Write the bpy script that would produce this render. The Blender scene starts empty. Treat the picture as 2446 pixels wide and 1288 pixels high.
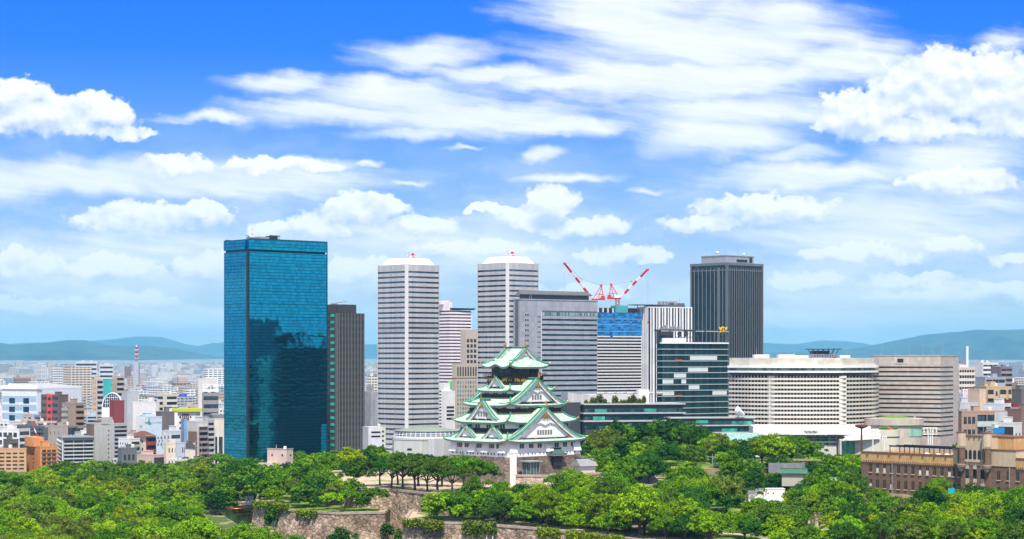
import bpy, math, random
import numpy as np
from mathutils import Vector, Matrix
R = math.radians
SC = bpy.context.scene
COL = SC.collection
rnd = random.Random(7)

# ------------------------------------------------------------------ camera
F, CX, HY, CZ = 4900.0, 1223.0, 858.0, 80.0        # focal length in photo pixels, horizon row, eye height
cam_d = bpy.data.cameras.new('camera'); cam = bpy.data.objects.new('camera', cam_d); COL.objects.link(cam)
cam.location = (0, 0, CZ); cam.rotation_euler = (R(90), 0, 0)
cam_d.sensor_width = 36; cam_d.lens = 36 * F / 2446; cam_d.shift_y = (HY - 644) / 2446
cam_d.clip_start = 1; cam_d.clip_end = 120000
SC.camera = cam
def PX(px, Y): return (px - CX) * Y / F            # metres to the side for a photo column at a depth
def PZ(py, Y): return CZ - (py - HY) * Y / F       # height for a photo row at a depth
def YZ(py, z): return (CZ - z) * F / (py - HY)     # depth at which height z shows at a row

# ------------------------------------------------------------------ light and exposure
SUN_EL, SUN_AZ = R(61), math.atan2(0.06, -1.0)     # azimuth from +Y towards +X: behind the camera, a little right
sun_d = bpy.data.lights.new('sun', 'SUN'); sun = bpy.data.objects.new('sun', sun_d); COL.objects.link(sun)
sun_d.energy = 5.0; sun_d.angle = R(0.5); sun_d.color = (1.0, 0.93, 0.82)
sdir = Vector((math.sin(SUN_AZ) * math.cos(SUN_EL), math.cos(SUN_AZ) * math.cos(SUN_EL), math.sin(SUN_EL)))
sun.rotation_euler = sdir.to_track_quat('Z', 'Y').to_euler()
sun.location = (0, -50, 300)
SC.view_settings.view_transform = 'Standard'; SC.view_settings.look = 'None'
SC.view_settings.exposure = 0.40; SC.view_settings.gamma = 1.0
SC.cycles.max_bounces = 5; SC.cycles.diffuse_bounces = 2; SC.cycles.glossy_bounces = 3
SC.cycles.transmission_bounces = 3; SC.cycles.volume_bounces = 0; SC.cycles.transparent_max_bounces = 4
SC.cycles.use_denoising = True; SC.cycles.caustics_reflective = False; SC.cycles.caustics_refractive = False

# ------------------------------------------------------------------ node helper
class NT:
    def __init__(s, tree): s.t = tree; s.n = tree.nodes; s.l = tree.links
    def new(s, typ, **kw):
        n = s.n.new(typ)
        for k, v in kw.items(): setattr(n, k, v)
        return n
    def set(s, sock, v):
        if v is None: return
        if isinstance(v, bpy.types.NodeSocket): s.l.new(v, sock)
        elif isinstance(v, (tuple, list)) and sock.type == 'RGBA': sock.default_value = tuple(v) + (1,) * (4 - len(v))
        else: sock.default_value = v
    def m(s, op, a, b=None, c=None, clamp=False):
        n = s.new('ShaderNodeMath', operation=op); n.use_clamp = clamp
        for i, v in enumerate((a, b, c)): s.set(n.inputs[i], v)
        return n.outputs[0]
    def v(s, op, a, b=None, c=None, scale=None):
        n = s.new('ShaderNodeVectorMath', operation=op)
        for i, x in enumerate((a, b, c)): s.set(n.inputs[i], x)
        if scale is not None: s.set(n.inputs['Scale'], scale)
        return n.outputs['Value'] if op in ('LENGTH', 'DOT_PRODUCT') else n.outputs[0]
    def sep(s, a):
        n = s.new('ShaderNodeSeparateXYZ'); s.set(n.inputs[0], a); return n.outputs
    def comb(s, x, y, z=0.0):
        n = s.new('ShaderNodeCombineXYZ')
        for i, q in enumerate((x, y, z)): s.set(n.inputs[i], q)
        return n.outputs[0]
    def noise(s, vec, scale, detail=2.0, rough=0.5, col=False, dims='3D'):
        n = s.new('ShaderNodeTexNoise', noise_dimensions=dims); s.set(n.inputs['Vector'], vec)
        n.inputs['Scale'].default_value = scale; n.inputs['Detail'].default_value = detail; n.inputs['Roughness'].default_value = rough
        return n.outputs['Color' if col else 'Fac']
    def mix(s, f, a, b, mode='MIX'):
        n = s.new('ShaderNodeMix', data_type='RGBA', blend_type=mode)
        s.set(n.inputs[0], f); s.set(n.inputs[6], a); s.set(n.inputs[7], b)
        return n.outputs[2]
    def mr(s, x, a, b, c=0.0, d=1.0, smooth=False):
        n = s.new('ShaderNodeMapRange', interpolation_type='SMOOTHSTEP' if smooth else 'LINEAR')
        for i, q in enumerate((x, a, b, c, d)): s.set(n.inputs[i], q)
        return n.outputs[0]
    def white(s, vec, dims='3D'):
        n = s.new('ShaderNodeTexWhiteNoise', noise_dimensions=dims); s.set(n.inputs['Vector'], vec); return n.outputs

# ------------------------------------------------------------------ sky with clouds (functions of direction only)
world = bpy.data.worlds.new('World'); SC.world = world; world.use_nodes = True
W = NT(world.node_tree); W.n.clear()
sky = W.new('ShaderNodeTexSky', sky_type='NISHITA'); sky.sun_disc = False
sky.sun_elevation = SUN_EL; sky.sun_rotation = SUN_AZ; sky.altitude = 50; sky.air_density = 1.0; sky.dust_density = 0.6; sky.ozone_density = 2.0
geo = W.new('ShaderNodeTexCoord').outputs['Generated']
dx, dy, dz = W.sep(geo)
hor = W.m('MAXIMUM', W.m('SQRT', W.m('ADD', W.m('MULTIPLY', dx, dx), W.m('MULTIPLY', dy, dy))), 0.08)
uu = W.m('MULTIPLY_ADD', W.m('ARCTAN2', dx, dy), 49.7, 12.23)
vv = W.m('SUBTRACT', 8.58, W.m('MULTIPLY', W.m('DIVIDE', dz, hor), 49.0))
P0 = W.comb(uu, vv)

def field_group(name, blobs):
    g = bpy.data.node_groups.new(name, 'ShaderNodeTree')
    g.interface.new_socket('P', in_out='INPUT', socket_type='NodeSocketVector')
    g.interface.new_socket('D', in_out='OUTPUT', socket_type='NodeSocketFloat')
    G = NT(g); gi = G.new('NodeGroupInput'); go = G.new('NodeGroupOutput'); acc = None
    for (u, v, a, b, w) in blobs:
        d = G.v('LENGTH', G.v('MULTIPLY_ADD', gi.outputs[0], (1 / a, 1 / b, 0), (-u / a, -v / b, 0)))
        e = G.m('SUBTRACT', w, d)
        acc = e if acc is None else G.m('SMOOTH_MAX', acc, e, 0.18)
    G.l.new(acc, go.inputs[0]); return g
CUM = [(1.2,2.95,2.4,.60,1),(.4,2.5,.9,.5,1),(2.3,2.8,.9,.42,1),(2.9,3.25,.9,.25,.9),
       (4.2,4.0,1.3,.45,.75),(6.6,3.95,1.9,.3,.8),
       (3.6,5.3,1.9,.5,1),(4.9,5.2,.75,.42,1),(8.5,5.05,1.4,.55,.95),(7.6,5.5,.9,.42,1),(9.9,5.45,1.4,.42,.85),(6.4,5.5,.9,.35,.85),
       (13.2,4.9,.8,.55,1),(12.5,5.2,1.0,.3,1),(14.0,5.45,1.3,.32,.95),(11.5,5.0,.8,.16,.75),
       (14.9,6.1,1.3,.3,1),(10.5,6.0,1.1,.3,1),(.6,6.4,1.2,.42,1.05),(2.6,6.5,1.4,.4,1),(5.1,6.4,1.1,.45,1.1),(2.9,7.2,1.5,.3,1),(.4,7.3,1.2,.26,1),(8.6,6.5,1.2,.4,1),(12.2,5.9,1.2,.3,.95),(13.6,7.0,1.8,.3,.9),(19.4,6.7,1.3,.24,.95),(21.7,6.75,1.3,.26,.95),(24,7.1,1.4,.3,.9),
       (22.3,2.3,1.5,1.05,1.1),(20.6,2.85,1.2,.6,1.1),(24.0,2.5,1.5,1.1,1.15),(21.6,3.2,1.9,.36,1),(24.2,3.3,1.4,.4,.9),
       (22.9,4.45,1.7,.42,.95),(18.4,5.0,1.9,.42,1.0),(16.8,5.4,1.5,.3,.9),(20.5,6.15,1.7,.28,1),(22.6,5.95,1.2,.32,.8),(24.0,6.3,.9,.3,.8)]
WSP = [(15.0,.15,2.6,.8,1.25),(16.6,.9,3.4,.95,1.3),(18.6,.8,2.4,1.0,1.2),(17.0,1.9,4.4,.62,1.3),(20.2,1.6,2.4,.7,1.1),(17.6,2.7,3.2,.5,1.2),(17.3,3.3,2.2,.45,1.3),
       (18.9,3.7,1.6,.3,.9),(19.6,4.25,4.0,.42,1.0),(22.8,3.9,2.4,.6,1.0),(10.0,1.35,1.7,.42,1.2),(12.0,1.75,2.2,.28,1.1),(13.6,2.0,2.2,.24,1.1),
       (9.6,2.35,2.8,.5,1.25),(8.4,2.75,2.8,.36,1.2),(11.0,2.8,3.0,.5,1.3),(13.2,3.05,2.2,.3,1.2),(9.7,3.2,1.7,.22,1.2),(6.7,2.1,1.5,.34,1.05),(5.0,2.88,1.5,.16,1.0),
       (12.9,3.72,.5,.16,1.1),(9.8,4.32,.9,.09,.9),(11,3.6,.7,.08,.9),(15.5,4.6,.8,.14,.8),(13.6,4.25,1.6,.16,.85),(8.6,3.9,.6,.1,.9),
       (1.8,4.3,2.6,.42,1.15),(3.4,4.35,5.2,.42,1.35),(3,6.1,6,.9,.75),(21.5,5.1,5,1.1,.95),(10.5,5.9,4.5,.8,.85),(5,7.55,7,.45,.8),(19.5,7.6,6,.45,.85),(22,7.0,5,.5,.8),(5.0,4.35,2.8,.36,1.15),(7.2,3.95,1.4,.22,1.05),(2.0,6.6,6,.8,.75),(10,6.4,6,.9,.7),(21,5.6,4.5,.9,.75),(24,1.2,1.3,.4,.7)]
wn = W.noise(P0, 0.85, 3, .55, col=True)
wn2 = W.noise(P0, 3.6, 3, .6, col=True)
Pw = W.v('ADD', P0, W.v('MULTIPLY', W.v('SUBTRACT', wn, (.5,.5,.5)), (1.1, .62, 0)))
Pc = W.v('ADD', Pw, W.v('MULTIPLY', W.v('SUBTRACT', wn2, (.5,.5,.5)), (.42, .30, 0)))
gC = field_group('cumulus_field', CUM); gW = field_group('wisp_field', WSP)
def use(g, p):
    n = W.new('ShaderNodeGroup'); n.node_tree = g; W.set(n.inputs[0], p); return n.outputs[0]
inview = W.mr(W.m('ABSOLUTE', W.m('SUBTRACT', uu, 12.23)), 15, 26, 0, 1, True)        # other parts of the sky get their own scattered clouds
scat = W.m('MULTIPLY_ADD', W.noise(W.v('MULTIPLY', P0, (.6, 1.3, 1)), .16, 3), 9.0, -4.5)
scat = W.m('SUBTRACT', scat, W.m('MULTIPLY', W.m('SUBTRACT', 1, inview), 9))
fbm = W.noise(W.v('MULTIPLY', P0, (1, 1.25, 1)), 1.9, 7, .6)
c0 = W.m('MAXIMUM', use(gC, Pc), scat)
c1 = use(gC, W.v('ADD', Pc, (.06, -.26, 0)))
dens = W.m('MULTIPLY_ADD', W.m('SUBTRACT', fbm, .5), 1.15, c0)
fbl = W.noise(W.v('MULTIPLY', P0, (1, 1.2, 1)), 1.6, 3, .5)
fbu = W.noise(W.v('MULTIPLY', W.v('ADD', P0, (.07, -.22, 0)), (1, 1.2, 1)), 1.6, 3, .5)
lit = W.m('MULTIPLY_ADD', W.m('SUBTRACT', c0, W.m('MAXIMUM', c1, -.6)), .62, .62)
lit = W.m('MULTIPLY_ADD', W.m('SUBTRACT', fbl, fbu), 1.5, lit, clamp=True)
a_c = W.mr(dens, .0, W.mr(lit, .2, .75, .62, .2), 0, 1, True)
veil = W.m('MULTIPLY', W.mr(W.noise(W.v('MULTIPLY', Pw, (.35, 1.0, 1)), .8, 5, .6), .38, .68, 0, 1, True), W.mr(vv, 2.6, 6.0, .0, .62))
Pr = W.v('ADD', W.v('MULTIPLY', W.comb(W.m('MULTIPLY_ADD', vv, .35, uu), W.m('MULTIPLY_ADD', uu, -.13, vv)), (.17, 1.25, 0)), W.v('MULTIPLY', wn, (.3, .3, 0)))
wfb = W.noise(Pr, 1.3, 7, .58)
wd = W.m('MULTIPLY_ADD', W.m('SUBTRACT', wfb, .5), 1.5, use(gW, Pw))
a_w = W.m('MULTIPLY', W.mr(wd, -.12, .86, 0, 1, True), .97)
up = W.m('MAXIMUM', W.m('DIVIDE', dz, hor), 0.0)
# sky colour: the physical sky, deepened upward as in the polarised photograph
deep = W.m('POWER', W.mr(up, .0, .15, 0, 1), .8)
tint = W.mix(deep, (.95, 1.05, 1.12), (-.03, .395, 2.05))
tint = W.mix(W.mr(up, .22, .6), tint, (.95, 1.0, 1.05))
base = W.mix(1.0, sky.outputs[0], tint, 'MULTIPLY')
hz = W.m('POWER', 2.718, W.m('MULTIPLY', up, -22.0))
base = W.mix(W.m('MULTIPLY', hz, .9), base, (7.3, 7.7, 8.1))
wcol = W.mix(W.mr(wfb, .35, .62), (7.4, 8.2, 9.4), (9.6, 9.75, 9.9))
s1 = W.mix(veil, base, (8.6, 9.0, 9.5))
s1 = W.mix(a_w, s1, wcol)
ccol = W.mix(W.mr(lit, .25, .92), (5.9, 6.9, 8.5), (10.4, 10.35, 10.2))
ccol = W.mix(W.m('MULTIPLY', hz, .4), ccol, (7.0, 8.0, 9.4))
s2 = W.mix(W.m('MULTIPLY', a_c, W.mr(hz, .0, .9, .98, .62)), s1, ccol)
bg = W.new('ShaderNodeBackground'); W.set(bg.inputs[0], s2); bg.inputs[1].default_value = 0.088
world.cycles.sampling_method = 'MANUAL'; world.cycles.sample_map_resolution = 256
wo = W.new('ShaderNodeOutputWorld'); W.l.new(bg.outputs[0], wo.inputs[0])

# ------------------------------------------------------------------ materials
MATS = {}
def _mat(name):
    m = bpy.data.materials.new(name); m.use_nodes = True
    T = NT(m.node_tree); b = m.node_tree.nodes['Principled BSDF']; MATS[name] = m
    return m, T, b
def pm(name, col, rough=.75, metal=0.0, var=.12, scale=.3, spec=.3, tint=False, streak=0.0):
    m, T, b = _mat(name)
    oc = T.new('ShaderNodeTexCoord').outputs['Object']
    c = col
    if tint: c = T.new('ShaderNodeObjectInfo').outputs['Color']
    if var:
        f = T.mr(T.noise(oc, scale, 4, .6), .3, .7, 1 - var, 1 + var * .6)
        if streak:
            st = T.mr(T.noise(T.v('MULTIPLY', oc, (1, 1, .06)), .8, 3, .6), .35, .7, 1, 1 - streak)
            f = T.m('MULTIPLY', f, st)
        n = T.new('ShaderNodeVectorMath', operation='SCALE'); T.set(n.inputs[0], c if tint else tuple(col)); T.set(n.inputs['Scale'], f); c = n.outputs[0]
    T.set(b.inputs['Base Color'], c if not isinstance(c, tuple) else c)
    b.inputs['Roughness'].default_value = rough; b.inputs['Metallic'].default_value = metal; b.inputs['Specular IOR Level'].default_value = spec
    return m
def glass(name, col, rough=.06, metal=.85, cell=(3.0, 3.0, 4.0), tilt=.012, vary=.35, line=0.0, linecol=(.01,.015,.02), wav=0.0):
    # facade glazing: every pane mirrors the surroundings with its own slight tilt and tone
    m, T, b = _mat(name)
    oc = T.new('ShaderNodeTexCoord').outputs['Object']
    cv = T.v('DIVIDE', T.v('ADD', oc, (500.13, 500.13, 500.13)), cell)
    idx = T.v('FLOOR', cv)
    wv, wc = T.white(idx)[0], T.white(idx)[1]
    nrm = T.new('ShaderNodeNewGeometry').outputs['Normal']
    off = T.v('SCALE', T.v('SUBTRACT', wc, (.5,.5,.5)), scale=tilt * 2)
    if wav: off = T.v('ADD', off, T.v('SCALE', T.v('SUBTRACT', T.noise(oc, .14, 2, .5, col=True), (.5,.5,.5)), scale=wav))
    T.set(b.inputs['Normal'], T.v('NORMALIZE', T.v('ADD', nrm, off)))
    sc = T.mr(wv, 0, 1, 1 - vary, 1 + vary * .5)
    n = T.v('SCALE', tuple(col), scale=sc)
    if line:
        fx, fy, fz = T.sep(T.v('FRACTION', cv))
        lz = T.m('LESS_THAN', fz, line)
        n = T.mix(lz, n, linecol)
    T.set(b.inputs['Base Color'], n)
    b.inputs['Roughness'].default_value = rough; b.inputs['Metallic'].default_value = metal
    return m
def panels(name, col, cell=(2.4, 2.4, 100), line=.05, dark=.7, rough=.5, metal=0.0, var=.1, tint=False):
    # cladding with joints
    m, T, b = _mat(name)
    oc = T.new('ShaderNodeTexCoord').outputs['Object']
    cv = T.v('DIVIDE', T.v('ADD', oc, (500.07, 500.07, 500.07)), cell)
    fx, fy, fz = T.sep(T.v('FRACTION', cv))
    nx, ny, nz = T.sep(T.v('ABSOLUTE', T.new('ShaderNodeTexCoord').outputs['Normal']))
    ln = T.m('MAXIMUM', T.m('MULTIPLY', T.m('LESS_THAN', fx, line), T.m('GREATER_THAN', ny, .5)), T.m('MULTIPLY', T.m('LESS_THAN', fy, line), T.m('GREATER_THAN', nx, .5)))
    ln = T.m('MAXIMUM', ln, T.m('LESS_THAN', fz, line))
    wv = T.white(T.v('FLOOR', cv))[0]
    f = T.m('MULTIPLY', T.mr(wv, 0, 1, 1 - var, 1 + var), T.mr(ln, 0, 1, 1, dark))
    f = T.m('MULTIPLY', f, T.mr(T.noise(oc, .06, 3, .6), .3, .7, .92, 1.06))
    c = T.new('ShaderNodeObjectInfo').outputs['Color'] if tint else tuple(col)
    T.set(b.inputs['Base Color'], T.v('SCALE', c, scale=f))
    b.inputs['Roughness'].default_value = rough; b.inputs['Metallic'].default_value = metal; b.inputs['Specular IOR Level'].default_value = .3
    return m
def far_facade(name, fl=3.2, bay=3.4, wz=(.35,.85), wx=(.2,.8), wincol=(.05,.07,.10), tint=True, col=(.6,.6,.6)):
    # small distant buildings: storeys with windows, roof plain
    m, T, b = _mat(name)
    oc = T.new('ShaderNodeTexCoord').outputs['Object']; nr = T.new('ShaderNodeTexCoord').outputs['Normal']
    x, y, z = T.sep(oc); nx, ny, nz = T.sep(T.v('ABSOLUTE', nr))
    h = T.mix(T.m('GREATER_THAN', nx, .5), x, y)
    fz = T.m('FRACT', T.m('DIVIDE', T.m('ADD', z, 300.0), fl)); fx = T.m('FRACT', T.m('DIVIDE', T.m('ADD', h, 500.0), bay))
    def band(f, a, c): return T.m('MULTIPLY', T.m('GREATER_THAN', f, a), T.m('LESS_THAN', f, c))
    wmask = T.m('MULTIPLY', T.m('MULTIPLY', band(fz, *wz), band(fx, *wx)), T.m('LESS_THAN', nz, .5))
    c = T.new('ShaderNodeObjectInfo').outputs['Color'] if tint else tuple(col)
    c = T.v('SCALE', c, scale=T.mr(T.noise(oc, .15, 4, .6), .3, .7, .88, 1.06))
    c = T.mix(T.m('GREATER_THAN', nz, .5), c, T.v('SCALE', T.mix(.5, c, (.5,.5,.5)), scale=T.mr(T.noise(oc, .4, 3), .3, .7, .7, 1.1)))
    T.set(b.inputs['Base Color'], T.mix(wmask, c, wincol)); b.inputs['Roughness'].default_value = .6; b.inputs['Specular IOR Level'].default_value = .3
    return m
M_WALL = pm('painted_wall', (1,1,1), .75, var=.1, scale=.25, tint=True, streak=.1)
M_FAR = [far_facade('far_apartment', 3.0, 3.6, (.3,.75), (.12,.9)), far_facade('far_office', 3.4, 2.6, (.3,.8), (.25,.75)), far_facade('far_ribbon', 3.3, 50, (.4,.82), (.0,1.))]
M_WIN = glass('window_glass', (.055,.075,.10), .12, .25, (1.6,1.6,3.0), .006, .8)
M_DARK = pm('dark_opening', (.03,.033,.038), .5)
M_ROOF = pm('roof_concrete', (.42,.43,.43), .9, var=.25, scale=.5)
M_WHITE = pm('white_paint', (.8,.8,.8), .6, var=.06)
M_STEEL = pm('grey_steel', (.38,.40,.42), .45, .3, var=.1)
M_RED = pm('red_paint', (.62,.035,.03), .5, var=.08)
M_GOLD = pm('gold_leaf', (.72,.42,.09), .32, .75, var=.25, scale=2.0)
M_TANK = pm('water_tank_skin', (.68,.62,.52), .6)
M_TREDCH = pm('tinted_part', (1,1,1), .6, var=.08, tint=True)

# ------------------------------------------------------------------ mesh builder
class MB:
    def __init__(s): s.v = []; s.f = []; s.mi = []
    def add(s, vs, fs, mi=0):
        o = len(s.v); s.v.extend(vs)
        for f in fs: s.f.append(tuple(i + o for i in f)); s.mi.append(mi)
        return s
    def box(s, x0, x1, y0, y1, z0, z1, mi=0, top=None):
        vs = [(x0,y0,z0),(x1,y0,z0),(x1,y1,z0),(x0,y1,z0),(x0,y0,z1),(x1,y0,z1),(x1,y1,z1),(x0,y1,z1)]
        s.add(vs, [(0,3,2,1),(0,1,5,4),(1,2,6,5),(2,3,7,6),(3,0,4,7)], mi)
        o = len(s.v) - 8; s.f.append((o+4,o+5,o+6,o+7)); s.mi.append(mi if top is None else top)
        return s
    def prism(s, poly, z0, z1, mi=0, top=None, inset=None):
        n = len(poly); t = inset or poly
        vs = [(p[0], p[1], z0) for p in poly] + [(p[0], p[1], z1) for p in t]
        s.add(vs, [(i, (i+1) % n, n + (i+1) % n, n + i) for i in range(n)] + [tuple(range(n-1, -1, -1))], mi)
        o = len(s.v) - 2*n; s.f.append(tuple(o + n + i for i in range(n))); s.mi.append(mi if top is None else top)
        return s
    def tube(s, pts, r, n=6, mi=0, cap=True):
        pts = [Vector(p) for p in pts]; rs = r if isinstance(r, (list, tuple)) else [r] * len(pts)
        o = len(s.v); ref = None
        for i, p in enumerate(pts):
            d = (pts[min(i+1, len(pts)-1)] - pts[max(i-1, 0)]).normalized()
            a = Vector((0,0,1)) if abs(d.z) < .95 else Vector((1,0,0))
            u = d.cross(a).normalized(); w = u.cross(d)
            for k in range(n):
                q = p + (u * math.cos(2*math.pi*k/n) + w * math.sin(2*math.pi*k/n)) * rs[i]
                s.v.append(tuple(q))
        for i in range(len(pts)-1):
            for k in range(n):
                s.f.append((o+i*n+k, o+(i+1)*n+k, o+(i+1)*n+(k+1)%n, o+i*n+(k+1)%n)); s.mi.append(mi)
        if cap:
            s.f.append(tuple(o+k for k in range(n))); s.mi.append(mi)
            e = o+(len(pts)-1)*n; s.f.append(tuple(e+k for k in range(n-1,-1,-1))); s.mi.append(mi)
        return s
    def lathe(s, prof, c=(0,0), n=16, mi=0, a0=0., a1=2*math.pi):
        o = len(s.v); full = abs(a1 - a0 - 2*math.pi) < 1e-6; m = n if full else n + 1
        for (r, z) in prof:
            for k in range(m):
                a = a0 + (a1 - a0) * k / n; s.v.append((c[0] + r*math.cos(a), c[1] + r*math.sin(a), z))
        for i in range(len(prof)-1):
            for k in range(n):
                k2 = (k+1) % m; s.f.append((o+i*m+k, o+i*m+k2, o+(i+1)*m+k2, o+(i+1)*m+k)); s.mi.append(mi)
        return s
    def grid(s, rows, mi=0, flip=False):
        o = len(s.v); nr, nc = len(rows), len(rows[0])
        for r in rows: s.v.extend(r)
        for i in range(nr-1):
            for j in range(nc-1):
                a, b, c, d = o+i*nc+j, o+i*nc+j+1, o+(i+1)*nc+j+1, o+(i+1)*nc+j
                s.f.append((a,d,c,b) if flip else (a,b,c,d)); s.mi.append(mi)
        return s
    def plate(s, poly, T, th=.1, mi=0):
        # 2-D outline (a,z) extruded by th; T maps (a, d, z) to 3-D
        n = len(poly)
        vs = [T(a, 0, z) for a, z in poly] + [T(a, th, z) for a, z in poly]
        s.add(vs, [tuple(range(n)), tuple(range(2*n-1, n-1, -1))] + [((i+1)%n, i, n+i, n+(i+1)%n) for i in range(n)], mi)
        return s
    def mesh(s, name, mats, smooth=False):
        me = bpy.data.meshes.new(name); me.from_pydata([tuple(v) for v in s.v], [], s.f)
        for m in (mats if isinstance(mats, (list, tuple)) else [mats]): me.materials.append(m)
        if len(me.materials) > 1: me.polygons.foreach_set('material_index', s.mi)
        if smooth: me.polygons.foreach_set('use_smooth', [True] * len(s.f))
        me.update(); return me
    def build(s, name, mats, parent=None, loc=None, rz=0., color=None, smooth=False):
        o = bpy.data.objects.new(name, s.mesh(name, mats, smooth)); COL.objects.link(o)
        if parent is not None: o.parent = parent
        if loc is not None: o.location = loc
        if rz: o.rotation_euler = (0, 0, rz)
        if color is not None: o.color = tuple(color[:3]) + (1,)
        return o
def props(o, label=None, cat=None, group=None, kind=None):
    if label: o['label'] = label
    if cat: o['category'] = cat
    if group: o['group'] = group
    if kind: o['kind'] = kind
    return o
def thing(name, label, cat, loc=(0,0,0), rz=0., group=None):
    o = bpy.data.objects.new(name, None); COL.objects.link(o); o.location = loc; o.rotation_euler = (0,0,rz)
    o.empty_display_size = 1; return props(o, label, cat, group)
def lettering(name, body, size, mat, parent, T, extrude=.05, align='CENTER'):
    cu = bpy.data.curves.new(name, 'FONT'); cu.body = body; cu.size = size; cu.extrude = extrude; cu.align_x = align; cu.align_y = 'CENTER'
    tmp = bpy.data.objects.new(name, cu); COL.objects.link(tmp); bpy.context.view_layer.update()
    me = bpy.data.meshes.new_from_object(tmp.evaluated_get(bpy.context.evaluated_depsgraph_get())); me.materials.clear(); me.materials.append(mat)
    bpy.data.objects.remove(tmp); bpy.data.curves.remove(cu)
    o = bpy.data.objects.new(name, me); COL.objects.link(o); o.parent = parent; o.matrix_local = T
    return o
def face_matrix(x, y, z, rz):   # lettering upright on a wall whose outward normal is -y turned by rz
    return Matrix.Translation((x, y, z)) @ Matrix.Rotation(rz, 4, 'Z') @ Matrix.Rotation(R(90), 4, 'X')
# ================================================================== ground, water, hills, haze
def ground_mat():
    m, T, b = _mat('city_ground')
    oc = T.new('ShaderNodeTexCoord').outputs['Object']
    c = T.mix(T.mr(T.noise(oc, .012, 5, .6), .4, .6), (.20,.20,.20), (.34,.33,.31))
    c = T.mix(T.mr(T.noise(oc, .004, 4, .6), .54, .62), c, (.06,.10,.03))
    T.set(b.inputs['Base Color'], c); b.inputs['Roughness'].default_value = .9; return m
def park_mat(name, bare, grass, th, sc=.06):
    m, T, b = _mat(name)
    oc = T.new('ShaderNodeTexCoord').outputs['Object']
    f = T.mr(T.noise(oc, sc, 5, .62), th - .03, th + .03)
    g = T.v('SCALE', grass, scale=T.mr(T.noise(oc, .7, 4, .65), .3, .7, .6, 1.3))
    r = T.v('SCALE', bare, scale=T.mr(T.noise(oc, .4, 5, .65), .3, .7, .8, 1.1))
    T.set(b.inputs['Base Color'], T.mix(f, r, g)); b.inputs['Roughness'].default_value = .95; return m
def struct(name, mb, mats, **k):
    return props(mb.build(name, mats, **k), kind='structure')
g = MB(); g.box(-40000, 40000, -3000, 52000, -2, 0); struct('ground', g, ground_mat())
M_SOIL = pm('bank_earth', (.16,.12,.07), .95, var=.3, scale=.2)
M_TERR = park_mat('terrace_gravel_and_grass', (.56,.44,.32), (.13,.21,.02), .42)
M_PARK = park_mat('park_grass', (.40,.32,.22), (.07,.12,.02), .42)
PARK = [(-420,520),(-30,520),(-30,1000),(-60,1290),(-420,1290)]
LOW = [(-98,779.5),(-83.4,761),(-63.7,743.6),(-46.5,747.7),(-46,767),(-37.6,763),(-37.4,711),(-23.3,700),(-17.3,700),(8,677.5),(28,648.7),(35,642),(56,606),(300,520),(420,700),(420,1185),(212,1185),(196,1080),(120,1080),(-60,1010),(-119,1010),(-108,900)]
UP = [(-80.5,817),(-59.7,776),(-44.1,767),(-21.9,735),(4,742),(24,762),(62,800),(70,850),(40,920),(-60,930),(-98,880)]
g = MB(); g.prism(PARK, .0, 9, 0, 1); struct('park_terrain', g, [M_SOIL, M_PARK])
def inset(poly, d):
    c = Vector((sum(p[0] for p in poly)/len(poly), sum(p[1] for p in poly)/len(poly)))
    return [tuple(Vector(p) + (c - Vector(p)).normalized() * d) for p in poly]
g = MB(); g.prism(inset(LOW, .6), .004, 23.9, 0, 1); struct('lower_terrace_terrain', g, [M_SOIL, M_TERR])
g = MB(); g.prism(inset(UP, .6), 23.9, 30.9, 0, 1); struct('upper_terrace_terrain', g, [M_SOIL, park_mat('terrace_gravel', (.50,.39,.29), (.13,.20,.03), .56)])
HILL = [(30,860),(62,842),(110,840),(140,880),(135,960),(60,985),(10,960)]            # wooded rise behind the keep, lawn on top
g = MB(); g.prism(HILL, 23.9, 34.5, 0, 1, inset=inset(HILL, 12)); struct('wooded_hill_terrain', g, [M_SOIL, park_mat('lawn', (.24,.30,.05), (.15,.26,.03), .45)])
# moat
m, T, b = _mat('moat_water'); b.inputs['Base Color'].default_value = (.012,.045,.03,1); b.inputs['Roughness'].default_value = .12
oc = T.new('ShaderNodeTexCoord').outputs['Object']; bp = T.new('ShaderNodeBump'); T.set(bp.inputs['Height'], T.noise(oc, .8, 3)); bp.inputs['Strength'].default_value = .08; T.set(b.inputs['Normal'], bp.outputs[0])
M_MOAT = m
g = MB(); g.prism([(-143,982),(-116,990),(-92,930),(-88,800),(-60,760),(-34,722),(-10,680),(-30,600),(-90,600),(-118,760),(-112,860),(-128,920)], 9.0, 9.06); struct('moat_water', g, M_MOAT)
g = MB(); g.prism([(-96,712),(-80,690),(-58,652),(-38,625),(-38,560),(-125,560)], 9.0, 13.4, 0, 1); struct('moat_bank_terrain', g, [M_SOIL, M_PARK])
g = MB(); g.prism([(-330,1000),(-118,991),(-100,1040),(-330,1040)], 9.0, 9.05); struct('lakeside_path', g, pm('packed_earth', (.50,.38,.28), .95))
g = MB(); g.prism([(80,735),(150,700),(158,716),(95,764)], 23.9, 23.96); g.prism([(20,690),(96,640),(100,648),(26,704)], 23.9, 23.95); struct('park_footpath', g, MATS['packed_earth'])
g = MB(); g.prism([(-8000,9500),(-1900,9500),(-2000,11800),(-8000,11800)], .0, .4); struct('riverside_lawn', g, pm('riverside_grass', (.05,.12,.02), .95))

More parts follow.
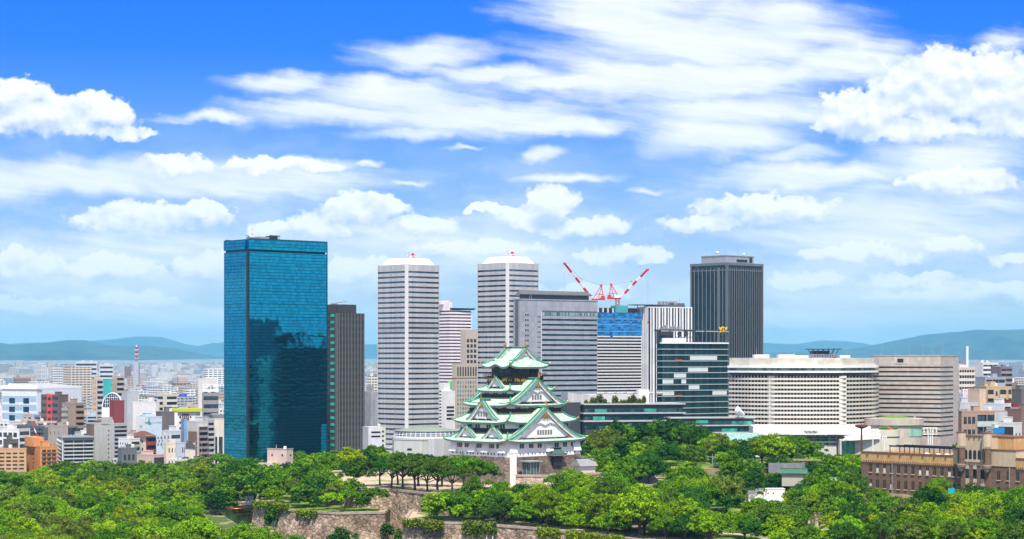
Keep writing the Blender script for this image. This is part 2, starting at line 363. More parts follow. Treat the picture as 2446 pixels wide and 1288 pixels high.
# hills
m, T, b = _mat('forest_hillside'); oc = T.new('ShaderNodeTexCoord').outputs['Object']
T.set(b.inputs['Base Color'], T.mix(T.mr(T.noise(oc, .0016, 8, .7), .40, .60), (.008,.018,.020), (.045,.065,.055))); b.inputs['Roughness'].default_value = 1
def ridge(name, D, prof, depth, foot, seed, flat=0.0):
    rr = random.Random(seed); xs = np.linspace(prof[0][0], prof[-1][0], 150); py = np.interp(xs, [p[0] for p in prof], [p[1] for p in prof])
    k = np.zeros(150)
    for i in range(1, 9): k += np.sin(np.arange(150) * .13 * i ** 1.15 + rr.random() * 6) / i ** 1.1
    py = py + k * .9
    rows = []
    for j, t in enumerate(np.linspace(0, 1, 26)):
        Y = D - depth * (1 - t); row = []
        for i, px in enumerate(xs):
            zt = PZ(py[i], D); e = t ** .9
            wob = (math.sin(i * .33 + j * .21 + seed) + math.sin(i * .71 - j * .37)) * .13 * math.sin(math.pi * t)
            z = foot + (zt - foot) * min(1, max(0, e * e * (3 - 2 * e) + wob * (1 - t) * 2))
            row.append((PX(px, D) , Y, z))
        rows.append(row)
    rows.append([(p[0], D + 1500, foot) for p in rows[-1]])
    g = MB(); g.grid(rows); struct(name, g, MATS['forest_hillside'], smooth=True)
ridge('hills', 29000, [(-500,822),(-60,819),(0,818),(60,826),(130,819),(205,814),(255,824),(300,827),(360,826),(420,832),(490,846),(545,858),(640,866),(900,872)], 7000, 2, 3)
ridge('hills', 43000, [(-500,815),(0,826),(70,818),(180,816),(260,812),(330,804),(390,806),(440,822),(480,828),(540,818),(700,824),(900,821),(1200,830),(1700,824),(1822,818),(1900,822),(1960,812),(2020,815),(2090,826),(2300,840)], 5000, 40, 5)
ridge('hills', 30000, [(1500,872),(1700,856),(1830,842),(1920,838),(2020,836),(2080,826),(2150,812),(2205,801),(2262,794),(2330,787),(2385,789),(2446,787),(2600,778),(2900,790)], 7600, 2, 9)
# gently rising suburb ground before the hills
g = MB(); g.grid([[(-14000,9000,.5),(14000,9000,.5)],[(-14000,13000,22),(14000,13000,26)],[(-20000,28000,76),(20000,28000,90)]]); struct('suburb_terrain', g, MATS['city_ground'])

# air
hm = bpy.data.materials.new('haze_air'); hm.use_nodes = True; H = NT(hm.node_tree); H.n.clear()
pv = H.new('ShaderNodeVolumePrincipled'); pv.inputs['Color'].default_value = (.22,.68,1.0,1); pv.inputs['Density'].default_value = 2.9e-5; pv.inputs['Anisotropy'].default_value = -0.32
H.l.new(pv.outputs[0], H.new('ShaderNodeOutputMaterial').inputs['Volume'])
g = MB(); g.box(-40500, 40500, -3500, 52500, -3, 800); hz_o = g.build('haze', hm); props(hz_o, kind='stuff'); hz_o['label'] = 'pale blue summer haze over the city'
# ================================================================== the keep
TH = R(44.5)
KX, KY = 1.34, 826.0
m, T, b = _mat('copper_tile')
oc = T.new('ShaderNodeTexCoord').outputs['Object']
c = T.mix(T.mr(T.noise(oc, .55, 6, .7), .42, .62), (.34,.51,.41), (.55,.68,.57))
c = T.mix(T.mr(T.noise(T.v('MULTIPLY', oc, (1.2,1.2,.5)), .9, 5, .75), .53, .62), c, (.30,.31,.22))
c = T.mix(T.mr(T.noise(oc, 1.7, 4, .7), .60, .68), c, (.12,.34,.25))
T.set(b.inputs['Base Color'], c); b.inputs['Roughness'].default_value = .6
M_TILE = m
M_RIDGE = pm('verdigris_ridge', (.045,.30,.20), .55, var=.3, scale=1.5)
M_PLAST = pm('white_plaster', (.86,.86,.85), .7, var=.04, scale=.4)
M_RAFT = pm('rafter_ends', (.40,.38,.34), .8, var=.2, scale=3)
M_BLACK = pm('black_lacquer', (.018,.017,.02), .4, var=.2)
M_BROWN = pm('weathered_copper', (.19,.115,.09), .7, var=.3, scale=1.2)
M_LATT = pm('window_lattice', (.20,.20,.19), .7, var=.1)
def stone_mat(name, a, b_, sc, joint=.55, flat=1.0):
    m, T, b = _mat(name)
    oc = T.new('ShaderNodeTexCoord').outputs['Object']
    p = T.v('ADD', T.v('MULTIPLY', oc, (1, 1, 1.25)), T.v('SCALE', T.noise(oc, .5, 2, .5, col=True), scale=.9))
    vo = T.new('ShaderNodeTexVoronoi', feature='F1'); T.set(vo.inputs['Vector'], p); vo.inputs['Scale'].default_value = sc
    ve = T.new('ShaderNodeTexVoronoi', feature='DISTANCE_TO_EDGE'); T.set(ve.inputs['Vector'], p); ve.inputs['Scale'].default_value = sc
    r = T.sep(vo.outputs['Color'])[0]
    c = T.mix(r, a, b_)
    c = T.mix(T.mr(T.noise(oc, .12, 5, .65), .46, .62, 0, .85), c, (a[0]*.45, a[1]*.45, a[2]*.45))
    e = T.mr(ve.outputs['Distance'], .0, .10, joint, 1)
    T.set(b.inputs['Base Color'], T.v('SCALE', c, scale=e)); b.inputs['Roughness'].default_value = .9
    bp = T.new('ShaderNodeBump'); T.set(bp.inputs['Height'], T.m('MINIMUM', ve.outputs['Distance'], .16)); bp.inputs['Strength'].default_value = .9; bp.inputs['Distance'].default_value = .7
    T.set(b.inputs['Normal'], bp.outputs[0]); return m
M_KSTONE = stone_mat('keep_base_stone', (.14,.105,.085), (.25,.19,.15), .55)
M_MSTONE = stone_mat('moat_wall_stone', (.31,.215,.145), (.60,.45,.325), .58, .30)

keep = thing('castle_keep', 'white five storey castle keep with green copper roofs and golden ornaments', 'castle', (KX, KY, 0), TH)
def side(k):
    # local frame of a face: a along it, d outward, z up. 0 entrance face, 1 far side face, 2 back, 3 near-left face
    ca, sa = [(1,0),(0,1),(-1,0),(0,-1)][k]
    return lambda a, d, z: (a*ca + d*sa, a*sa - d*ca, z)
HALF = lambda k, U, V: (U, V) if k % 2 == 0 else (V, U)      # half length along face, half depth to face

def walls(name, U, V, z0, z1, flare=0.0, band=True, mat=None):
    g = MB(); P = [(-U,-V),(U,-V),(U,V),(-U,V)]
    if flare:
        Pf = [(x*(U+flare)/U, y*(V+flare)/V) for x, y in P]
        g.prism(Pf, z0, z0+.5, 0); g.prism(Pf, z0+.5, z0+2.4, 0, inset=P); g.prism(P, z0+2.4, z1)
    else: g.prism(P, z0, z1)
    o = g.build(name, mat or M_PLAST, keep)
    if band:
        q = MB(); e = .18; h = 1.35
        q.prism([(-U-e,-V-e),(U+e,-V-e),(U+e,V+e),(-U-e,V+e)], z0-.2, z0+1.45, 0)
        q.prism([(-U-e-.5,-V-e-.5),(U+e+.5,-V-e-.5),(U+e+.5,V+e+.5),(-U-e-.5,V+e+.5)], z0-.6, z0-.1, 1)
        q.build('black_board_band', [M_BLACK, M_BROWN], o)
    return o

def roof_z(s, ze, zi): return ze + (zi - ze) * (.62 * s + .38 * s * s)
def tier_roof(U, V, ze, IU, IV, zi, lift=.9, bump=None, nseg=26):
    top = MB(); fas = MB(); hips = []; finials = []
    for k in range(4):
        T_ = side(k); L, D = HALF(k, U, V); l, d_ = HALF(k, IU, IV); rows = []
        eave = []
        for i in range(8):
            s = i / 7; row = []
            for j in range(nseg + 1):
                t = -1 + 2 * j / nseg
                a = t * (L + (l - L) * s); dd = D + (d_ - D) * s
                z = roof_z(s, ze, zi) + lift * abs(t) ** 5 * (1 - s) ** 2
                if bump and k in bump[0]:
                    q = abs(a) / bump[1]
                    if q < 1: z += bump[2] * (.5 + .5 * math.cos(math.pi * q)) * (1 - s) ** 1.5
                row.append(T_(a, dd, z))
                if i == 0: eave.append((a, dd, z))
            rows.append(row)
        top.grid(rows)
        mv = lambda e, i_, dz: T_(e[0]*(1 - i_/L), e[1]-i_, e[2]+dz)
        fas.grid([[mv(e, 0, -.32) for e in eave], [mv(e, 0, 0.0) for e in eave]], 0)
        fas.grid([[mv(e, .28, -.85) for e in eave], [mv(e, .22, -.32) for e in eave]], 1)
        fas.grid([[mv(e, D-d_-.1 if D-d_ < 4.5 else 3.6, -.55) for e in eave], [mv(e, .28, -.85) for e in eave]], 2)
        pts = []
        for i in range(9):
            s = i / 8; z = roof_z(s, ze, zi) + lift * (1 - s) ** 2
            pts.append(T_(L + (l - L) * s + .02, D + (d_ - D) * s + .02, z + .22))
        hips.append(MB().tube(pts, [.34] * 9, 6))
        e0 = Vector(pts[0]); dirv = (Vector(pts[0]) - Vector(pts[2])).normalized()
        finials.append(MB().tube([e0 - dirv * .2, e0 + dirv * .35 + Vector((0,0,.25)), e0 + dirv * .3 + Vector((0,0,.95))], [.36, .34, .12], 5))
    # tile courses: thin raised rolls down each slope
    o = top.build('tiled_roof', M_TILE, keep, smooth=True)
    fas.build('eave', [M_RIDGE, M_RAFT, M_RAFT], o); 
    for q in hips: q.build('hip_ridge', M_RIDGE, o)
    for q in finials: q.build('gold_finial', M_GOLD, o)
    return o

def shachi(parent, T_, a, d, z, h, face=1, name='golden_fish'):
    g = MB(); pts = [T_(a, d + face*x*h, z + y*h) for x, y in ((.10,-.05),(.14,.14),(.06,.34),(-.04,.55),(-.02,.78),(.08,1.0))]
    g.tube(pts, [.20*h,.24*h,.19*h,.12*h,.08*h,.02*h], 7)
    for sx in (-1, 1):
        g.plate([(-.02*h, .0), (.34*h, .18*h), (.05*h, .30*h)], lambda p, q, r, sx=sx: T_(a + sx*p, d + face*(.08*h + q), z + .05*h + r), .05*h)
        g.plate([(0, 0), (.26*h, .24*h), (.05*h, .10*h)], lambda p, q, r, sx=sx: T_(a + sx*p, d + face*(.0*h + q), z + .82*h + r), .05*h)
    return g.build(name, M_GOLD, parent)

def gable(k, w, zf, za, d1, d0, ac=0.0, wins=0, fish=1.6, ridge_back=None, p=1.32, sc=1.0):
    """triangular dormer gable on face k: half width w, foot height zf, apex za, front plane d1 from the axis, running back to d0"""
    T_ = side(k); N = 14; H = za - zf
    prof = lambda q: zf + H * (1 - q) ** p + .5 * sc * max(0, q - .8) * 2
    qs = [i / N for i in range(N + 1)]
    line = [(-q * w, prof(q)) for q in reversed(qs)] + [(q * w, prof(q)) for q in qs[1:]]
    rf = MB(); rb = ridge_back if ridge_back is not None else d0
    for sgn in (-1, 1):
        rows = []
        for q in qs:
            rows.append([T_(ac + sgn*q*w, d1 + .9*sc, prof(q) + .45*sc), T_(ac + sgn*q*w, d1 + .3*sc, prof(q) + .45*sc), T_(ac + sgn*q*w, d0, prof(q) + .45*sc)])
        rf.grid(rows, 0, flip=(sgn > 0))
        # under-side
        rf.grid([[T_(ac + sgn*q*w, d1 + .9*sc, prof(q) + .12*sc), T_(ac + sgn*q*w, d0, prof(q) + .12*sc)] for q in qs], 1)
    # front edge, tile ends
    rf.grid([[T_(ac + a, d1 + .9*sc, z + .12*sc) for a, z in line], [T_(ac + a, d1 + .9*sc, z + .45*sc) for a, z in line]], 2)
    o = rf.build('gable_roof', [M_TILE, M_PLAST, M_RIDGE], keep)
    # rake ridges: green / dark / green rolls running down along the gable edge
    for n_, (dd, rad, mi) in enumerate(((.62, .28, 0), (.12, .16, 1), (-.35, .24, 2), (-.85, .18, 1), (-1.3, .26, 0), (-1.8, .16, 1))):
        for sgn in (-1, 1):
            MB().tube([T_(ac + sgn*q*w, d1 + dd*sc, prof(q) + (.5 + rad*.4)*sc) for q in qs], rad*sc, 5).build('rake_ridge', [M_RIDGE, M_BLACK, M_TILE][mi], o)
    # barge board
    bb = MB(); th = 1.15*sc
    def lower(a, z, t): q = abs(a) / w; return (a * (1 - t*.55/w*(1 if q > .02 else 0)), z - t*(1.0 if q < .05 else .92))
    bb.grid([[T_(ac + lower(a,z,th)[0], d1 + .45*sc, lower(a,z,th)[1]) for a, z in line], [T_(ac + a, d1 + .45*sc, z + .1*sc) for a, z in line]])
    bb.grid([[T_(ac + lower(a,z,th)[0], d1, lower(a,z,th)[1]) for a, z in line], [T_(ac + lower(a,z,th)[0], d1 + .45*sc, lower(a,z,th)[1]) for a, z in line]])
    bb.build('barge_board', M_PLAST, o)
    # triangle wall
    wl = MB(); zb = zf + .9*sc
    poly = [(-w*.9, zb)] + [(a*.93, max(zb, z - .7*sc)) for a, z in line[2:-2]] + [(w*.9, zb)]
    wl.plate(poly, lambda a, t, z: T_(ac + a, d1 - .5*sc - t, z), .4)
    tri = wl.build('gable_wall', M_PLAST, o)
    # black sill band with gold plates
    bd = MB()
    def bx(g, a0, a1, dA, dB, z0, z1, mi=0):
        g.plate([(a0,z0),(a1,z0),(a1,z1),(a0,z1)], lambda a, t, z: T_(ac + a, dA - t, z), dA - dB)
    bx(bd, -w*.80, w*.80, d1 - .05*sc, d1 - .55*sc, zf + .25*sc, zf + 1.0*sc)
    bd.build('black_sill_band', M_BLACK, o)
    class GD:
        def plate(s, *a): MB().plate(*a).build('gold_fitting', M_GOLD, o)
    gd = GD()
    for f in (-.26, .26): bx(gd, f*w - .55*sc, f*w + .55*sc, d1 + .02*sc, d1 - .1*sc, zf + .38*sc, zf + .9*sc)
    for sgn in (-1, 1):
        gd.plate([(sgn*w*.60, zf + .45*sc), (sgn*w*.84, zf + .35*sc), (sgn*w*.66, zf + H*.16 + .7*sc)], lambda a, t, z: T_(ac + a, d1 + .02*sc - t, z), .12)
        if sc > .75:
            for q in (.3, .47, .64):
                a, z = sgn*q*w, prof(q) - .55*sc
                gd.plate([(a + .26*sc*math.cos(t), z + .26*sc*math.sin(t)) for t in [i*math.pi/4 for i in range(8)]], lambda a_, t_, z_: T_(ac + a_, d1 + .53*sc - t_, z_), .08)
    gh = H * .22
    gd.plate([(0, za - .75*sc), (-gh*.75, za - gh*1.25 - .3*sc), (-gh*.42, za - gh*1.02 - .35*sc), (-gh*.3, za - gh*1.35 - .4*sc), (0, za - gh*.85 - .4*sc), (gh*.3, za - gh*1.35 - .4*sc), (gh*.42, za - gh*1.02 - .35*sc), (gh*.75, za - gh*1.25 - .3*sc)], lambda a, t, z: T_(ac + a, d1 + .56*sc - t, z), .15)
    # plaster pendant
    pg = MB(); zp = za - H*.40
    pg.plate([(-w*.34, zp - H*.13), (-w*.14, zp + H*.03), (0, zp + H*.10), (w*.14, zp + H*.03), (w*.34, zp - H*.13), (w*.13, zp - H*.05), (0, zp - H*.13), (-w*.13, zp - H*.05)], lambda a, t, z: T_(ac + a, d1 + .0 - t, z), .5)
    pg.build('plaster_pendant', M_PLAST, o)
    # windows in the triangle
    zw = zf + 1.0*sc + H*.10
    ww, wh = (.95, 1.75) if wins >= 4 else (.62, .95)
    for i in range(wins):
        a = (i - (wins - 1)/2) * ww * 1.55
        wn_ = MB(); bx(wn_, a - ww/2, a + ww/2, d1 - .36, d1 - .52, zw, zw + wh)
        wn_.build('gable_window', M_LATT, tri)
    # ridge on top
    rg = MB(); zr = za + .75*sc
    rg.tube([T_(ac, d1 + 1.0*sc, zr), T_(ac, rb, zr)], .42*sc, 6, 0); rg.tube([T_(ac, d1 + .8*sc, zr - .42*sc), T_(ac, rb, zr - .42*sc)], .5*sc, 6, 1)
    ro = rg.build('ridge', [M_RIDGE, M_BLACK], o)
    if fish: shachi(ro, T_, ac, d1 + .55*sc, zr + .2*sc, fish)
    return o

def win_group(k, a, d, z, n, parent, w=.95, h=1.9, gap=.28, mat=None, name='window'):
    T_ = side(k)
    for i in range(n):
        x = a + (i - (n - 1)/2) * (w + gap)
        g = MB(); g.plate([(x-w/2,z),(x+w/2,z),(x+w/2,z+h),(x-w/2,z+h)], lambda a_, t, z_: T_(a_, d + .06 - t, z_), .12, 0)
        for q in range(3):
            xx = x - w/2 + w*(q+1)/4
            g.plate([(xx-.045,z),(xx+.045,z),(xx+.045,z+h),(xx-.045,z+h)], lambda a_, t, z_: T_(a_, d + .16 - t, z_), .1, 1)
        g.build(name, [M_DARK, mat or M_LATT], parent)

# --- stone base
def battered(poly, zt, zb, out, n=8):
    c = Vector((sum(p[0] for p in poly)/len(poly), sum(p[1] for p in poly)/len(poly))); g = MB(); rows = []
    for i in range(n + 1):
        t = i / n; f = out * (t ** 1.7)
        rows.append([(p[0] + math.copysign(f, p[0]), p[1] + math.copysign(f, p[1]), zt + (zb - zt) * t) for p in poly + [poly[0]]])
    g.grid(rows, 0, flip=True); return g
BU, BV = 20.6, 16.8
g = battered([(-BU,-BV),(BU,-BV),(BU,BV),(-BU,BV)], 41.6, 29.5, 3.4); g.box(-BU, BU, -BV, BV, 41.3, 41.6)
base = g.build('stone_base', M_KSTONE, keep)
MDC = pm('dressed_corner_stone', (.36,.28,.21), .9, var=.25, scale=.8)
for cx_, cy_ in ((-1,-1),(1,-1),(-1,1)):      # paler dressed corner stones
    g = MB()
    for i in range(9):
        t = (i + .5) / 9; f = 3.4 * t ** 1.7 + .05; z = 41.4 - 12.1 * t; L1, L2 = (1.9, 1.1) if i % 2 else (1.1, 1.9)
        x, y = cx_ * (BU + f), cy_ * (BV + f)
        g.box(min(x, x - cx_*L1), max(x, x - cx_*L1), min(y, y - cy_*L2), max(y, y - cy_*L2), z - .64, z + .64)
    g.build('corner_stone', MDC, base)
# --- storeys
w1 = walls('storey_wall', 20.0, 16.2, 41.6, 48.6, flare=.5, band=False)
r1 = tier_roof(22.6, 18.4, 47.6, 17.2, 13.2, 51.3, lift=1.0)
w2 = walls('storey_wall', 17.4, 13.4, 51.2, 55.8)
r2 = tier_roof(19.9, 15.6, 55.0, 13.8, 11.6, 59.2, lift=1.0)
w3 = walls('storey_wall', 14.0, 11.8, 59.0, 62.6)
r3 = tier_roof(16.5, 13.6, 61.7, 10.6, 8.1, 64.9, lift=1.0)
w4 = walls('storey_wall', 10.7, 8.2, 64.7, 68.2)
r4 = tier_roof(12.8, 9.8, 67.4, 9.2, 6.4, 69.8, lift=.8)
w5 = walls('black_storey_wall', 9.4, 6.6, 69.6, 73.2, band=False, mat=M_BLACK)
# --- gables
gable(0, 21.2, 47.9, 60.3, 17.0, 11.0, wins=6, fish=2.3, ridge_back=11.9, p=1.34)
gable(2, 21.2, 47.9, 60.3, 17.0, 11.0, wins=6, fish=2.3, ridge_back=11.9, p=1.34)
gable(0, 15.2, 62.0, 71.6, 12.6, 6.0, wins=4, fish=2.2, ridge_back=6.7)
gable(2, 15.2, 62.0, 71.6, 12.6, 6.0, wins=4, fish=2.2, ridge_back=6.7)
for k in (1, 3):
    gable(k, 8.6, 55.6, 63.4, 18.6, 12.0, ac=0, wins=4, fish=2.0, ridge_back=14.0, p=1.28, sc=.8)
    for ac in (-7.4, 8.0):
        gable(k, 5.6, 48.6, 53.2, 20.6, 16.5, ac=ac, wins=2, fish=1.0, ridge_back=17.4, p=1.25, sc=.62)
    gable(k, 4.4, 68.5, 72.6, 11.4, 8.0, ac=0, wins=0, fish=1.0, ridge_back=9.4, p=1.2, sc=.55)
# --- top: balcony, room, roof
g = MB(); g.box(-10.4, 10.4, -7.6, 7.6, 73.0, 73.35); bal = g.build('balcony', M_BLACK, keep)
g = MB()
for k in range(4):
    T_ = side(k); L, D = HALF(k, 10.3, 7.5)
    for zz in (73.75, 74.3): g.tube([T_(-L - .3, D, zz), T_(L + .3, D, zz)], .085, 4)
    n = int(L * 2 / 1.2)
    for i in range(n + 1): a = -L + 2*L*i/n; g.tube([T_(a, D, 73.3), T_(a, D, 74.45)], .08, 4)
g.build('balustrade', M_BLACK, bal)
g = MB(); g.box(-8.0, 8.0, -5.5, 5.5, 73.35, 77.6); room = g.build('lookout_room', M_BLACK, keep)
for k in range(4):
    T_ = side(k); L, D = HALF(k, 8.0, 5.5); n = int(L * 2 / 1.6)
    for i in range(n):
        a = -L + (i + .5) * 2 * L / n; q = MB()
        q.plate([(a-.68,73.9),(a+.68,73.9),(a+.68,76.3),(a-.68,76.3)], lambda a_, t, z_: T_(a_, D + .05 - t, z_), .1)
        q.build('window', M_WIN, room)
tier_roof(11.2, 8.2, 76.9, 6.2, 5.9, 80.2, lift=1.1, bump=((1, 3), 4.2, 1.1), nseg=40)
# upper hipped-and-gabled part of the top roof
gable(0, 7.4, 78.9, 84.2, 6.0, -6.0, wins=2, fish=0, ridge_back=-6.0, p=1.30, sc=.7)
gable(2, 7.4, 78.9, 84.2, 6.0, 2.0, wins=2, fish=0, ridge_back=2.0, p=1.30, sc=.7)
for k in (0, 2): shachi(keep, side(k), 0, 5.6, 85.0, 2.6)
# gold tigers and cranes on the black storey
tiger = [(-1.5,.1),(-1.75,.75),(-1.35,1.2),(-.9,1.25),(-.6,1.5),(.5,1.55),(1.1,1.35),(1.6,1.7),(1.95,1.4),(1.55,1.15),(1.4,.75),(1.55,.0),(1.2,-.05),(.95,.6),(.2,.55),(-.2,.0),(-.55,.0),(-.55,.55),(-.9,.5),(-1.1,.0)]
for k, sl in ((0, (-5.6, -1.8)), (3, (-4.0, 3.4)), (2, (-5, 5)), (1, (-4, 4))):
    T_ = side(k); L, D = HALF(k, 9.4, 6.6)
    for i, ac in enumerate(sl):
        q = MB(); q.plate([(a * (1 if i % 2 else -1) * .95, z * .95) for a, z in tiger], lambda a, t, z: T_(ac + a, D + .2 - t, 70.9 + z), .25); q.build('golden_tiger', M_GOLD, w5)
    q = MB(); n = int(L * 2 / 1.3)
    for i in range(n + 1):
        a = -L + .2 + (2*L - .4) * i / n
        for zz, rr_ in ((72.75, .13), (70.3, .11)): q.plate([(a-rr_,zz-rr_),(a+rr_,zz-rr_),(a+rr_,zz+rr_),(a-rr_,zz+rr_)], lambda a_, t, z_: T_(a_, D + .12 - t, z_), .12)
    for a in (-L + .5, L - .5): q.plate([(a-.35,71.6),(a,72.3),(a+.35,71.6),(a,71.2)], lambda a_, t, z_: T_(a_, D + .15 - t, z_), .15)
    q.build('gold_fitting', M_GOLD, w5)
# windows storey by storey
for k in range(4):
    L, D = HALF(k, 20.0, 16.2)
    for f in ((-.62,-.36,-.12,.36,.60,.83) if k % 2 == 0 else (-.72,-.42,-.02,.42,.70)):
        win_group(k, f*L, D, 44.9, 2 if k % 2 == 0 else 3, w1, w=.95 if k % 2 else 1.05, h=2.1, gap=.22)
    for f, kk in (((-.56, 2), (-.25, 2), (.62, 2), (.9, 2)) if k % 2 == 0 else ((-.66, 2), (-.28, 2), (.2, 2), (.78, 2))): win_group(k, f*HALF(k,17.4,13.4)[0], HALF(k,17.4,13.4)[1], 52.6, kk, w2, h=1.9, w=1.1, gap=.35)
    for f in ((-.72, -.2, .62) if k % 2 == 0 else (-.7, .66)): win_group(k, f*HALF(k,14,11.8)[0], HALF(k,14,11.8)[1], 60.2, 2, w3, h=1.6, w=1.1, gap=.35)
    for f in ((-.72, .8) if k % 2 == 0 else (-.66, -.05, .58)): win_group(k, f*HALF(k,10.7,8.2)[0], HALF(k,10.7,8.2)[1], 66.0, 2, w4, h=1.25, w=1.0, gap=.4)
# stone-dropping bays and loopholes of the first storey
for k in range(4):
    T_ = side(k); L, D = HALF(k, 20.0, 16.2); 
    for a in ((-L + 2.2, .12*L, L - 1.7) if k % 2 == 0 else (-L + 1.7, -.18*L - .6, .24*L, L - 2.6)):
        q = MB(); w_ = 1.9
        q.add([T_(a-w_,D,47.0),T_(a+w_,D,47.0),T_(a-w_,D+1.3,43.6),T_(a+w_,D+1.3,43.6),T_(a-w_,D+1.3,43.2),T_(a+w_,D+1.3,43.2),T_(a-w_,D,43.2),T_(a+w_,D,43.2)],
              [(0,2,3,1),(2,4,5,3),(4,6,7,5),(0,6,4,2),(1,3,5,7)])
        q.build('stone_dropping_bay', M_PLAST, w1)
    n = 17 if k % 2 == 0 else 15
    for i in range(n):
        a = -L + 1.2 + (2*L - 2.4) * (i + (.25 if i % 3 else 0)) / n; q = MB()
        q.plate([(a-.22,42.35),(a+.22,42.35),(a+.22,43.05),(a-.22,43.05)], lambda a_, t, z_: T_(a_, D + .62 - t, z_), .15)
        q.build('loophole', M_DARK, w1)
# entrance porch and doorway
T0 = side(0)
q = MB(); q.plate([(3.4,37.5),(8.2,37.5),(8.2,41.0),(3.4,41.0)], lambda a, t, z: T0(a, 18.3 - t, z), 1.2); q.build('doorway', M_DARK, base)
q = MB()
for sgn in (0,): 
    q.grid([[T0(1.6, 19.6, 42.3), T0(10.0, 19.6, 42.3)], [T0(2.2, 18.2, 43.0), T0(9.4, 18.2, 43.0)], [T0(3.0, 16.7, 44.3), T0(8.6, 16.7, 44.3)]], 0)
    q.plate([(1.8,41.6),(9.8,41.6),(10.0,42.28),(1.6,42.28)], lambda a, t, z: T0(a, 19.4 - t, z), 2.6, 1)
    q.tube([T0(2.6, 16.9, 44.4), T0(9.0, 16.9, 44.4)], .35, 6, 2)
q.build('entrance_porch', [pm('dark_porch_tile', (.05,.12,.10), .6), M_RAFT, M_BLACK], keep)
# white shaft in front of the corner
q = MB(); q.box(-.95, .95, -.95, .95, 30.9, 43.4); q.box(-1.05, 1.05, -1.05, 1.05, 43.4, 43.7)
o = q.build('white_shaft', M_PLAST, None, (0.5, 796.6, 0), TH); props(o, 'tall plain white shaft standing against the corner of the stone base', 'shaft')
# glass lift tower by the entrance
lt = thing('lift_tower', 'slim glass lift tower with a flat grey roof below the keep entrance', 'lift', (PX(1268, 800), 800, 30.9), TH)
q = MB(); q.box(-2.3, 2.3, -2.2, 2.2, 0, 9.0); q.build('glass_shaft', glass('lift_glass', (.16,.24,.25), .1, .4, (1.1,1.1,1.5), .01, .5), lt)
q = MB()
for x in (-2.35, -.8, .8, 2.35):
    q.box(x-.1, x+.1, -2.38, -2.18, 0, 9.05)
for y in (-2.3, 0, 2.3): q.box(-2.45, -2.25, y-.1, y+.1, 0, 9.05)
q.build('mullion', M_STEEL, lt)
q = MB(); q.box(-3.4, 3.4, -3.2, 3.2, 9.05, 9.5); q.build('flat_roof', M_STEEL, lt)
# ================================================================== business district
GRID = R(41)
class Tower:
    """a building seen on its corner: x runs along its right-hand face, y along its left-hand face"""
    def __init__(s, name, label, cat, cpx, Y0, lpx, rpx, top, th=GRID, base=0.0, group=None, L=None, W=None):
        c, n = math.cos(th), math.sin(th); X0 = PX(cpx, Y0); s.th = th
        kr, kl = (rpx - CX) / F, (lpx - CX) / F
        s.L = L or (kr * Y0 - X0) / (c - kr * n); s.W = W or (kl * Y0 - X0) / (-n - kl * c)
        s.H = PZ(top, Y0) - base; s.Y0 = Y0; s.base = base; s.X0 = X0
        s.root = thing(name, label, cat, (X0, Y0, base), th, group)
    def z(s, py): return PZ(py, s.Y0) - s.base
    def xr(s, px):       # local x on the right-hand face for a photo column
        c, n, k = math.cos(s.th), math.sin(s.th), (px - CX) / F
        return (k * s.Y0 - s.X0) / (c - k * n)
    def slab(s, name, mats, z0, z1, o=0.0, poly=None, color=None, parent=None, top=None):
        g = MB(); L, W = s.L, s.W
        P = poly or [(-o,-o),(L+o,-o),(L+o,W+o),(-o,W+o)]
        g.prism(P, z0, z1, 0, top); return g.build(name, mats, parent or s.root, color=color)
    def part(s, name, mats, fn, parent=None, color=None, smooth=False):
        g = MB(); fn(g); return g.build(name, mats, parent or s.root, color=color, smooth=smooth)
def offs(poly, o):
    n = len(poly); out = []
    for i in range(n):
        p0, p1, p2 = [Vector(poly[(i + k - 1) % n]) for k in range(3)]
        e1, e2 = (p1 - p0).normalized(), (p2 - p1).normalized()
        n1, n2 = Vector((e1.y, -e1.x)), Vector((e2.y, -e2.x)); b = (n1 + n2).normalized()
        out.append(tuple(p1 + b * (o / max(.3, b.dot(n1)))))
    return out
def antenna(parent, x, y, z, h, red=True, name='antenna', r=.22):
    g = MB(); n = 6
    for i in range(n): g.tube([(x, y, z + h*i/n), (x, y, z + h*(i+1)/n)], r * (1 - .08*i), 5, i % 2 if red else 0)
    return g.build(name, [M_RED, M_WHITE] if red else [M_STEEL], parent)
def roof_unit(parent, x0, x1, y0, y1, z0, h, mat=None, name='roof_unit', color=None):
    g = MB(); g.box(x0, x1, y0, y1, z0, z0 + h); g.box(x0 + .3, x1 - .3, y0 + .3, y1 - .3, z0 + h, z0 + h + .25)
    return g.build(name, mat or M_STEEL, parent, color=color)

# ---- blue mirror-glass tower
M_BLUE = glass('blue_mirror_glass', (.010,.31,.50), .035, .97, (1.7,1.7,2.03), .0016, .22, .14, (.006,.03,.05), .022)
M_BLUEFR = pm('dark_blue_frame', (.015,.035,.05), .4, .3)
t = Tower('glass_tower', 'tall blue mirror glass tower with fine floor lines and a dark corner strip', 'skyscraper', 592, 1300, 535, 781, 571)
L, W, H = t.L, t.W, t.H; zc = t.z(600)
for i in range(18):
    za, zb = zc * i / 18, zc * (i + 1) / 18 - .12
    t.slab('curtain_wall', M_BLUE, za, zb)
    t.slab('floor_line', M_BLUEFR, zb, zb + .12, -.06)
t.slab('recess_band', M_BLUEFR, zc, zc + 1.1, -.8)
P = [(1.2,-.15),(L+.15,-.15),(L+.15,W+.15),(-.15,W+.15),(-.15,3.0),(1.2,3.0)]
t.slab('crown', M_BLUE, zc + 1.1, H, poly=P)
t.part('corner_strip', M_BLUEFR, lambda g: (g.box(-.25, 1.1, -.25, .25, 0, zc), g.box(-.25, .25, .25, 1.6, 0, zc)))
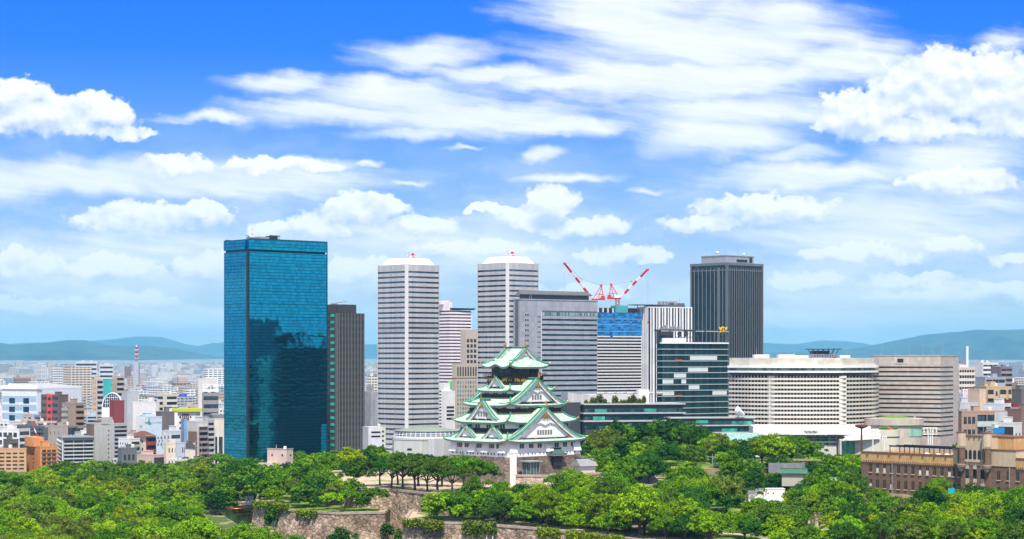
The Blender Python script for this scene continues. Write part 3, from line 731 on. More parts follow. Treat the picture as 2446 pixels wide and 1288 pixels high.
t.part('edge_strip', M_BLUEFR, lambda g: g.box(L - .1, L + .3, -.3, .2, 0, H - .4))
t.part('parapet', M_BLUEFR, lambda g: (g.box(1.0, L+.3, -.3, .4, H, H+.6), g.box(1.0, L+.3, W-.4, W+.3, H, H+.6)))
roof_unit(t.root, 14, 22, 8, 18, H, 2.2); roof_unit(t.root, 22.5, 27, 6, 14, H, 3.0, M_DARK)
antenna(t.root, 6, 4, H, 8.6)
t.part('maintenance_crane', M_STEEL, lambda g: (g.box(2, 5.5, 3, 5, H, H + 1.6), g.tube([(4,4,H+1.6),(1,2,H+2.3),(-1.5,1,H+1.9)], .3, 5)))
t.part('roof_gantry', M_DARK, lambda g: (g.box(23, 31, 9, 9.6, H+3.2, H+3.7), g.tube([(24,9,H),(24,9,H+3.4)], .2, 4), g.tube([(30,9,H),(30,9,H+3.4)], .2, 4)))

# ---- grey finned tower beside it
M_GREY = pm('grey_concrete', (.05,.052,.058), .7, var=.1)
M_GFIN = pm('grey_fin', (.125,.122,.12), .6, var=.08)
M_GLD = glass('dark_grey_glass', (.05,.06,.07), .1, .5, (2.2,2.2,3.6), .01, .6)
M_GREEN = glass('green_lit_glass', (.05,.42,.31), .15, .2, (2.5,2.5,3.6), .01, .35)
t = Tower('finned_tower', 'grey office tower with vertical fins standing beside the blue glass tower', 'office tower', 806, 1390, 768, 869, 748)
L, W, H = t.L, t.W, t.H
t.slab('core_wall', M_GREY, 0, H - .2, -.35)
nf = 24
for i in range(nf):
    za = H * i / nf; zb = H * (i + 1) / nf
    t.slab('spandrel', M_GREY, za, za + (zb-za)*.42, .0)
    t.slab('window_band', M_GLD, za + (zb-za)*.42, zb, -.25)
    if i > 0: t.part('green_window', M_GREEN, lambda g: g.box(-.3, .0, 3.2, W*.42, za + (zb-za)*.42 + .2, zb - .5))
for i in range(9):
    x = 1 + (L - 1.6) * i / 8
    t.part('fin', M_GFIN, lambda g: g.box(x - .45, x + .45, -1.1, 0, 0, H))
t.part('fin', M_GFIN, lambda g: g.box(-.9, 0, -.6, 1.2, 0, H))
t.part('penthouse', MATS['grey_concrete'], lambda g: (g.box(-.5, L*.78, 2, W - 1, H, t.z(727)), g.box(1.0, 5.5, 1.2, 2, H, t.z(729))))
t.part('roof_crane', M_STEEL, lambda g: (g.box(1, 4, 6, 9, t.z(727), t.z(724)), g.tube([(2,7,t.z(724)),(9,7,t.z(720)),(13,7,t.z(717))], .35, 5)))

# ---- twin towers
M_TWP = panels('silver_panel', (.46,.46,.475), (1.9,1.9,100), .07, .8, .5, .0)
M_TWG = glass('twin_blue_glass', (.12,.17,.23), .06, .75, (1.9,1.9,40), .01, .55)
M_TWE = pm('pale_corner_panel', (.60,.60,.60), .5, var=.04)
def twin(lab, cpx, Y0, lpx, rpx, top):
    t = Tower('twin_tower', lab, 'skyscraper', cpx, Y0, lpx, rpx, top, R(43), group='pair of silver banded towers')
    L, W, H = t.L, t.W, t.H; nf = 36; zt = t.z(top + 16); c = 1.7
    P = [(c,0),(L-c,0),(L,c),(L,W-c),(L-c,W),(c,W),(0,W-c),(0,c)]
    t.slab('core_wall', M_TWG, 0, H, poly=offs(P, -.8)); lobby = 9
    for i in range(nf):
        za = lobby + (zt - lobby) * i / nf; zb = lobby + (zt - lobby) * (i + 1) / nf
        t.slab('spandrel', M_TWP, za, za + (zb-za)*.63, poly=P)
        t.slab('window_band', M_TWG, za + (zb-za)*.63, zb, poly=offs(P, -.30))
    t.slab('crown', M_TWP, zt, H, poly=P)
    t.slab('podium', M_TWE, 0, lobby - .4, 6); t.slab('podium_window', M_TWG, lobby - .4, lobby, -.4)
    for q in ([(c,-.18),(-.18,c)], [(L-c,-.18),(L+.18,c)], [(-.18,W-c),(c,W+.18)]):
        (x0,y0),(x1,y1) = q; m_ = Vector((x0-L/2,y0-W/2)).normalized()*.0
        t.slab('corner_strip', M_TWE, lobby, H + .2, poly=[(x0,y0),(x0+(.25 if x0<L/2 else -.25),y0+.25),(x1+.25*(1 if x1<L/2 else -1),y1+.1),(x1,y1)] if x0 < L/2 and y0 < W/2 else [(x0,y0),(x1,y1),(x1-.5*(1 if x1>L/2 else -1),y1),(x0,y0+.5*(1 if y0<W/2 else -1))])
    ph = t.z(top - 17) - H
    t.part('pyramid_roof', M_WHITE, lambda g: g.prism([(3,3),(L-3,3),(L-3,W-3),(3,W-3)], H, H + ph*.86, inset=[(6.5,6.5),(L-6,6.5),(L-6,W-6),(6.5,W-6)]))
    zp = H + ph*.86
    t.part('roof_parapet', M_WHITE, lambda g: g.box(7, L-6.5, 7, W-6.5, zp, zp + .7))
    for j, (a, b_, h) in enumerate(((12,12,4),(18,12,6.5),(16,18,9),(L-13,14,3.5),(14,W-13,3.5),(L-12,W-12,7))): antenna(t.root, a, b_, zp + .9, h, j % 3 != 0, r=.16)
    t.part('dish_antenna', M_WHITE, lambda g: g.lathe([(.05,zp+1.2),(1.0,zp+1.7),(1.5,zp+2.6)], (14,10.5), 12))
    t.part('red_beacon_mast', M_RED, lambda g: (g.box(17,18.2,13,14.2,zp+.9,zp+4.6), g.box(16.4,18.8,12.4,14.8,zp+3.4,zp+3.7)))
    return t
twin('silver banded twin tower standing free left of the pink striped tower', 971, 1530, 899, 1052.5, 631)
twin('silver banded twin tower partly hidden by the lavender office slab and castle', 1212, 1530, 1137, 1290, 627)

# ---- pink striped residential tower behind
M_PINK = pm('pale_pink_concrete', (.80,.70,.72), .7, var=.05)
M_PDK = glass('mauve_dark_glass', (.13,.085,.11), .25, .1, (2.0,2.0,30), .01, .8)
t = Tower('residential_tower', 'pink and white striped apartment tower with an overhanging dark crown', 'apartment tower', 1074, 2050, 1040, 1126, 742)
L, W, H = t.L, t.W, t.H; nf = 40
t.slab('core_wall', M_PDK, 0, H, -.5)
for i in range(nf):
    za = H * i / nf; t.slab('balcony', M_PINK, za, za + H/nf*.55, .5)
    t.slab('window_band', M_PDK, za + H/nf*.55, za + H/nf, -.3)
t.part('crown_canopy', MATS['grey_concrete'], lambda g: g.prism([(0,-1),(L+2,-2),(L+2,W),(0,W)], H+1, H + 2.6, inset=[(0,-2),(L+4,-3),(L+4,W),(0,W)]))
t.part('crown_frame', M_PINK, lambda g: (g.box(-1, 3, -.5, 6, H, t.z(722)), g.box(-1, 8, 6, 20, H, t.z(727)), g.box(-4, 6, 8, 26, t.z(727), t.z(718))))
# green banner with white writing
bx_ = thing('banner', 'green vertical banner with white characters hanging on the pink striped tower', 'banner', (PX(1069, 2000), 2000, PZ(931, 2000)))
hB = PZ(910, 2000) - PZ(931, 2000); wB = PX(1080, 2000) - PX(1069, 2000)
MB().box(0, wB, 0, .3, 0, hB).build('sheet', pm('green_banner_cloth', (.05,.45,.12), .7), bx_)
for i, chs in enumerate('る大分'): lettering('lettering', chs, hB*.33, M_WHITE, bx_, face_matrix(wB*.36, -.05, hB*(.83 - .33*i), 0))

# ---- tan towers with grid windows
M_TAN = pm('tan_stone_cladding', (.47,.41,.34), .75, var=.06)
def grid_windows(t, face, xs, zs, w, h, mat, limit=100, name='window'):
    rest = MB(); n = 0
    for z in zs:
        for x in xs:
            g = rest if n >= limit else MB(); n += 1
            if face == 'r': g.box(x - w/2, x + w/2, -.06, .08, z, z + h)
            else: g.box(-.06, .08, x - w/2, x + w/2, z, z + h)
            if g is not rest: g.build(name, mat, t.root)
    if rest.v: props(rest.build(name, mat, t.root), kind='stuff')
t = Tower('stone_tower', 'slim tan tower with a grid of deep square windows behind the twin tower', 'office tower', 1113, 1800, 1100, 1150, 787)
t.slab('wall', M_TAN, 0, t.H)
grid_windows(t, 'r', [2.4 + 4.0*i for i in range(4)], [t.z(818 + 12.5*i) for i in range(6)], 2.7, 2.9, M_DARK)
t = Tower('stone_office', 'tan stone office block with tall slit windows on top and rows of small windows', 'office block', 1088, 1680, 1080, 1160, 868)
t.slab('wall', M_TAN, 0, t.H); t.slab('cornice', M_TAN, t.z(902.5), t.z(901), .4)
grid_windows(t, 'r', [2.6 + 2.75*i for i in range(9)], [t.z(899)], 1.4, t.z(877) - t.z(899), M_DARK, name='slit_window')
M_PALEG = glass('pale_office_glass', (.30,.38,.40), .2, .3, (1.6,1.6,2), .01, .6)
grid_windows(t, 'r', [2.6 + 2.75*i for i in range(9)], [t.z(917 + 10.4*i) for i in range(11)], 1.5, 2.1, M_PALEG)
t = Tower('white_office', 'small white office building with grey window rows below the green banner', 'office building', 1062, 1640, 1054, 1087, 934)
t.slab('wall', M_WALL, 0, t.H, color=(.78,.78,.78))
for i in range(4): t.part('window_band', M_GLD, lambda g: g.box(2, t.L - 1, -.1, .1, t.z(976 + 9*i), t.z(971 + 9*i)))
t.part('penthouse', M_WALL, lambda g: g.box(1, 7, 2, 8, t.H, t.H + 6), color=(.8,.8,.8))

# ---- lavender office slab
M_LAV = panels('lavender_panel', (.36,.37,.41), (2.6,2.6,3.36), .045, .80, .5, .15)
M_LAVD = pm('dark_lavender_frame', (.12,.12,.14), .6)
M_LG = glass('teal_office_glass', (.025,.10,.14), .06, .85, (2.2,2.2,40), .014, .6, wav=.03)
t = Tower('office_slab', 'broad lavender grey office slab with long dark window strips and a flat dark roof house', 'office tower', 1241, 1350, 1226, 1427, 716, R(36))
L, W, H = t.L, t.W, t.H
t.slab('wall', M_LAV, 0, H)
t.part('dark_recess', M_LAVD, lambda g: g.box(-.35, .2, 1.5, W*.62, 0, H - 1))
t.part('parapet', M_LAV, lambda g: g.box(-.3, L+.3, -.3, W+.3, H, H+.7))
xa, xb = t.xr(1294), L - .4
t.part('glazed_band', glass('bright_office_glass', (.30,.42,.42), .15, .5, (.75,2,6), .02, .75), lambda g: g.box(xa, xb, -.12, .1, t.z(753), t.z(745)))
t.part('shade_reveal', M_LAVD, lambda g: g.box(xa, xb, -.14, .1, t.z(745), t.z(741)))
for i in range(17):
    y = 760.5 + 12.25 * i
    t.part('window_band', M_LG, lambda g: g.box(xa, xb, -.1, .1, t.z(y + 4.2), t.z(y)))
t.part('band_frame', M_TWE, lambda g: g.box(xa - .5, xa - .1, -.3, .1, 0, t.z(741)))
g0 = [(t.xr(1256), 1.1), (t.xr(1261), 1.1)]
for i in range(12):
    for x, w in g0: t.part('slot_window', M_DARK, lambda g: g.box(x - .5, x + .5, -.08, .1, t.z(754.5 + 12.25*i), t.z(750 + 12.25*i)))
    t.part('louvre', M_LAVD, lambda g: g.box(xa - 3.4, xa - .8, -.08, .1, t.z(757.5 + 12.25*i), t.z(754.8 + 12.25*i)))
zr = t.z(693)
t.part('roof_house', M_LAVD, lambda g: (g.box(3, L - 5, 3, W - 3, H, H + (zr-H)*.55), g.prism([(1.0,.5),(L-4,.5),(L-4,W-1),(1.0,W-1)], H + (zr-H)*.55, H + (zr-H)*.62), g.prism([(1.0,.5),(L-4,.5),(L-4,W-1),(1.0,W-1)], H + (zr-H)*.62, zr, inset=[(3,3),(L-6,3),(L-6,W-3),(3,W-3)])))
t.part('roof_mast', M_STEEL, lambda g: (g.tube([(9,1,H),(9,1,H+4.4)], .16, 5), g.tube([(10.5,1,H),(10.5,1,H+4.4)], .16, 5), g.box(8.7,10.8,.8,1.2,H+3.2,H+3.5)))

# ---- tower under construction
M_NET = glass('blue_safety_net', (.012,.17,.46), .6, .0, (2.4,2.4,1.3), .05, .75, .10, (.02,.30,.62))
M_STR = pm('pale_stripe_louvre', (.60,.60,.60), .6, var=.06)
M_STD = glass('dark_stripe_glass', (.035,.037,.045), .15, .5, (2,2,40), .01, .6)
M_TNET = pm('teal_netting', (.08,.36,.38), .8, var=.35, scale=1.2)
t = Tower('tower_under_construction', 'unfinished striped tower with its top wrapped in blue safety netting', 'building site', 1424, 1460, 1416, 1532, 746, R(30))
L, W, H = t.L, t.W, t.H
t.slab('core_wall', M_STD, 0, t.z(801), -.3)
for i in range(24):
    zb = t.z(802) - i * 2.22
    t.slab('louvre_band', M_STR, zb - 1.05, zb, .2)
    if i % 3 == 0: t.slab('window_band', M_STD, zb - 6.5, zb - 1.1, -.2)
t.slab('safety_netting', M_NET, t.z(801), H, .3)
t.part('netting_tab', M_NET, lambda g: g.box(t.xr(1457), t.xr(1463), -.5, .2, t.z(807), t.z(801)))
for z_ in (t.z(762), t.z(776), t.z(792)): t.slab('net_rail', pm('light_blue_rail', (.25,.55,.8), .6) if 'light_blue_rail' not in MATS else MATS['light_blue_rail'], z_, z_ + .25, .45)
t.part('top_floor_wall', M_STD, lambda g: g.box(0, L, 2, W, H, t.z(735)))
for i in range(5): t.part('bare_column', M_STR, lambda g: g.box(2 + i*4.2, 3.2 + i*4.2, 1.4, 2.3, H, t.z(736)))
t.part('teal_screen', M_TNET, lambda g: g.box(t.xr(1471), t.xr(1499), -.4, 7, H, t.z(729)))
UC = t
def crane(label, loc, rz, mast_h, jib, jib_el, seed):
    c = thing('tower_crane', label, 'crane', loc, rz, 'red and white jib cranes on the unfinished tower')
    def lattice(g, p0, p1, w0, w1, n, mi, r=.16):
        p0, p1 = Vector(p0), Vector(p1); d = (p1 - p0).normalized(); a = Vector((0,1,0)); u = a; v_ = d.cross(u).normalized()
        prev = None
        for i in range(n + 1):
            p = p0.lerp(p1, i / n); w = w0 + (w1 - w0) * i / n
            q = [p + u*w*sx + v_*w*sy for sx, sy in ((1,1),(-1,1),(-1,-1),(1,-1))]
            m_ = mi(i) if callable(mi) else mi
            if prev:
                for k in range(4):
                    g.tube([prev[k], q[k]], r, 4, m_); g.tube([prev[k], q[(k+1)%4]], r*.7, 4, m_)
            prev = q
    g = MB(); lattice(g, (0,0,0), (0,0,mast_h), 1.2, 1.2, max(2, int(mast_h/2.4)), 0, .28); g.build('mast', M_RED, c)
    z = mast_h
    g = MB(); g.box(-7.2, 2.4, -1.7, 1.7, z, z + .9); g.box(-7.4, -3.2, -1.6, 1.6, z + .9, z + 1.6); g.build('slewing_platform', M_RED, c)
    g = MB(); g.box(-2.4, 1.4, -2.1, -1.2, z + .95, z + 3.0); g.build('cab', M_WHITE, c)
    g = MB(); g.box(-7.0, -4.4, -1.4, 1.4, z + 1.6, z + 3.0); g.build('counterweight', M_RED, c)
    g = MB(); ap = Vector((-4.6, 0, z + 10.5))
    for s_ in (-1, 1):
        g.tube([(-6.4, 1.3*s_, z+.9), ap + Vector((0,.5*s_,0))], .26, 5); g.tube([(1.4, 1.3*s_, z+.9), ap + Vector((0,.5*s_,0))], .26, 5)
        g.tube([(-5.6, 1.3*s_, z+4), (-1.6, 1.0*s_, z+4.4)], .2, 4); g.tube([(-2.5, 1.3*s_, z+.9), ap + Vector((0,.3*s_,-1))], .18, 4)
    g.box(ap.x - .9, ap.x + .9, -.9, .9, ap.z - .4, ap.z + .7); g.build('a_frame', M_RED, c)
    tip = Vector((2.2 + jib*math.cos(jib_el), 0, z + 1.2 + jib*math.sin(jib_el))); foot = Vector((2.2, 0, z + 1.2))
    ns = 20
    g = MB(); lattice(g, foot, tip, .85, .55, ns, lambda i: 0 if (i - 1) // 3 % 2 == 1 or i >= 18 else 1, .15)
    d = (tip - foot).normalized(); n_ = Vector((-d.z, 0, d.x))
    for i in range(0, ns, 1):       # ladder and deck infill
        a, b_ = foot.lerp(tip, i/ns), foot.lerp(tip, (i+1)/ns); m_ = 0 if i // 3 % 2 == 1 or i >= 17 else 1
        g.add([tuple(a + Vector((0,-.42,0))), tuple(b_ + Vector((0,-.42,0))), tuple(b_ + Vector((0,.5,0))), tuple(a + Vector((0,.5,0)))], [(0,1,2,3)], m_)
        g.add([tuple(a - n_*.5), tuple(b_ - n_*.5), tuple(b_ + n_*.5), tuple(a + n_*.5)], [(0,1,2,3)], m_)
    g.box(tip.x - .9, tip.x + 1.3, -.8, .8, tip.z - .5, tip.z + .9, 0)
    g.build('jib', [M_RED, M_WHITE], c)
    g = MB(); mid = foot.lerp(tip, .5) + n_*2.6
    for s_ in (-.4, .4): g.tube([ap + Vector((0,s_,.4)), mid + Vector((0,s_,0)), tip + Vector((0,s_*.6,.6))], .09, 4)
    g.build('luffing_rope', M_STEEL, c)
    g = MB(); g.box(mid.x - .8, mid.x + .8, -.5, .5, mid.z - .25, mid.z + .25); g.build('pulley_block', M_RED, c)
    g = MB(); hz = z - 16 if seed else z - 6
    for s_ in (-.35, .35): g.tube([tip + Vector((.6, s_, 0)), (tip.x + .6, s_, hz)], .045, 4)
    g.build('hoist_rope', M_STEEL, c)
    g = MB(); g.box(tip.x + .2, tip.x + 1.0, -.4, .4, hz - 1.4, hz); g.build('hook_block', M_RED, c)
Yc = 1475
crane('red and white crane jib leaning left above the lavender slab', (PX(1421, Yc), Yc, PZ(745, Yc)), R(180), PZ(717, Yc) - PZ(745, Yc), 31.5, R(52), 0)
crane('red and white crane jib leaning right above the teal screen', (PX(1475, Yc), Yc, PZ(742, Yc)), 0, PZ(715, Yc) - PZ(742, Yc), 27.5, R(46), 1)

# ---- black and white striped building
M_WST = panels('white_strip_panel', (.78,.78,.79), (50,50,12), .01, .8, .5)
M_BST = glass('black_strip_glass', (.03,.045,.065), .08, .6, (30,30,3.8), .01, .6)
t = Tower('striped_building', 'white and black vertically striped office building behind the cranes', 'office tower', 1548, 1545, 1496, 1652, 735, R(24))
L, W, H = t.L, t.W, t.H
t.slab('core_wall', M_BST, 0, H - .3)
n = 15
for i in range(n + 1):
    x = L * i / n; w = 1.3 if i % 2 == 0 else .8
    if i == 0: continue
    t.part('white_strip', M_WST, lambda g: g.box(x - w, x + w*.2, -.55, 0, 0, H))
for i in range(7): t.part('white_strip', M_WST, lambda g: g.box(-.55, 0, 1 + i*2.6 if i else -.5, 2.2 + i*2.6 if i else 2.9, 0, H))
t.part('parapet', M_WST, lambda g: (g.box(-.6, L+.4, -.6, .3, H, H + .7), g.box(-.6, .3, .3, W, H, H + .7)))
t.part('roof_canopy', M_LAVD, lambda g: (g.box(-9, 14, 3, 16, t.z(729), t.z(727)), g.box(6, 34, 4, 16, H, t.z(727.5))))
t.part('roof_unit', M_STEEL, lambda g: [g.box(13 + i*3, 15.4 + i*3, 5, 9, t.z(727), t.z(719)) for i in range(5)])
for i in range(3): t.part('canopy_post', M_LAVD, lambda g: g.box(-7 + i*6, -6.5 + i*6, 4, 4.5, H, t.z(729)))
t.part('lift_penthouse', M_LAVD, lambda g: g.box(20, 34, 5, 14, t.z(727.5), t.z(723)))
antenna(t.root, 30, 6, t.z(723), 5, False, r=.12)

# ---- dark tower
M_DTF = pm('steel_grey_fin', (.155,.165,.18), .55, .1, var=.06)
M_DTG = glass('dark_tower_glass', (.035,.065,.085), .05, .8, (1.8,1.8,3.7), .008, .4, .06, (.02,.03,.04))
t = Tower('dark_tower', 'dark grey tower with close vertical fins and a lower grey roof house', 'skyscraper', 1737, 1620, 1650, 1822, 627, R(42))
L, W, H = t.L, t.W, t.H; zt = t.z(648)
t.slab('curtain_wall', M_DTG, 0, H - .2)
t.slab('crown', M_DTF, t.z(633), H, .5); t.slab('crown_rail', M_DTF, t.z(646), t.z(643.5), .45)
n = 16
for i in range(n + 1):
    x = L * i / n; w = .8 if i in (0, n) else .22; t.part('fin', M_DTF, lambda g: g.box(max(0,x - w), min(L,x + w), -.7, 0, 0, H - (0 if i in (0,n) else 4)))
n = 9
for i in range(n + 1):
    y = W * i / n; w = 1.3 if i in (0, 2, n) else .3; t.part('fin', M_DTF, lambda g: g.box(-.7, 0, max(0,y - w), min(W,y + w), 0, H - (0 if i in (0,n) else 4)))
zh = t.z(608)
t.part('roof_house', M_STEEL, lambda g: (g.box(5, L - 4, 6, W - 7, H, zh - .6), g.box(4.6, L - 3.6, 5.6, W - 6.6, zh - .6, zh)))
t.part('louvre_opening', M_DARK, lambda g: (g.box(L*.42, L*.72, 5.9, 6.1, H + 1, H + 3.2), g.box(L*.78, L*.86, 5.9, 6.1, H + 1, H + 5)))
t.part('radome', M_WHITE, lambda g: g.lathe([(.3,zh),(.3,zh+1.4),(1.0,zh+1.6),(1.25,zh+2.4),(.9,zh+3.2),(.05,zh+3.5)], (8, W*.45), 12), smooth=True)
t.part('radome', M_WHITE, lambda g: g.lathe([(.3,zh),(.3,zh+.8),(.9,zh+1.0),(1.0,zh+1.7),(.7,zh+2.2),(.05,zh+2.4)], (L*.7, 9), 12), smooth=True)
for a, b_, h in ((6, W*.7, 9),(10,W*.3,8),(L*.5,8,7),(L*.55,10,10),(L*.8,10,8)): antenna(t.root, a, b_, zh, h, False, r=.09)

# ---- television company building
M_YG = glass('green_studio_glass', (.045,.15,.165), .05, .75, (1.55,1.55,40), .012, .5)
M_YB = pm('light_blind', (.62,.70,.68), .5, var=.1, scale=.8)
M_YF = pm('dark_frame', (.055,.06,.07), .5)
M_YL = pm('pale_floor_edge', (.50,.52,.53), .45, .2)
M_YO = pm('orange_parapet', (.55,.18,.08), .6)
t = Tower('broadcaster_building', 'green glass broadcaster building with an open steel frame on its roof', 'office building', 1581, 1250, 1568.5, 1739, 821, R(33))
L, W, H = t.L, t.W, t.H; fh = 14.15 * 1250 / F
t.slab('core_wall', M_YF, -2, H, -.6)
blind = {2: [(.42,.83)], 4: [(.39,.69)], 5: [(.18,.36)], 6: [(.01,.17),(.29,.36)], 7: [(.40,.56)], 8: [(.01,.18),(.76,.98)]}
for i in range(13):
    zt_ = H - i * fh
    t.slab('glazing', M_YG if i not in (10, 11) else M_PALEG if False else M_YG, zt_ - fh + .75, zt_ - .0, -.05)
    t.slab('spandrel', M_YF, zt_ - fh + .45, zt_ - fh + .75, .1)
    t.slab('floor_edge', M_YL, zt_ - fh, zt_ - fh + .45, .3)
    for a, b_ in blind.get(i, []): t.part('lit_blind', M_YB, lambda g: g.box(L*a, L*b_, -.12, .05, zt_ - fh + .85, zt_ - .1))
for i, a in ((2, .19), (8, .19)): t.part('orange_panel', M_YO, lambda g: g.box(L*a, L*(a+.11), -.35, .0, H - i*fh - fh + .2, H - i*fh - fh + 1.0))
t.part('roof_edge', M_WHITE, lambda g: (g.box(-.5, L+.3, -.6, W, H, H + .9), g.box(1, L*.36, 0, W*.5, H + .9, H + 3.4)))
zb0, zb1 = t.z(791), t.z(787)
t.part('steel_frame', M_YF, lambda g: ([g.box(-1, L+.3, y, y + .6, zb0, zb1) for y in (-.3, 6, W - 1)] + [g.box(x, x + .6, -.2, W, zb0 + .1, zb1 - .1) for x in (-1, L*.2, L*.4, L*.6, L*.8, L-.4)] + [g.box(x, x + .5, .2, .7, H, zb0) for x in (L*.2, L*.38, L*.55, L*.74, L-.6)] + [g.box(L*.2, L*.5, 0, .3, t.z(806), t.z(804.5))]))
t.part('service_tower', M_YF, lambda g: g.box(-1, L*.2, 2, W*.8, H, zb0))
t.part('service_glazing', M_YG, lambda g: g.box(-1.2, 4.0, 1.5, 2, H, t.z(803)))
t.part('walkway_rail', M_YL, lambda g: [g.box(L*a, L*b_, -.8, -.5, zb0 - .2, zb0 + .3) for a, b_ in ((-.02,.1),(.12,.3),(.5,.62),(.65,.85),(.86,1.0))])
for x, z_ in ((L*.26, t.z(798)), (L*.36, t.z(797.5))): t.part('dish_antenna', M_YF, lambda g: g.tube([(x, -.4, z_), (x, -.1, z_), (x, .2, z_)], [1.6, 1.7, .5], 14))
t.part('roof_equipment', M_STEEL, lambda g: [g.box(1 + i*1.9, 2.3 + i*1.9, 2, 4, zb1, zb1 + .8 + .9*(i % 3)) for i in range(8)])
t.part('lattice_mast', M_YF, lambda g: (g.tube([(L*.93,2,H+.9),(L*.93,2,H+7)], .25, 5), g.tube([(L*.9,2,H+.9),(L*.93,2,H+5)], .15, 4), g.tube([(L*.96,2,H+.9),(L*.93,2,H+5)], .15, 4), g.box(L*.91,L*.95,1.6,2.4,H+3.8,H+4.3)))
for x in (L*.35, L*.1): antenna(t.root, x, 3, zb1, 6, False, r=.1)
M_YEL = pm('yellow_sign', (.85,.52,.0), .5, var=0)
lettering('sign_lettering', 'ytv', 5.2, M_YEL, t.root, face_matrix(t.xr(1726), -.6, t.z(783), 0), .35)
YT = t
# podium wings of the broadcaster
Yp = 1180
t = Tower('studio_wing', 'low dark studio wing with white roof edges, green windows and a planted roof', 'studio building', 1397, Yp, 1372, 1633, 966, R(12), L=None)
L, W, H = t.L, t.W, t.H
t.slab('wall', M_YF, -3, H, -.3)
for py, hh, mt, nm, o in ((967.5,.7,M_YL,'roof_edge',.9),(985.5,2.0,M_YG,'window_band',.05),(989.2,.8,M_YL,'floor_edge',1.0),(1003.5,1.9,M_YG,'window_band',.05),(1008,.9,M_YL,'floor_edge',1.0),(1024,1.5,M_YG,'window_band',.05)): t.slab(nm, mt, t.z(py), t.z(py) + hh, o)
for a, b_, y in ((.10,.22,985.2),(.60,.72,985.2),(.08,.20,1003.2)): t.part('lit_window', M_GREEN, lambda g: g.box(L*a, L*b_, -.2, .1, t.z(y), t.z(y) + 1.9))
t.part('end_wall', M_YF, lambda g: g.box(-9, -.4, 8, W, -3, H + 1))
zu = t.z(943)
t.part('studio_block', M_TWE, lambda g: g.prism([(4.5,9),(L*.66,9),(L*.66,W),(4.5,W)], H, zu))
t.part('sloped_wall', MATS['silver_panel'], lambda g: g.add([(-8,8.6,H),(4.5,8.6,H),(4.5,8.6,zu - .6),(-8,8.6,zu + 1.2),(-8,W,H),(4.5,W,H),(4.5,W,zu-.6),(-8,W,zu+1.2)], [(0,1,2,3),(3,2,6,7),(0,3,7,4)]))
t.part('roof_duct', M_STEEL, lambda g: [g.tube([(10 + i*6, 12, zu + .6), (14 + i*6, 12, zu + .6)], .9, 8) for i in range(7)])
t.part('railing', M_STEEL, lambda g: [g.box(-6 + i*2.2, -5.9 + i*2.2, 9, 9.1, zu, zu + 1.6) for i in range(28)])
t.part('white_stair_house', M_WHITE, lambda g: g.box(t.xr(1536), t.xr(1561), 9, 14, H, t.z(932)))
SW = t
t = Tower('podium_wing', 'lower dark podium wing with two green window strips left of the curved hotel', 'studio building', 1597, 1135, 1590, 1801, 998, R(9))
L, W, H = t.L, t.W, t.H
t.slab('wall', M_YF, -6, H, -.3)
for py, hh, mt, nm, o in ((1000,.7,M_YL,'roof_edge',.8),(1015,1.9,M_YG,'window_band',.05),(1018.5,.7,M_YL,'floor_edge',.9),(1032.5,1.9,M_YG,'window_band',.05),(1036,.8,M_YL,'floor_edge',.8)): t.slab(nm, mt, t.z(py), t.z(py) + hh, o)
for a, b_, y in ((.32,.46,1011.5),(.74,.97,1014.8),(.62,.8,1032.3)): t.part('lit_window', M_GREEN, lambda g: g.box(L*a, L*b_, -.2, .1, t.z(y), t.z(y) + 1.8))
ds = thing('satellite_dish', 'white satellite dish tilted on the dark podium roof', 'satellite dish', (PX(1763, 1140), 1140, PZ(997, 1140)))
q = MB(); q.tube([(0,0,0),(0,0,1.6)], .3, 6); q.build('stand', M_STEEL, ds)
q = MB(); q.tube([(-1.2,0,1.8),(-.5,0,2.4),(.6,-.2,3.2),(1.6,-.4,4.0)], [.3,2.2,2.9,3.3], 14, cap=False); q.build('reflector', M_WHITE, ds)
gc = thing('glass_canopy', 'pale green glass canopy roof sloping down below the dark podium', 'canopy', (PX(1733, 1110), 1110, 0))
M_CAN = glass('pale_green_canopy_glass', (.33,.62,.55), .2, .15, (1.4,1.4,9), .03, .3)
q = MB(); a0, a1 = 0, PX(1850, 1110) - PX(1733, 1110); zt_ = PZ(1034, 1110)
q.add([(a0,0,zt_),(a1*.65,0,zt_),(a1,-6,zt_-2.6),(a1,-24,zt_-5),(a0-2,-24,zt_-5)], [(0,4,3,2,1)]); q.build('canopy_glass', M_CAN, gc)
q = MB()
for i in range(9): x = a0 + (a1*.65) * i/8; q.tube([(x,0,zt_+.1),(x*1.15,-24,zt_-4.9)], .12, 4)
q.build('canopy_rib', M_YL, gc)
q = MB(); q.box(a0-2, a1, -24, -23.5, 0, zt_-5.05); q.box(a0-2, a1*.6, -.6, 0, 0, zt_ - .1); q.build('supporting_wall', M_TWE, gc)

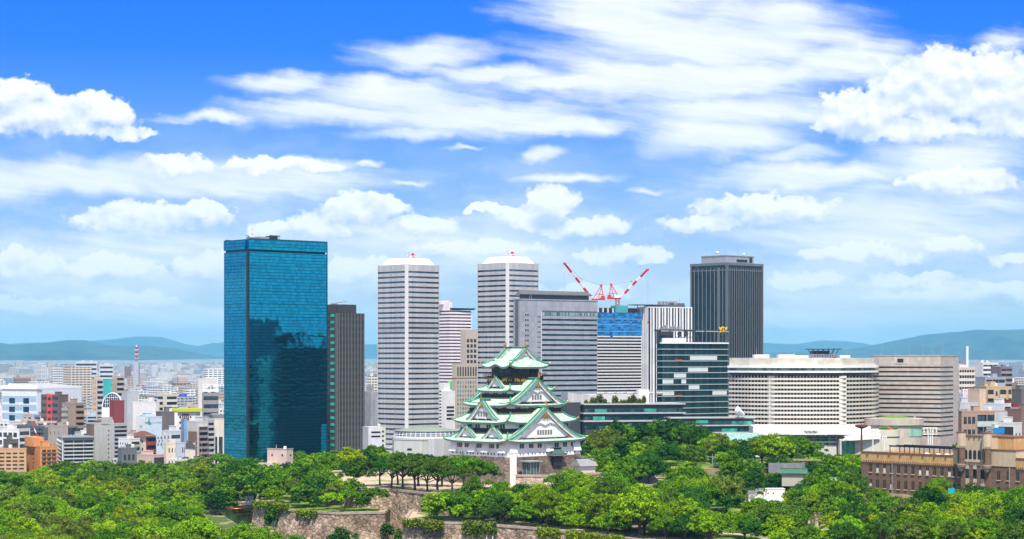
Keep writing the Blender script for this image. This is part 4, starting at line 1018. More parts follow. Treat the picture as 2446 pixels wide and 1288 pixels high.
# ---- curved hotel
M_HC = pm('cream_concrete', (.60,.565,.51), .7, var=.05)
M_HP = panels('beige_panel', (.58,.54,.48), (3.2,3.2,1.6), .03, .86, .6)
M_HD = glass('hotel_room_glass', (.05,.06,.085), .15, .3, (1.9,1.9,40), .01, .9)
M_HG = glass('restaurant_glass', (.16,.22,.22), .1, .5, (1.5,1.5,9), .02, .8)
hpts = [(1742,1172),(1790,1160),(1844,1152),(1928,1150),(2012,1152),(2052,1164),(2088,1180)]
Yh = 1152
ht = thing('curved_hotel', 'wide cream hotel with a gently curved front and rows of balconies', 'hotel', (PX(1915, Yh), Yh, 0))
front = [(PX(p, Y) - PX(1915, Yh), Y - Yh) for p, Y in hpts]
def hz_(py): return PZ(py, Yh)
def hpoly(o): 
    f = [(x, y - o) for x, y in front]; f[0] = (f[0][0] - o*.6, f[0][1]); f[-1] = (f[-1][0] + o*.6, f[-1][1])
    return f + [(front[-1][0] + 6, 46), (front[0][0] + 6, 46)]
def hslab(name, mat, z0, z1, o, parent=None): return MB().prism(hpoly(o), z0, z1).build(name, mat, parent or ht)
hslab('core_wall', M_HD, 0, hz_(876), -1.6)
hslab('crown_wall', M_HP, hz_(874), hz_(855), 0); hslab('crown_ledge', M_WHITE, hz_(879), hz_(873.5), 2.2); hslab('restaurant_glazing', M_HG, hz_(886), hz_(879), 1.0); hslab('restaurant_ledge', M_WHITE, hz_(890.5), hz_(886), 2.0)
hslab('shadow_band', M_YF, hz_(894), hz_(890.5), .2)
fh = 10.05
for i in range(13):
    y = 897 + fh * i
    fl = hslab('balcony', M_HC, hz_(y + 1 + fh), hz_(y + 6.2), .6)
    # blank bays over the room row
    zb_, zt_ = hz_(y + 6.2), hz_(y + 1)
    for pa, pb in ((1836,1852),(2004,2020)):
        xa = np.interp(pa, [p for p, _ in hpts], [f[0] for f in front]); xb = np.interp(pb, [p for p, _ in hpts], [f[0] for f in front])
        ya = np.interp(pa, [p for p, _ in hpts], [f[1] for f in front]) - .7; MB().box(xa, xb, ya, ya + 2.4, zb_, zt_).build('blank_bay', M_HC, fl)
    if i == 0: DIV = MB()
    for j in range(44):
        pxp = 1748 + j * 7.8; xx = np.interp(pxp, [p for p, _ in hpts], [f[0] for f in front]); yy = np.interp(pxp, [p for p, _ in hpts], [f[1] for f in front])
        if not (1836 < pxp < 1852 or 2004 < pxp < 2020): (DIV if i > 1 else MB()).box(xx - .3, xx + .35, yy + .3, yy + 1.7, zb_, zt_) if i > 1 else MB().box(xx - .3, xx + .35, yy + .3, yy + 1.7, zb_, zt_).build('room_divider', M_TAN, ht)
props(DIV.build('room_divider', M_TAN, ht), kind='stuff')
hslab('podium', M_WHITE, hz_(1040), hz_(1028.5), 7); hslab('podium_wall', M_HC, 0, hz_(1040), 6)
pod = thing('hotel_forecourt', 'white hotel podium with dark window strips and a swept entrance roof', 'podium', (PX(1940, 1120), 1120, 0))
def pz(py): return PZ(py, 1120)
px_ = lambda p: PX(p, 1120) - PX(1940, 1120)
q = MB(); q.prism([(px_(1800),2),(px_(1800)+20,-6),(px_(2075),-6),(px_(2075),22),(px_(1800),22)], pz(1038), pz(1018)); wl = q.build('upper_wall', M_WHITE, pod)
q = MB(); q.prism([(px_(1826),-3),(px_(1996),-3),(px_(1996),20),(px_(1826),20)], 0, pz(1038)); q.build('lower_wall', M_HC, pod)
for i, (a, b_, y0_, y1_) in enumerate(((1850,1893,1041,1037.5),(1897,1918,1041,1037.5),(1922,1943,1041,1037.5),(1947,1968,1041,1037.5),(1972,2030,1041,1037.5),(1892,1994,1047,1042.5),(1892,1994,1053,1048.5),(1900,1994,1062,1058))):
    MB().box(px_(a), px_(b_), -3.3 if i != 4 else -6.2, -2.9 if i != 4 else -5.9, pz(y0_), pz(y1_)).build('window_strip', M_YG if i > 4 else M_DARK, pod)
q = MB(); q.prism([(px_(1999),-10),(px_(2090),-14),(px_(2090),10),(px_(1999),10)], 0, pz(1048)); q.build('entrance_block', M_HC, pod)
q = MB(); q.add([(px_(1998),-16,pz(1049)),(px_(2010),-16,pz(1041)),(px_(2092),-15,pz(1033)),(px_(2092),6,pz(1033)),(px_(2010),6,pz(1041)),(px_(2092),-15,pz(1046)),(px_(2020),-16,pz(1050))], [(0,6,5,2,1),(1,2,3,4)]); q.build('swept_roof', M_WHITE, pod)
MB().box(px_(1999.5), px_(2030), -16.2, -15, 0, pz(1051)).build('entrance_glazing', M_YG, pod)
lettering('sign_lettering', 'The New Otani', 1.15, M_YF, pod, face_matrix(px_(1933), -6.2, pz(1030.5), 0), .12)
q = MB(); q.box(px_(1921), px_(1944), -6.08, -6.0, pz(1034.5), pz(1027)); q.build('sign_board', M_TWE, pod)
# hotel roof
for a, b_, y in ((1802,1837,847),(1860,1898,847),(1898,1940,849),(1995,2030,849)):
    MB().box(PX(a,1165) - PX(1915,Yh), PX(b_,1165) - PX(1915,Yh), 12, 22, hz_(855), hz_(855) + (855 - y) * .235).build('roof_unit', M_WHITE, ht)
q = MB(); x0, x1 = PX(1940,1165) - PX(1915,Yh), PX(1995,1165) - PX(1915,Yh)
for i in range(9): q.box(x0 + (x1-x0)*i/9, x0 + (x1-x0)*(i+.75)/9, 11, 20, hz_(853), hz_(845.5))
q.build('roof_screen', M_WHITE, ht)
q = MB(); xa, xb = PX(1931,1165) - PX(1915,Yh), PX(2006,1165) - PX(1915,Yh)
q.prism([(xa,6),(xb,6),(xb,26),(xa,26)], hz_(835), hz_(833)); q.box(xa + 2, xb - 6, 12, 22, hz_(846), hz_(838))
for i in range(6):
    for yy in (7, 25): q.tube([(xa + 1 + (xb-xa-2)*i/5, yy, hz_(833)), (xa + 3 + (xb-xa-6)*i/5, yy + (3 if yy < 10 else -3), hz_(846))], .2, 4)
q.build('helipad', M_YF, ht)
for p, h in ((1807, 6), (1897, 6), (2021, 7), (1951,4), (1998,4)): antenna(ht, PX(p,1165) - PX(1915,Yh), 12, hz_(853), h, False, r=.12)

# ---- pinkish office block right of the hotel
M_PB = panels('pinkish_granite', (.52,.45,.41), (2.4,2.4,2.54), .04, .84, .6)
M_PG = glass('black_ribbon_glass', (.03,.035,.05), .08, .6, (2.4,2.4,40), .008, .7)
t = Tower('granite_office', 'pinkish granite office block with long black window ribbons right of the curved hotel', 'office block', 2246, 1195, 2087, 2289, 851, R(60), W=None)
L, W, H = t.L, t.W, t.H; 
t.slab('wall', M_PB, 0, H)
t.part('parapet', M_PB, lambda g: (g.box(-.2, L+.2, -.2, .5, H, H+.5), g.box(-.2, .5, .5, W, H, H+.5)))
for i in range(16):
    y = 875.8 + 10.9 * i
    z0_, z1_ = t.z(y + 3.2), t.z(y)
    t.part('window_ribbon', M_PG, lambda g: (g.box(-.1, .1, 0 - .1, W - .6 if i < 11 else W*.36, z0_, z1_), g.box(.1, L*.70, -.1, .1, z0_, z1_)))
t.part('roof_opening', M_DARK, lambda g: g.box(-.1, .2, W*.55, W*.64, t.z(866), t.z(857)))
t.part('opening_frame', M_HC, lambda g: (g.box(-.2, .1, W*.48, W*.50, t.z(868), t.z(854)), g.box(-.2, .1, W*.66, W*.68, t.z(868), t.z(854)), g.box(-.2, .1, W*.48, W*.68, t.z(869), t.z(868))))
t.part('undercut', M_YF, lambda g: g.box(-.12, .3, W*.40, W - .3, t.z(1000), t.z(995)))
for x, y, h in ((3,W*.9,7),(4,W*.7,6),(4,W*.5,8),(5,W*.3,8),(L*.5,4,9),(L*.3,8,6)): antenna(t.root, x, y, H, h, False, r=.13)
lo = thing('round_lobby', 'low curved granite lobby drum with a grassy roof under the pinkish office block', 'lobby', (PX(2138, 1160), 1160, 0))
def lz(py): return PZ(py, 1150)
q = MB(); q.lathe([(16,0),(16,lz(1017))], (1,10), 40); q.lathe([(17,lz(1017)),(17,lz(1001.5)),(0.1,lz(1001))], (1,10), 40); q.build('drum_wall', M_PB, lo)
q = MB(); q.lathe([(11,lz(1002)),(10,lz(999.5)),(5,lz(997)),(.1,lz(996.3))], (2,10), 32); q.build('grass_roof', MATS['lawn'], lo)
q = MB(); q.lathe([(16.2,lz(1044)),(16.2,lz(1026))], (1,10), 40, a0=R(-68), a1=R(-15)); q.build('lobby_glazing', M_CAN, lo)
te = thing('round_terrace', 'white round terrace building with red flowers on its roof', 'terrace', (PX(2118, 1110), 1110, 0))
def tz(py): return PZ(py, 1100)
q = MB(); q.lathe([(8.2,0),(8.2,tz(1045)),(8.5,tz(1045)),(8.5,tz(1028)),(8.1,tz(1028)),(8.1,tz(1029)),(.1,tz(1029))], (0,8), 40); q.build('terrace_wall', M_HC, te)
q = MB(); q.lathe([(8.35,tz(1047.5)),(8.35,tz(1045.2))], (0,8), 40); q.build('window_strip', M_YF, te)
q = MB(); rr = random.Random(4)
for i in range(26):
    a = R(-120 + 90*rr.random()); r_ = 3 + 4.2*rr.random(); x, y = r_*math.cos(a), 8 + r_*math.sin(a); z0_ = tz(1029.4); s_ = .8 + rr.random()
    q.lathe([(s_*.3,z0_),(s_,z0_+s_*.6),(s_*.6,z0_+s_*1.2),(.05,z0_+s_*1.4)], (x,y), 6, rr.choice((0,0,1)))
q.build('flower_bed', [pm('roof_shrub', (.06,.14,.02), .9), pm('red_flowers', (.55,.06,.03), .8)], te)

# ---- small buildings before the towers
t = Tower('park_office', 'pale grey concrete cube with a few dark windows among the trees', 'building', 1008, 1010, 941, 1022.5, 1052, R(58), base=9)
t.slab('wall', M_WALL, 0, t.H, color=(.60,.60,.58)); t.part('parapet', M_WALL, lambda g: (g.box(-.2,t.L+.2,-.2,.3,t.H,t.H+.5), g.box(-.2,.3,.3,t.W+.2,t.H,t.H+.5)), color=(.62,.62,.6))
for z_ in (1072, 1083.5, 1093): t.part('window', M_WIN, lambda g: g.box(-.1, .1, t.W*.36, t.W*.52, t.z(z_ + 5), t.z(z_)))
t.part('door', M_DARK, lambda g: g.box(-.1, .1, t.W*.60, t.W*.66, t.z(1098), t.z(1085)))
hb = thing('round_hall', 'round grey hall with a glazed drum and low domed green roof', 'hall', (PX(1020, 1240), 1240, 0))
def rz_(py): return PZ(py, 1230)
q = MB(); q.lathe([(21,0),(21,rz_(1046)),(20,rz_(1042))], (0,0), 40); q.lathe([(19.3,rz_(1031)),(19.9,rz_(1030)),(19.9,rz_(1028.5)),(18.5,rz_(1028.5))], (0,0), 40); q.build('drum_wall', M_TWP, hb)
q = MB(); q.lathe([(19.8,rz_(1042.5)),(19,rz_(1030.5))], (0,0), 40); q.build('drum_glazing', M_TWG, hb)
q = MB()
for i in range(40):
    a = 2*math.pi*i/40; q.tube([(20*math.cos(a),20*math.sin(a),rz_(1042)),(19.2*math.cos(a),19.2*math.sin(a),rz_(1030))], .22, 4)
for z_ in (1039, 1035): q.lathe([(19.9 - (1042-z_)*.06,rz_(z_)),(19.9 - (1042-z_)*.06,rz_(z_)+.4)], (0,0), 40)
q.build('drum_mullion', M_WHITE, hb)
q = MB(); q.lathe([(18.5,rz_(1028.6)),(12,rz_(1024.5)),(6,rz_(1022.8)),(.1,rz_(1022.3))], (0,0), 40); q.build('dome_roof', pm('grey_green_roof', (.22,.28,.20), .8), hb)
t = Tower('lavender_block', 'plain pale lavender block at the foot of the grey finned tower', 'building', 886, 1420, 862, 902, 936, R(41))
t.slab('wall', M_LAV, 0, t.H); t.part('penthouse', M_LAV, lambda g: g.box(2, t.L-2, 2, 8, t.H, t.H+4))
t.part('window_slit', M_LAVD, lambda g: g.box(t.L*.42, t.L*.48, -.1, .1, 8, t.H - 5))
t = Tower('low_annex', 'low pale annex with dark window strips between finned tower and silver tower', 'building', 880, 1330, 866, 912, 1020, R(25))
t.slab('wall', M_WALL, 0, t.H, color=(.62,.63,.66))
for z_ in (1031, 1041): t.part('window_strip', M_GLD, lambda g: g.box(2, t.L - 1, -.1, .1, t.z(z_ + 4), t.z(z_)))
t = Tower('pink_cube', 'small pale pink cube building with tiny windows before the blue tower', 'building', 684.5, 1040, 638.5, 700, 1074, R(62), base=9)
t.slab('wall', M_WALL, -2, t.H, color=(.70,.52,.46)); t.part('parapet', MATS['painted_wall'], lambda g: (g.box(-.15,t.L+.15,-.15,.25,t.H,t.H+.4), g.box(-.15,.25,.25,t.W+.15,t.H,t.H+.4)), color=(.62,.48,.43))
for f in (.22, .75): t.part('window', M_DARK, lambda g: g.box(-.1, .1, t.W*f - .45, t.W*f + .45, t.z(1090), t.z(1085.5)))
t.part('window', M_DARK, lambda g: g.box(t.L*.5, t.L*.7, -.1, .1, t.z(1090), t.z(1086)))
t.part('low_extension', M_WALL, lambda g: g.box(-2, 0, t.W*.5, t.W + 4, -2, t.z(1107)), color=(.70,.55,.48))
antenna(t.root, 2, t.W*.65, t.H + .4, 1.8, True, r=.15); t.part('water_tank', M_WHITE, lambda g: g.lathe([(.8,t.H),(.8,t.H+1.4),(.05,t.H+1.6)], (3, 3), 10))
# ================================================================== the city
OCC = []         # footprints already taken: (x, y, radius)
def lum(c): return .3*c[0] + .6*c[1] + .1*c[2]
def colour_word(c):
    r, g_, b_ = c; l = lum(c)
    if r > .45 and g_ < .3 and b_ < .15 and r > 1.6*g_: return 'orange'
    if r > 1.9*g_ and r > .2: return 'red'
    if r > 1.35*b_ and l < .22: return 'brown'
    if r > 1.35*b_ and l < .5: return 'tan'
    if r > 1.12*b_ and r > 1.12*g_: return 'pinkish'
    if r > 1.15*b_: return 'cream'
    if b_ > 1.15*r: return 'blue grey'
    return 'white' if l > .62 else 'pale grey' if l > .42 else 'grey' if l > .2 else 'dark grey'
def punched(t, face, cols, rows, x0, x1, z0, z1, fw=.62, fh=.5, mat=None, par=None, proud=.06):
    n = 0; rest = MB()
    for i in range(rows):
        for j in range(cols):
            w = (x1 - x0)/cols; h = (z1 - z0)/rows; xa = x0 + w*(j + .5 - fw/2); xb = xa + w*fw; za = z0 + h*(i + .5 - fh/2); zb = za + h*fh
            n += 1; g = MB() if n <= 60 else rest
            if face == 'r': g.box(xa, xb, -proud, .1, za, zb)
            else: g.box(-proud, .1, xa, xb, za, zb)
            if n <= 60: g.build('window', mat or M_WIN, par or t.root)
    if rest.v: props(rest.build('window', mat or M_WIN, par or t.root), kind='stuff')
def bands(t, face, n, x0, x1, z0, z1, f=.5, mat=None, bal=None, balc=None, off=.35):
    for i in range(n):
        h = (z1 - z0)/n; za = z0 + h*(i + off); zb = za + h*f
        g = MB()
        if face == 'r': g.box(x0, x1, -.05, .1, za, zb)
        else: g.box(-.05, .1, x0, x1, za, zb)
        g.build('window_band', mat or M_WIN, t.root)
        if bal:
            g = MB(); zc, zd = z0 + h*i, z0 + h*(i + off)
            if face == 'r':
                g.box(x0 - .1, x1 + .1, -bal, -bal + .15, zc, zd); g.box(x0 - .1, x1 + .1, -bal + .15, -.02, zc, zc + .2)
                for q in range(max(1, int((x1-x0)/6)) + 1): xx = x0 + (x1-x0)*q/max(1, int((x1-x0)/6)); g.box(xx - .08, xx + .08, -bal + .15, -.02, zc + .2, zb)
            else: g.box(-bal, -bal + .15, x0 - .1, x1 + .1, zc, zd); g.box(-bal + .15, -.02, x0 - .1, x1 + .1, zc, zc + .2)
            g.build('balcony', M_WALL, t.root, color=balc or (.7,.7,.7))
def rooftop(t, rr, col, n=2):
    L, W, H = t.L, t.W, t.H
    t.part('parapet', M_WALL, lambda g: (g.box(-.1, L+.1, -.1, .3, H, H+.9), g.box(-.1, .3, .3, W+.1, H, H+.9)), color=col)
    t.part('roof_surface', M_ROOF, lambda g: g.box(.3, L, .3, W, H, H + .12))
    if n > 0 and L > 5 and W > 5:
        a = L*rr.uniform(.1,.5); b_ = W*rr.uniform(.15,.5); w = min(L*.4, rr.uniform(3,6)); d = min(W*.4, rr.uniform(3,6)); h = rr.uniform(2.2, 4)
        t.part('stair_house', M_WALL, lambda g: (g.box(a, a+w, b_, b_+d, H+.12, H+h), g.box(a-.2, a+w+.2, b_-.2, b_+d+.2, H+h, H+h+.25)), color=[min(.8, c*1.05) for c in col])
    if n > 1 and L > 8 and W > 6:
        x, y = L*rr.uniform(.6,.85), W*rr.uniform(.3,.7)
        t.part('water_tank', M_TANK, lambda g: (g.lathe([(.05,H+.7),(1.3,H+.7),(1.3,H+2.6),(.9,H+2.9),(.05,H+3)], (x,y), 10), g.box(x-1,x+1,y-1,y+1,H+.12,H+.7)))
        t.part('cooling_unit', M_STEEL, lambda g: [g.box(L*.15 + i*2.2, L*.15 + i*2.2 + 1.5, W*.75, W*.75 + 1.3, H+.12, H+1.5) for i in range(min(4, int(L/4)))])
HAND = []
GRP = 'low and mid rise city buildings'
def bld(label, Y, l, c, r, top, col, th=41, bot=None, cat='building', name='city_building', roof=2, base=0., W=None, L=None):
    t = Tower(name, label, cat, c, Y, l if l < c else c - 1, r if r > c else c + 1, top, R(th), base=base, group=GRP, W=W if l >= c and W is None else W, L=L)
    if t.W < 3: t.W = 12
    t.W = min(t.W, 60); t.L = min(t.L, 110)
    t.slab('wall', M_WALL, -1, t.H, color=col); t.col = col
    HAND.append((l, r, top, Y)); rr = random.Random(int(l*7 + top)); rooftop(t, rr, col, roof)
    a = Vector((math.cos(t.th), math.sin(t.th))); b_ = Vector((-math.sin(t.th), math.cos(t.th)))
    ctr = Vector((t.X0, t.Y0)) + a*t.L/2 + b_*t.W/2; OCC.append((ctr.x, ctr.y, max(4, .42*(t.L + t.W)/2 + 2)))
    return t
# nearest row, left
t = bld('tan apartment block with rows of wide dark windows at the left edge of the park', 1400, -40, -38, 63, 1074, (.58,.36,.19), 12, W=18)
punched(t, 'r', 6, 6, 1, t.L-1, 1, t.H-1.5, .72, .42)
t = bld('bright orange apartment block with a blank side wall and small orange tower', 1405, 64, 96, 137.5, 1069, (.66,.28,.09), 30)
punched(t, 'r', 3, 6, 1, t.L-.8, 1, t.H-1, .76, .5); punched(t, 'l', 1, 6, t.W*.45, t.W*.6, 1, t.H-1, .4, .3); bands(t, 'r', 6, 1, t.L-.8, 1, t.H-1, .06, M_DARK, .5, (.52,.22,.08), .12)
t.part('stair_tower', M_WALL, lambda g: g.box(-1.5, 6, t.W*.35, t.W, t.H, t.z(1046)), color=(.66,.29,.10))
t = bld('grey balcony apartment block with white zigzag stair side left of the orange block', 1415, 137.5, 150, 224, 1046, (.36,.38,.39), 22)
bands(t, 'r', 9, .6, t.L-.4, .5, t.H-2, .62, M_DARK, 1.1, (.52,.54,.55), .38); t.part('pale_end_wall', M_WHITE, lambda g: g.box(-.4, 0, -.4, 1.6, -1, t.H)); t.part('roof_slab', M_STEEL, lambda g: g.box(-.6, t.L+.4, -1.4, t.W, t.H, t.H+.6))
for i in range(9): t.part('stair_flight', M_WHITE, lambda g: g.add([(-1.2,2,1+i*(t.H-2)/9),(-1.2,t.W*.9,1+(i+.55)*(t.H-2)/9),(-1.2,t.W*.9,1+(i+.85)*(t.H-2)/9),(-1.2,2,1+(i+.3)*(t.H-2)/9),(-.05,2,1+i*(t.H-2)/9),(-.05,t.W*.9,1+(i+.55)*(t.H-2)/9),(-.05,t.W*.9,1+(i+.85)*(t.H-2)/9),(-.05,2,1+(i+.3)*(t.H-2)/9)], [(0,1,2,3),(7,6,5,4),(3,2,6,7),(0,4,5,1)]))
t = bld('white block with square dark window bays behind the tan apartments', 1470, -20, 45, 72, 1027, (.74,.74,.74), 62)
punched(t, 'l', 5, 5, 1, t.W-1, 1, t.H-1, .72, .6, M_WIN); bands(t, 'r', 6, 1, t.L-1, 1, t.H-1, .6)
t = bld('dark slate roofed villa-like block between tan and orange apartments', 1425, 8, 18, 44, 1052, (.12,.11,.11), 30)
bands(t, 'r', 4, 1, t.L-1, 1, t.H-1, .45, M_DARK, .8, (.16,.14,.14))
t = bld('beige hall with round windows and a dark glass end', 1500, 104, 162, 186, 1019, (.38,.33,.29), 64)
punched(t, 'l', 4, 3, t.W*.3, t.W*.95, 2, t.H, .12, .25, M_DARK); t.part('glass_end', M_TWG, lambda g: g.box(.5, t.L, -.15, .05, 2, t.H-.8))
t = bld('pale grey slab tower with a tall shaft and louvred right side', 1440, 225, 271, 303, 1014, (.50,.49,.47), 50)
punched(t, 'l', 1, 9, t.W*.2, t.W*.3, 3, t.H-3, .7, .3, M_DARK); bands(t, 'r', 11, .4, t.L-.2, 1, t.H-1, .5, M_WIN, .9, (.42,.43,.45), .4)
t.part('lift_shaft', M_WALL, lambda g: g.box(-.3, 3.5, t.W*.25, t.W*.6, t.H, t.z(997)), color=(.47,.46,.45))
t = bld('brown brick block left of the pale grey slab tower', 1475, 217, 219, 248, 1016, (.20,.13,.10), 30)
bands(t, 'r', 6, t.L*.4, t.L-1, 1, t.H-1, .4, M_DARK, .8, (.24,.16,.12))
t = bld('white house block with grey garage below and outside stairs', 1385, 283, 312, 334, 1050, (.74,.74,.74), 50)
punched(t, 'l', 4, 4, 2, t.W-1, t.H*.35, t.H-1, .3, .4, M_DARK); bands(t, 'r', 6, .5, t.L-.5, 1, t.H-1, .5, M_DARK, 1.0, (.40,.41,.42))
t = bld('dark grey house with flat roof before the white house block', 1360, 281, 290, 327, 1073, (.15,.16,.17), 34); punched(t, 'r', 3, 2, 1, t.L-1, 1, t.H-1, .5, .4, M_DARK)
t = bld('narrow block with bulging red balconies under a dark red roof', 1390, 311, 348, 371, 1043, (.64,.60,.50), 52, roof=0)
bands(t, 'r', 5, .2, t.L-.2, 1, t.H-.5, .5, M_DARK, 1.2, (.30,.05,.04), .45); punched(t, 'l', 3, 5, 1, t.W-1, 1, t.H-1, .3, .35, M_DARK)
t.part('hipped_roof', pm('dark_red_tile', (.16,.06,.05), .8), lambda g: g.prism([(-1.5,-1.5),(t.L+1,-1.5),(t.L+1,t.W+1),(-1.5,t.W+1)], t.H, t.H+.3+3.2, inset=[(t.L*.4,t.W*.4),(t.L*.6,t.W*.4),(t.L*.6,t.W*.6),(t.L*.4,t.W*.6)]))
t = bld('department store block with pale blue front, green emblem and writing', 1460, 326, 347, 387, 998, (.55,.66,.78), 36)
t.part('white_side_wall', M_WHITE, lambda g: g.box(-.25, -.02, -.25, t.W, -1, t.H+.4))
for i in range(4): 
    for j in range(3): t.part('slit_window', M_DARK, lambda g: g.box(t.L*.55 + i*2.4 + (j % 2)*.8, t.L*.55 + i*2.4 + .8 + (j % 2)*.8, -.08, .1, t.z(1066 - j*8), t.z(1060 - j*8)))
M_SGRN = pm('sign_green', (.0,.30,.17), .5, var=0); M_SGRY = pm('sign_grey', (.16,.18,.20), .5, var=0)
t.part('emblem', M_SGRN, lambda g: g.plate([(0,0),(2.0,0),(2.2,.7),(.9,.9),(.8,4.4),(0,3.6)], lambda a, q, z: (t.L*.18 + a, -.12 - q, t.z(1014) + z), .1))
lettering('sign_lettering', '住宅フィットワークス', 1.7, M_SGRY, t.root, face_matrix(t.L*.60, -.1, t.z(1010.5), 0), .05)
lettering('sign_lettering', 'Park', 2.3, pm('sign_turquoise', (.0,.55,.5), .5, var=0), t.root, face_matrix(-.35, t.W*.45, t.z(1019), R(-90)), .05)
t = bld('pink low hall with a long dark brown side right of the grey house', 1375, 320, 365, 403, 1089, (.64,.47,.42), 48, roof=1)
t.part('dark_side_wall', pm('dark_brown_cladding', (.055,.05,.05), .7), lambda g: g.box(1.0, t.L-.6, -.15, .02, -1, t.H-1.2))
t = bld('long brown office slab behind the department store', 1540, 383, 384.5, 424, 986, (.15,.125,.13), 28); t.part('white_edge', M_WHITE, lambda g: g.box(t.L-2.4, t.L, -.3, .0, 0, t.H)); bands(t, 'r', 8, t.L-1.9, t.L-.4, 1, t.H-1, .5)
t = bld('hotel block with lime green cornice, white and plum walls', 1560, 417, 418.5, 478, 987, (.78,.78,.78), 26)
M_LIME = pm('lime_cornice', (.50,.56,.02), .6, var=.04)
t.part('lime_cornice', M_LIME, lambda g: g.box(-2, t.L+1, -1.6, t.W, t.H+.95, t.H + 3.4)); t.part('plum_panel', pm('plum_panel', (.17,.09,.09), .7), lambda g: g.box(t.L*.27, t.L*.56, -.2, .02, 0, t.H - .5))
punched(t, 'r', 1, 8, t.L*.15, t.L*.25, 4, t.H-1, .7, .4, M_DARK); punched(t, 'r', 3, 8, t.L*.28, t.L*.55, 4, t.H-1, .35, .18, M_WHITE, proud=.3); punched(t, 'r', 1, 8, t.L*.58, t.L*.66, 4, t.H-1, .6, .4, M_DARK)
t.part('grey_panel', M_WALL, lambda g: g.box(t.L*.84, t.L, -.2, .02, 0, t.H - .5), color=(.34,.40,.45))
t = bld('brown and white apartment block with slab balconies right of the blue billboard', 1430, 447, 474, 496, 1009, (.66,.64,.62), 44)
t.part('brown_panel', pm('brown_tile_panel', (.26,.17,.13), .7), lambda g: g.box(-.2, .02, t.W*.12, t.W*.9, 4, t.H*.82)); bands(t, 'r', 8, .3, t.L-.2, 2, t.H-3, .55, M_WIN, .9, (.33,.25,.23), .4); punched(t, 'l', 1, 8, 1, t.W*.1+1, 4, t.H*.82, .6, .25, M_DARK)
t = bld('grey slab balcony tower touching the brown and white apartments', 1440, 494, 496, 511, 1006, (.42,.44,.48), 40); bands(t, 'r', 9, .2, t.L-.2, 2, t.H-1, .5, M_DARK, .8, (.46,.48,.51), .45)
t = bld('tall cream block with dark sloping roof edge beside the blue tower', 1445, 508, 511, 537, 1001, (.78,.73,.64), 38)
t.part('dark_roof_slope', M_LAVD, lambda g: g.prism([(-.3,-.3),(t.L,-.3),(t.L,t.W),(-.3,t.W)], t.H+.95, t.z(991), inset=[(-.3,2),(t.L,2),(t.L,t.W),(-.3,t.W)])); t.part('dark_base_window', M_WIN, lambda g: (g.box(1, 2.6, -.1, .1, 0, t.z(1044)), g.box(4, 7, -.1, .1, 0, t.z(1044))))
t = bld('cream low house group with small tanks above the tree line', 1372, 392, 397, 432, 1061, (.74,.64,.52), 30); punched(t, 'r', 4, 3, 1, t.L-.6, 1, t.H-.6, .35, .4)
t.part('roof_room', M_WALL, lambda g: g.box(3, 8, 2, 6, t.H, t.z(1051)), color=(.72,.62,.52))
t = bld('white corner house with blue grey side windows', 1368, 431, 433, 443, 1060, (.60,.64,.74), 36); punched(t, 'r', 2, 3, .3, t.L-.3, 1, t.H-.5, .5, .5)
t = bld('white gabled house with dark roof and rust red posts', 1385, 436, 440, 466, 1062, (.78,.76,.70), 30, roof=0)
t.part('gabled_roof', M_LAVD, lambda g: g.add([(-1,-1,t.H-1),(t.L*.45,-1,t.H+3),(t.L+1,-1,t.H-2),(-1,t.W,t.H-1),(t.L*.45,t.W,t.H+3),(t.L+1,t.W,t.H-2)], [(0,1,4,3),(1,2,5,4),(0,2,1)]))
t = bld('pale blue narrow billboard tower with a vertical sign', 1425, 439, 440, 447.5, 1004, (.22,.36,.56), 20, cat='sign tower')
t = bld('pale house with upper terrace behind the cream houses', 1415, 388, 408, 432, 1032, (.66,.68,.72), 46); bands(t, 'r', 5, .6, t.L-.6, 1, t.H-1, .45); punched(t, 'l', 2, 5, 1, t.W-1, 1, t.H-1, .3, .4)
# second row
t = bld('maroon office block with a bright red window column', 1760, 98, 140, 163, 945, (.16,.10,.095), 56)
t.part('red_column', pm('bright_red_panel', (.62,.06,.06), .6), lambda g: g.box(-.3, .02, t.W*.36, t.W*.66, 0, t.H + 1)); bands(t, 'l', 8, 1, t.W-1, 2, t.H, .45, M_WIN, .0) ; punched(t, 'l', 1, 8, t.W*.4, t.W*.62, 2, t.H, .8, .42, M_DARK, proud=.4)
t = bld('stepped tan apartment block with rippled balconies beside the maroon office', 1650, 148, 179, 200, 965, (.34,.25,.19), 50)
bands(t, 'r', 9, .3, t.L-.3, 1, t.H-1, .42, M_DARK, 1.3, (.36,.25,.17), .5); bands(t, 'l', 9, t.W*.5, t.W-.5, 1, t.H-1, .42, M_PALEG, .8, (.44,.36,.28), .5)
t = bld('long white convention hall with blue glass panels and a ribbed roof', 1980, 4, 88, 195, 930, (.70,.73,.78), 60)
bands(t, 'l', 5, .6, t.W-.6, 2, t.H*.86, .7, pm('pale_blue_panel', (.33,.45,.58), .4)); punched(t, 'l', 2, 5, t.W*.1, t.W*.9, 2, t.H*.86, .4, .62, M_LG, proud=.2); t.part('roof_band', M_WHITE, lambda g: g.box(-1, 6, -1, t.W+1, t.H, t.z(921)))
for i in range(7): t.part('roof_rib', M_WHITE, lambda g: g.box(6, t.L, i*t.W/7, i*t.W/7 + t.W/14, t.H + .8 + i*.3, t.H + 2.2 + i*.5))
vh = thing('vaulted_hall', 'hall with a big arched glass gable under a white barrel roof', 'hall', (PX(243, 1800), 1800, 0), R(10), GRP)
def vz(py): return PZ(py, 1800)
wv = PX(292, 1800) - PX(243, 1800); zb = vz(972); hv = vz(939) - zb
arc = [(wv/2 - wv/2*math.cos(math.pi*i/14), zb + hv*math.sin(math.pi*i/14)) for i in range(15)]
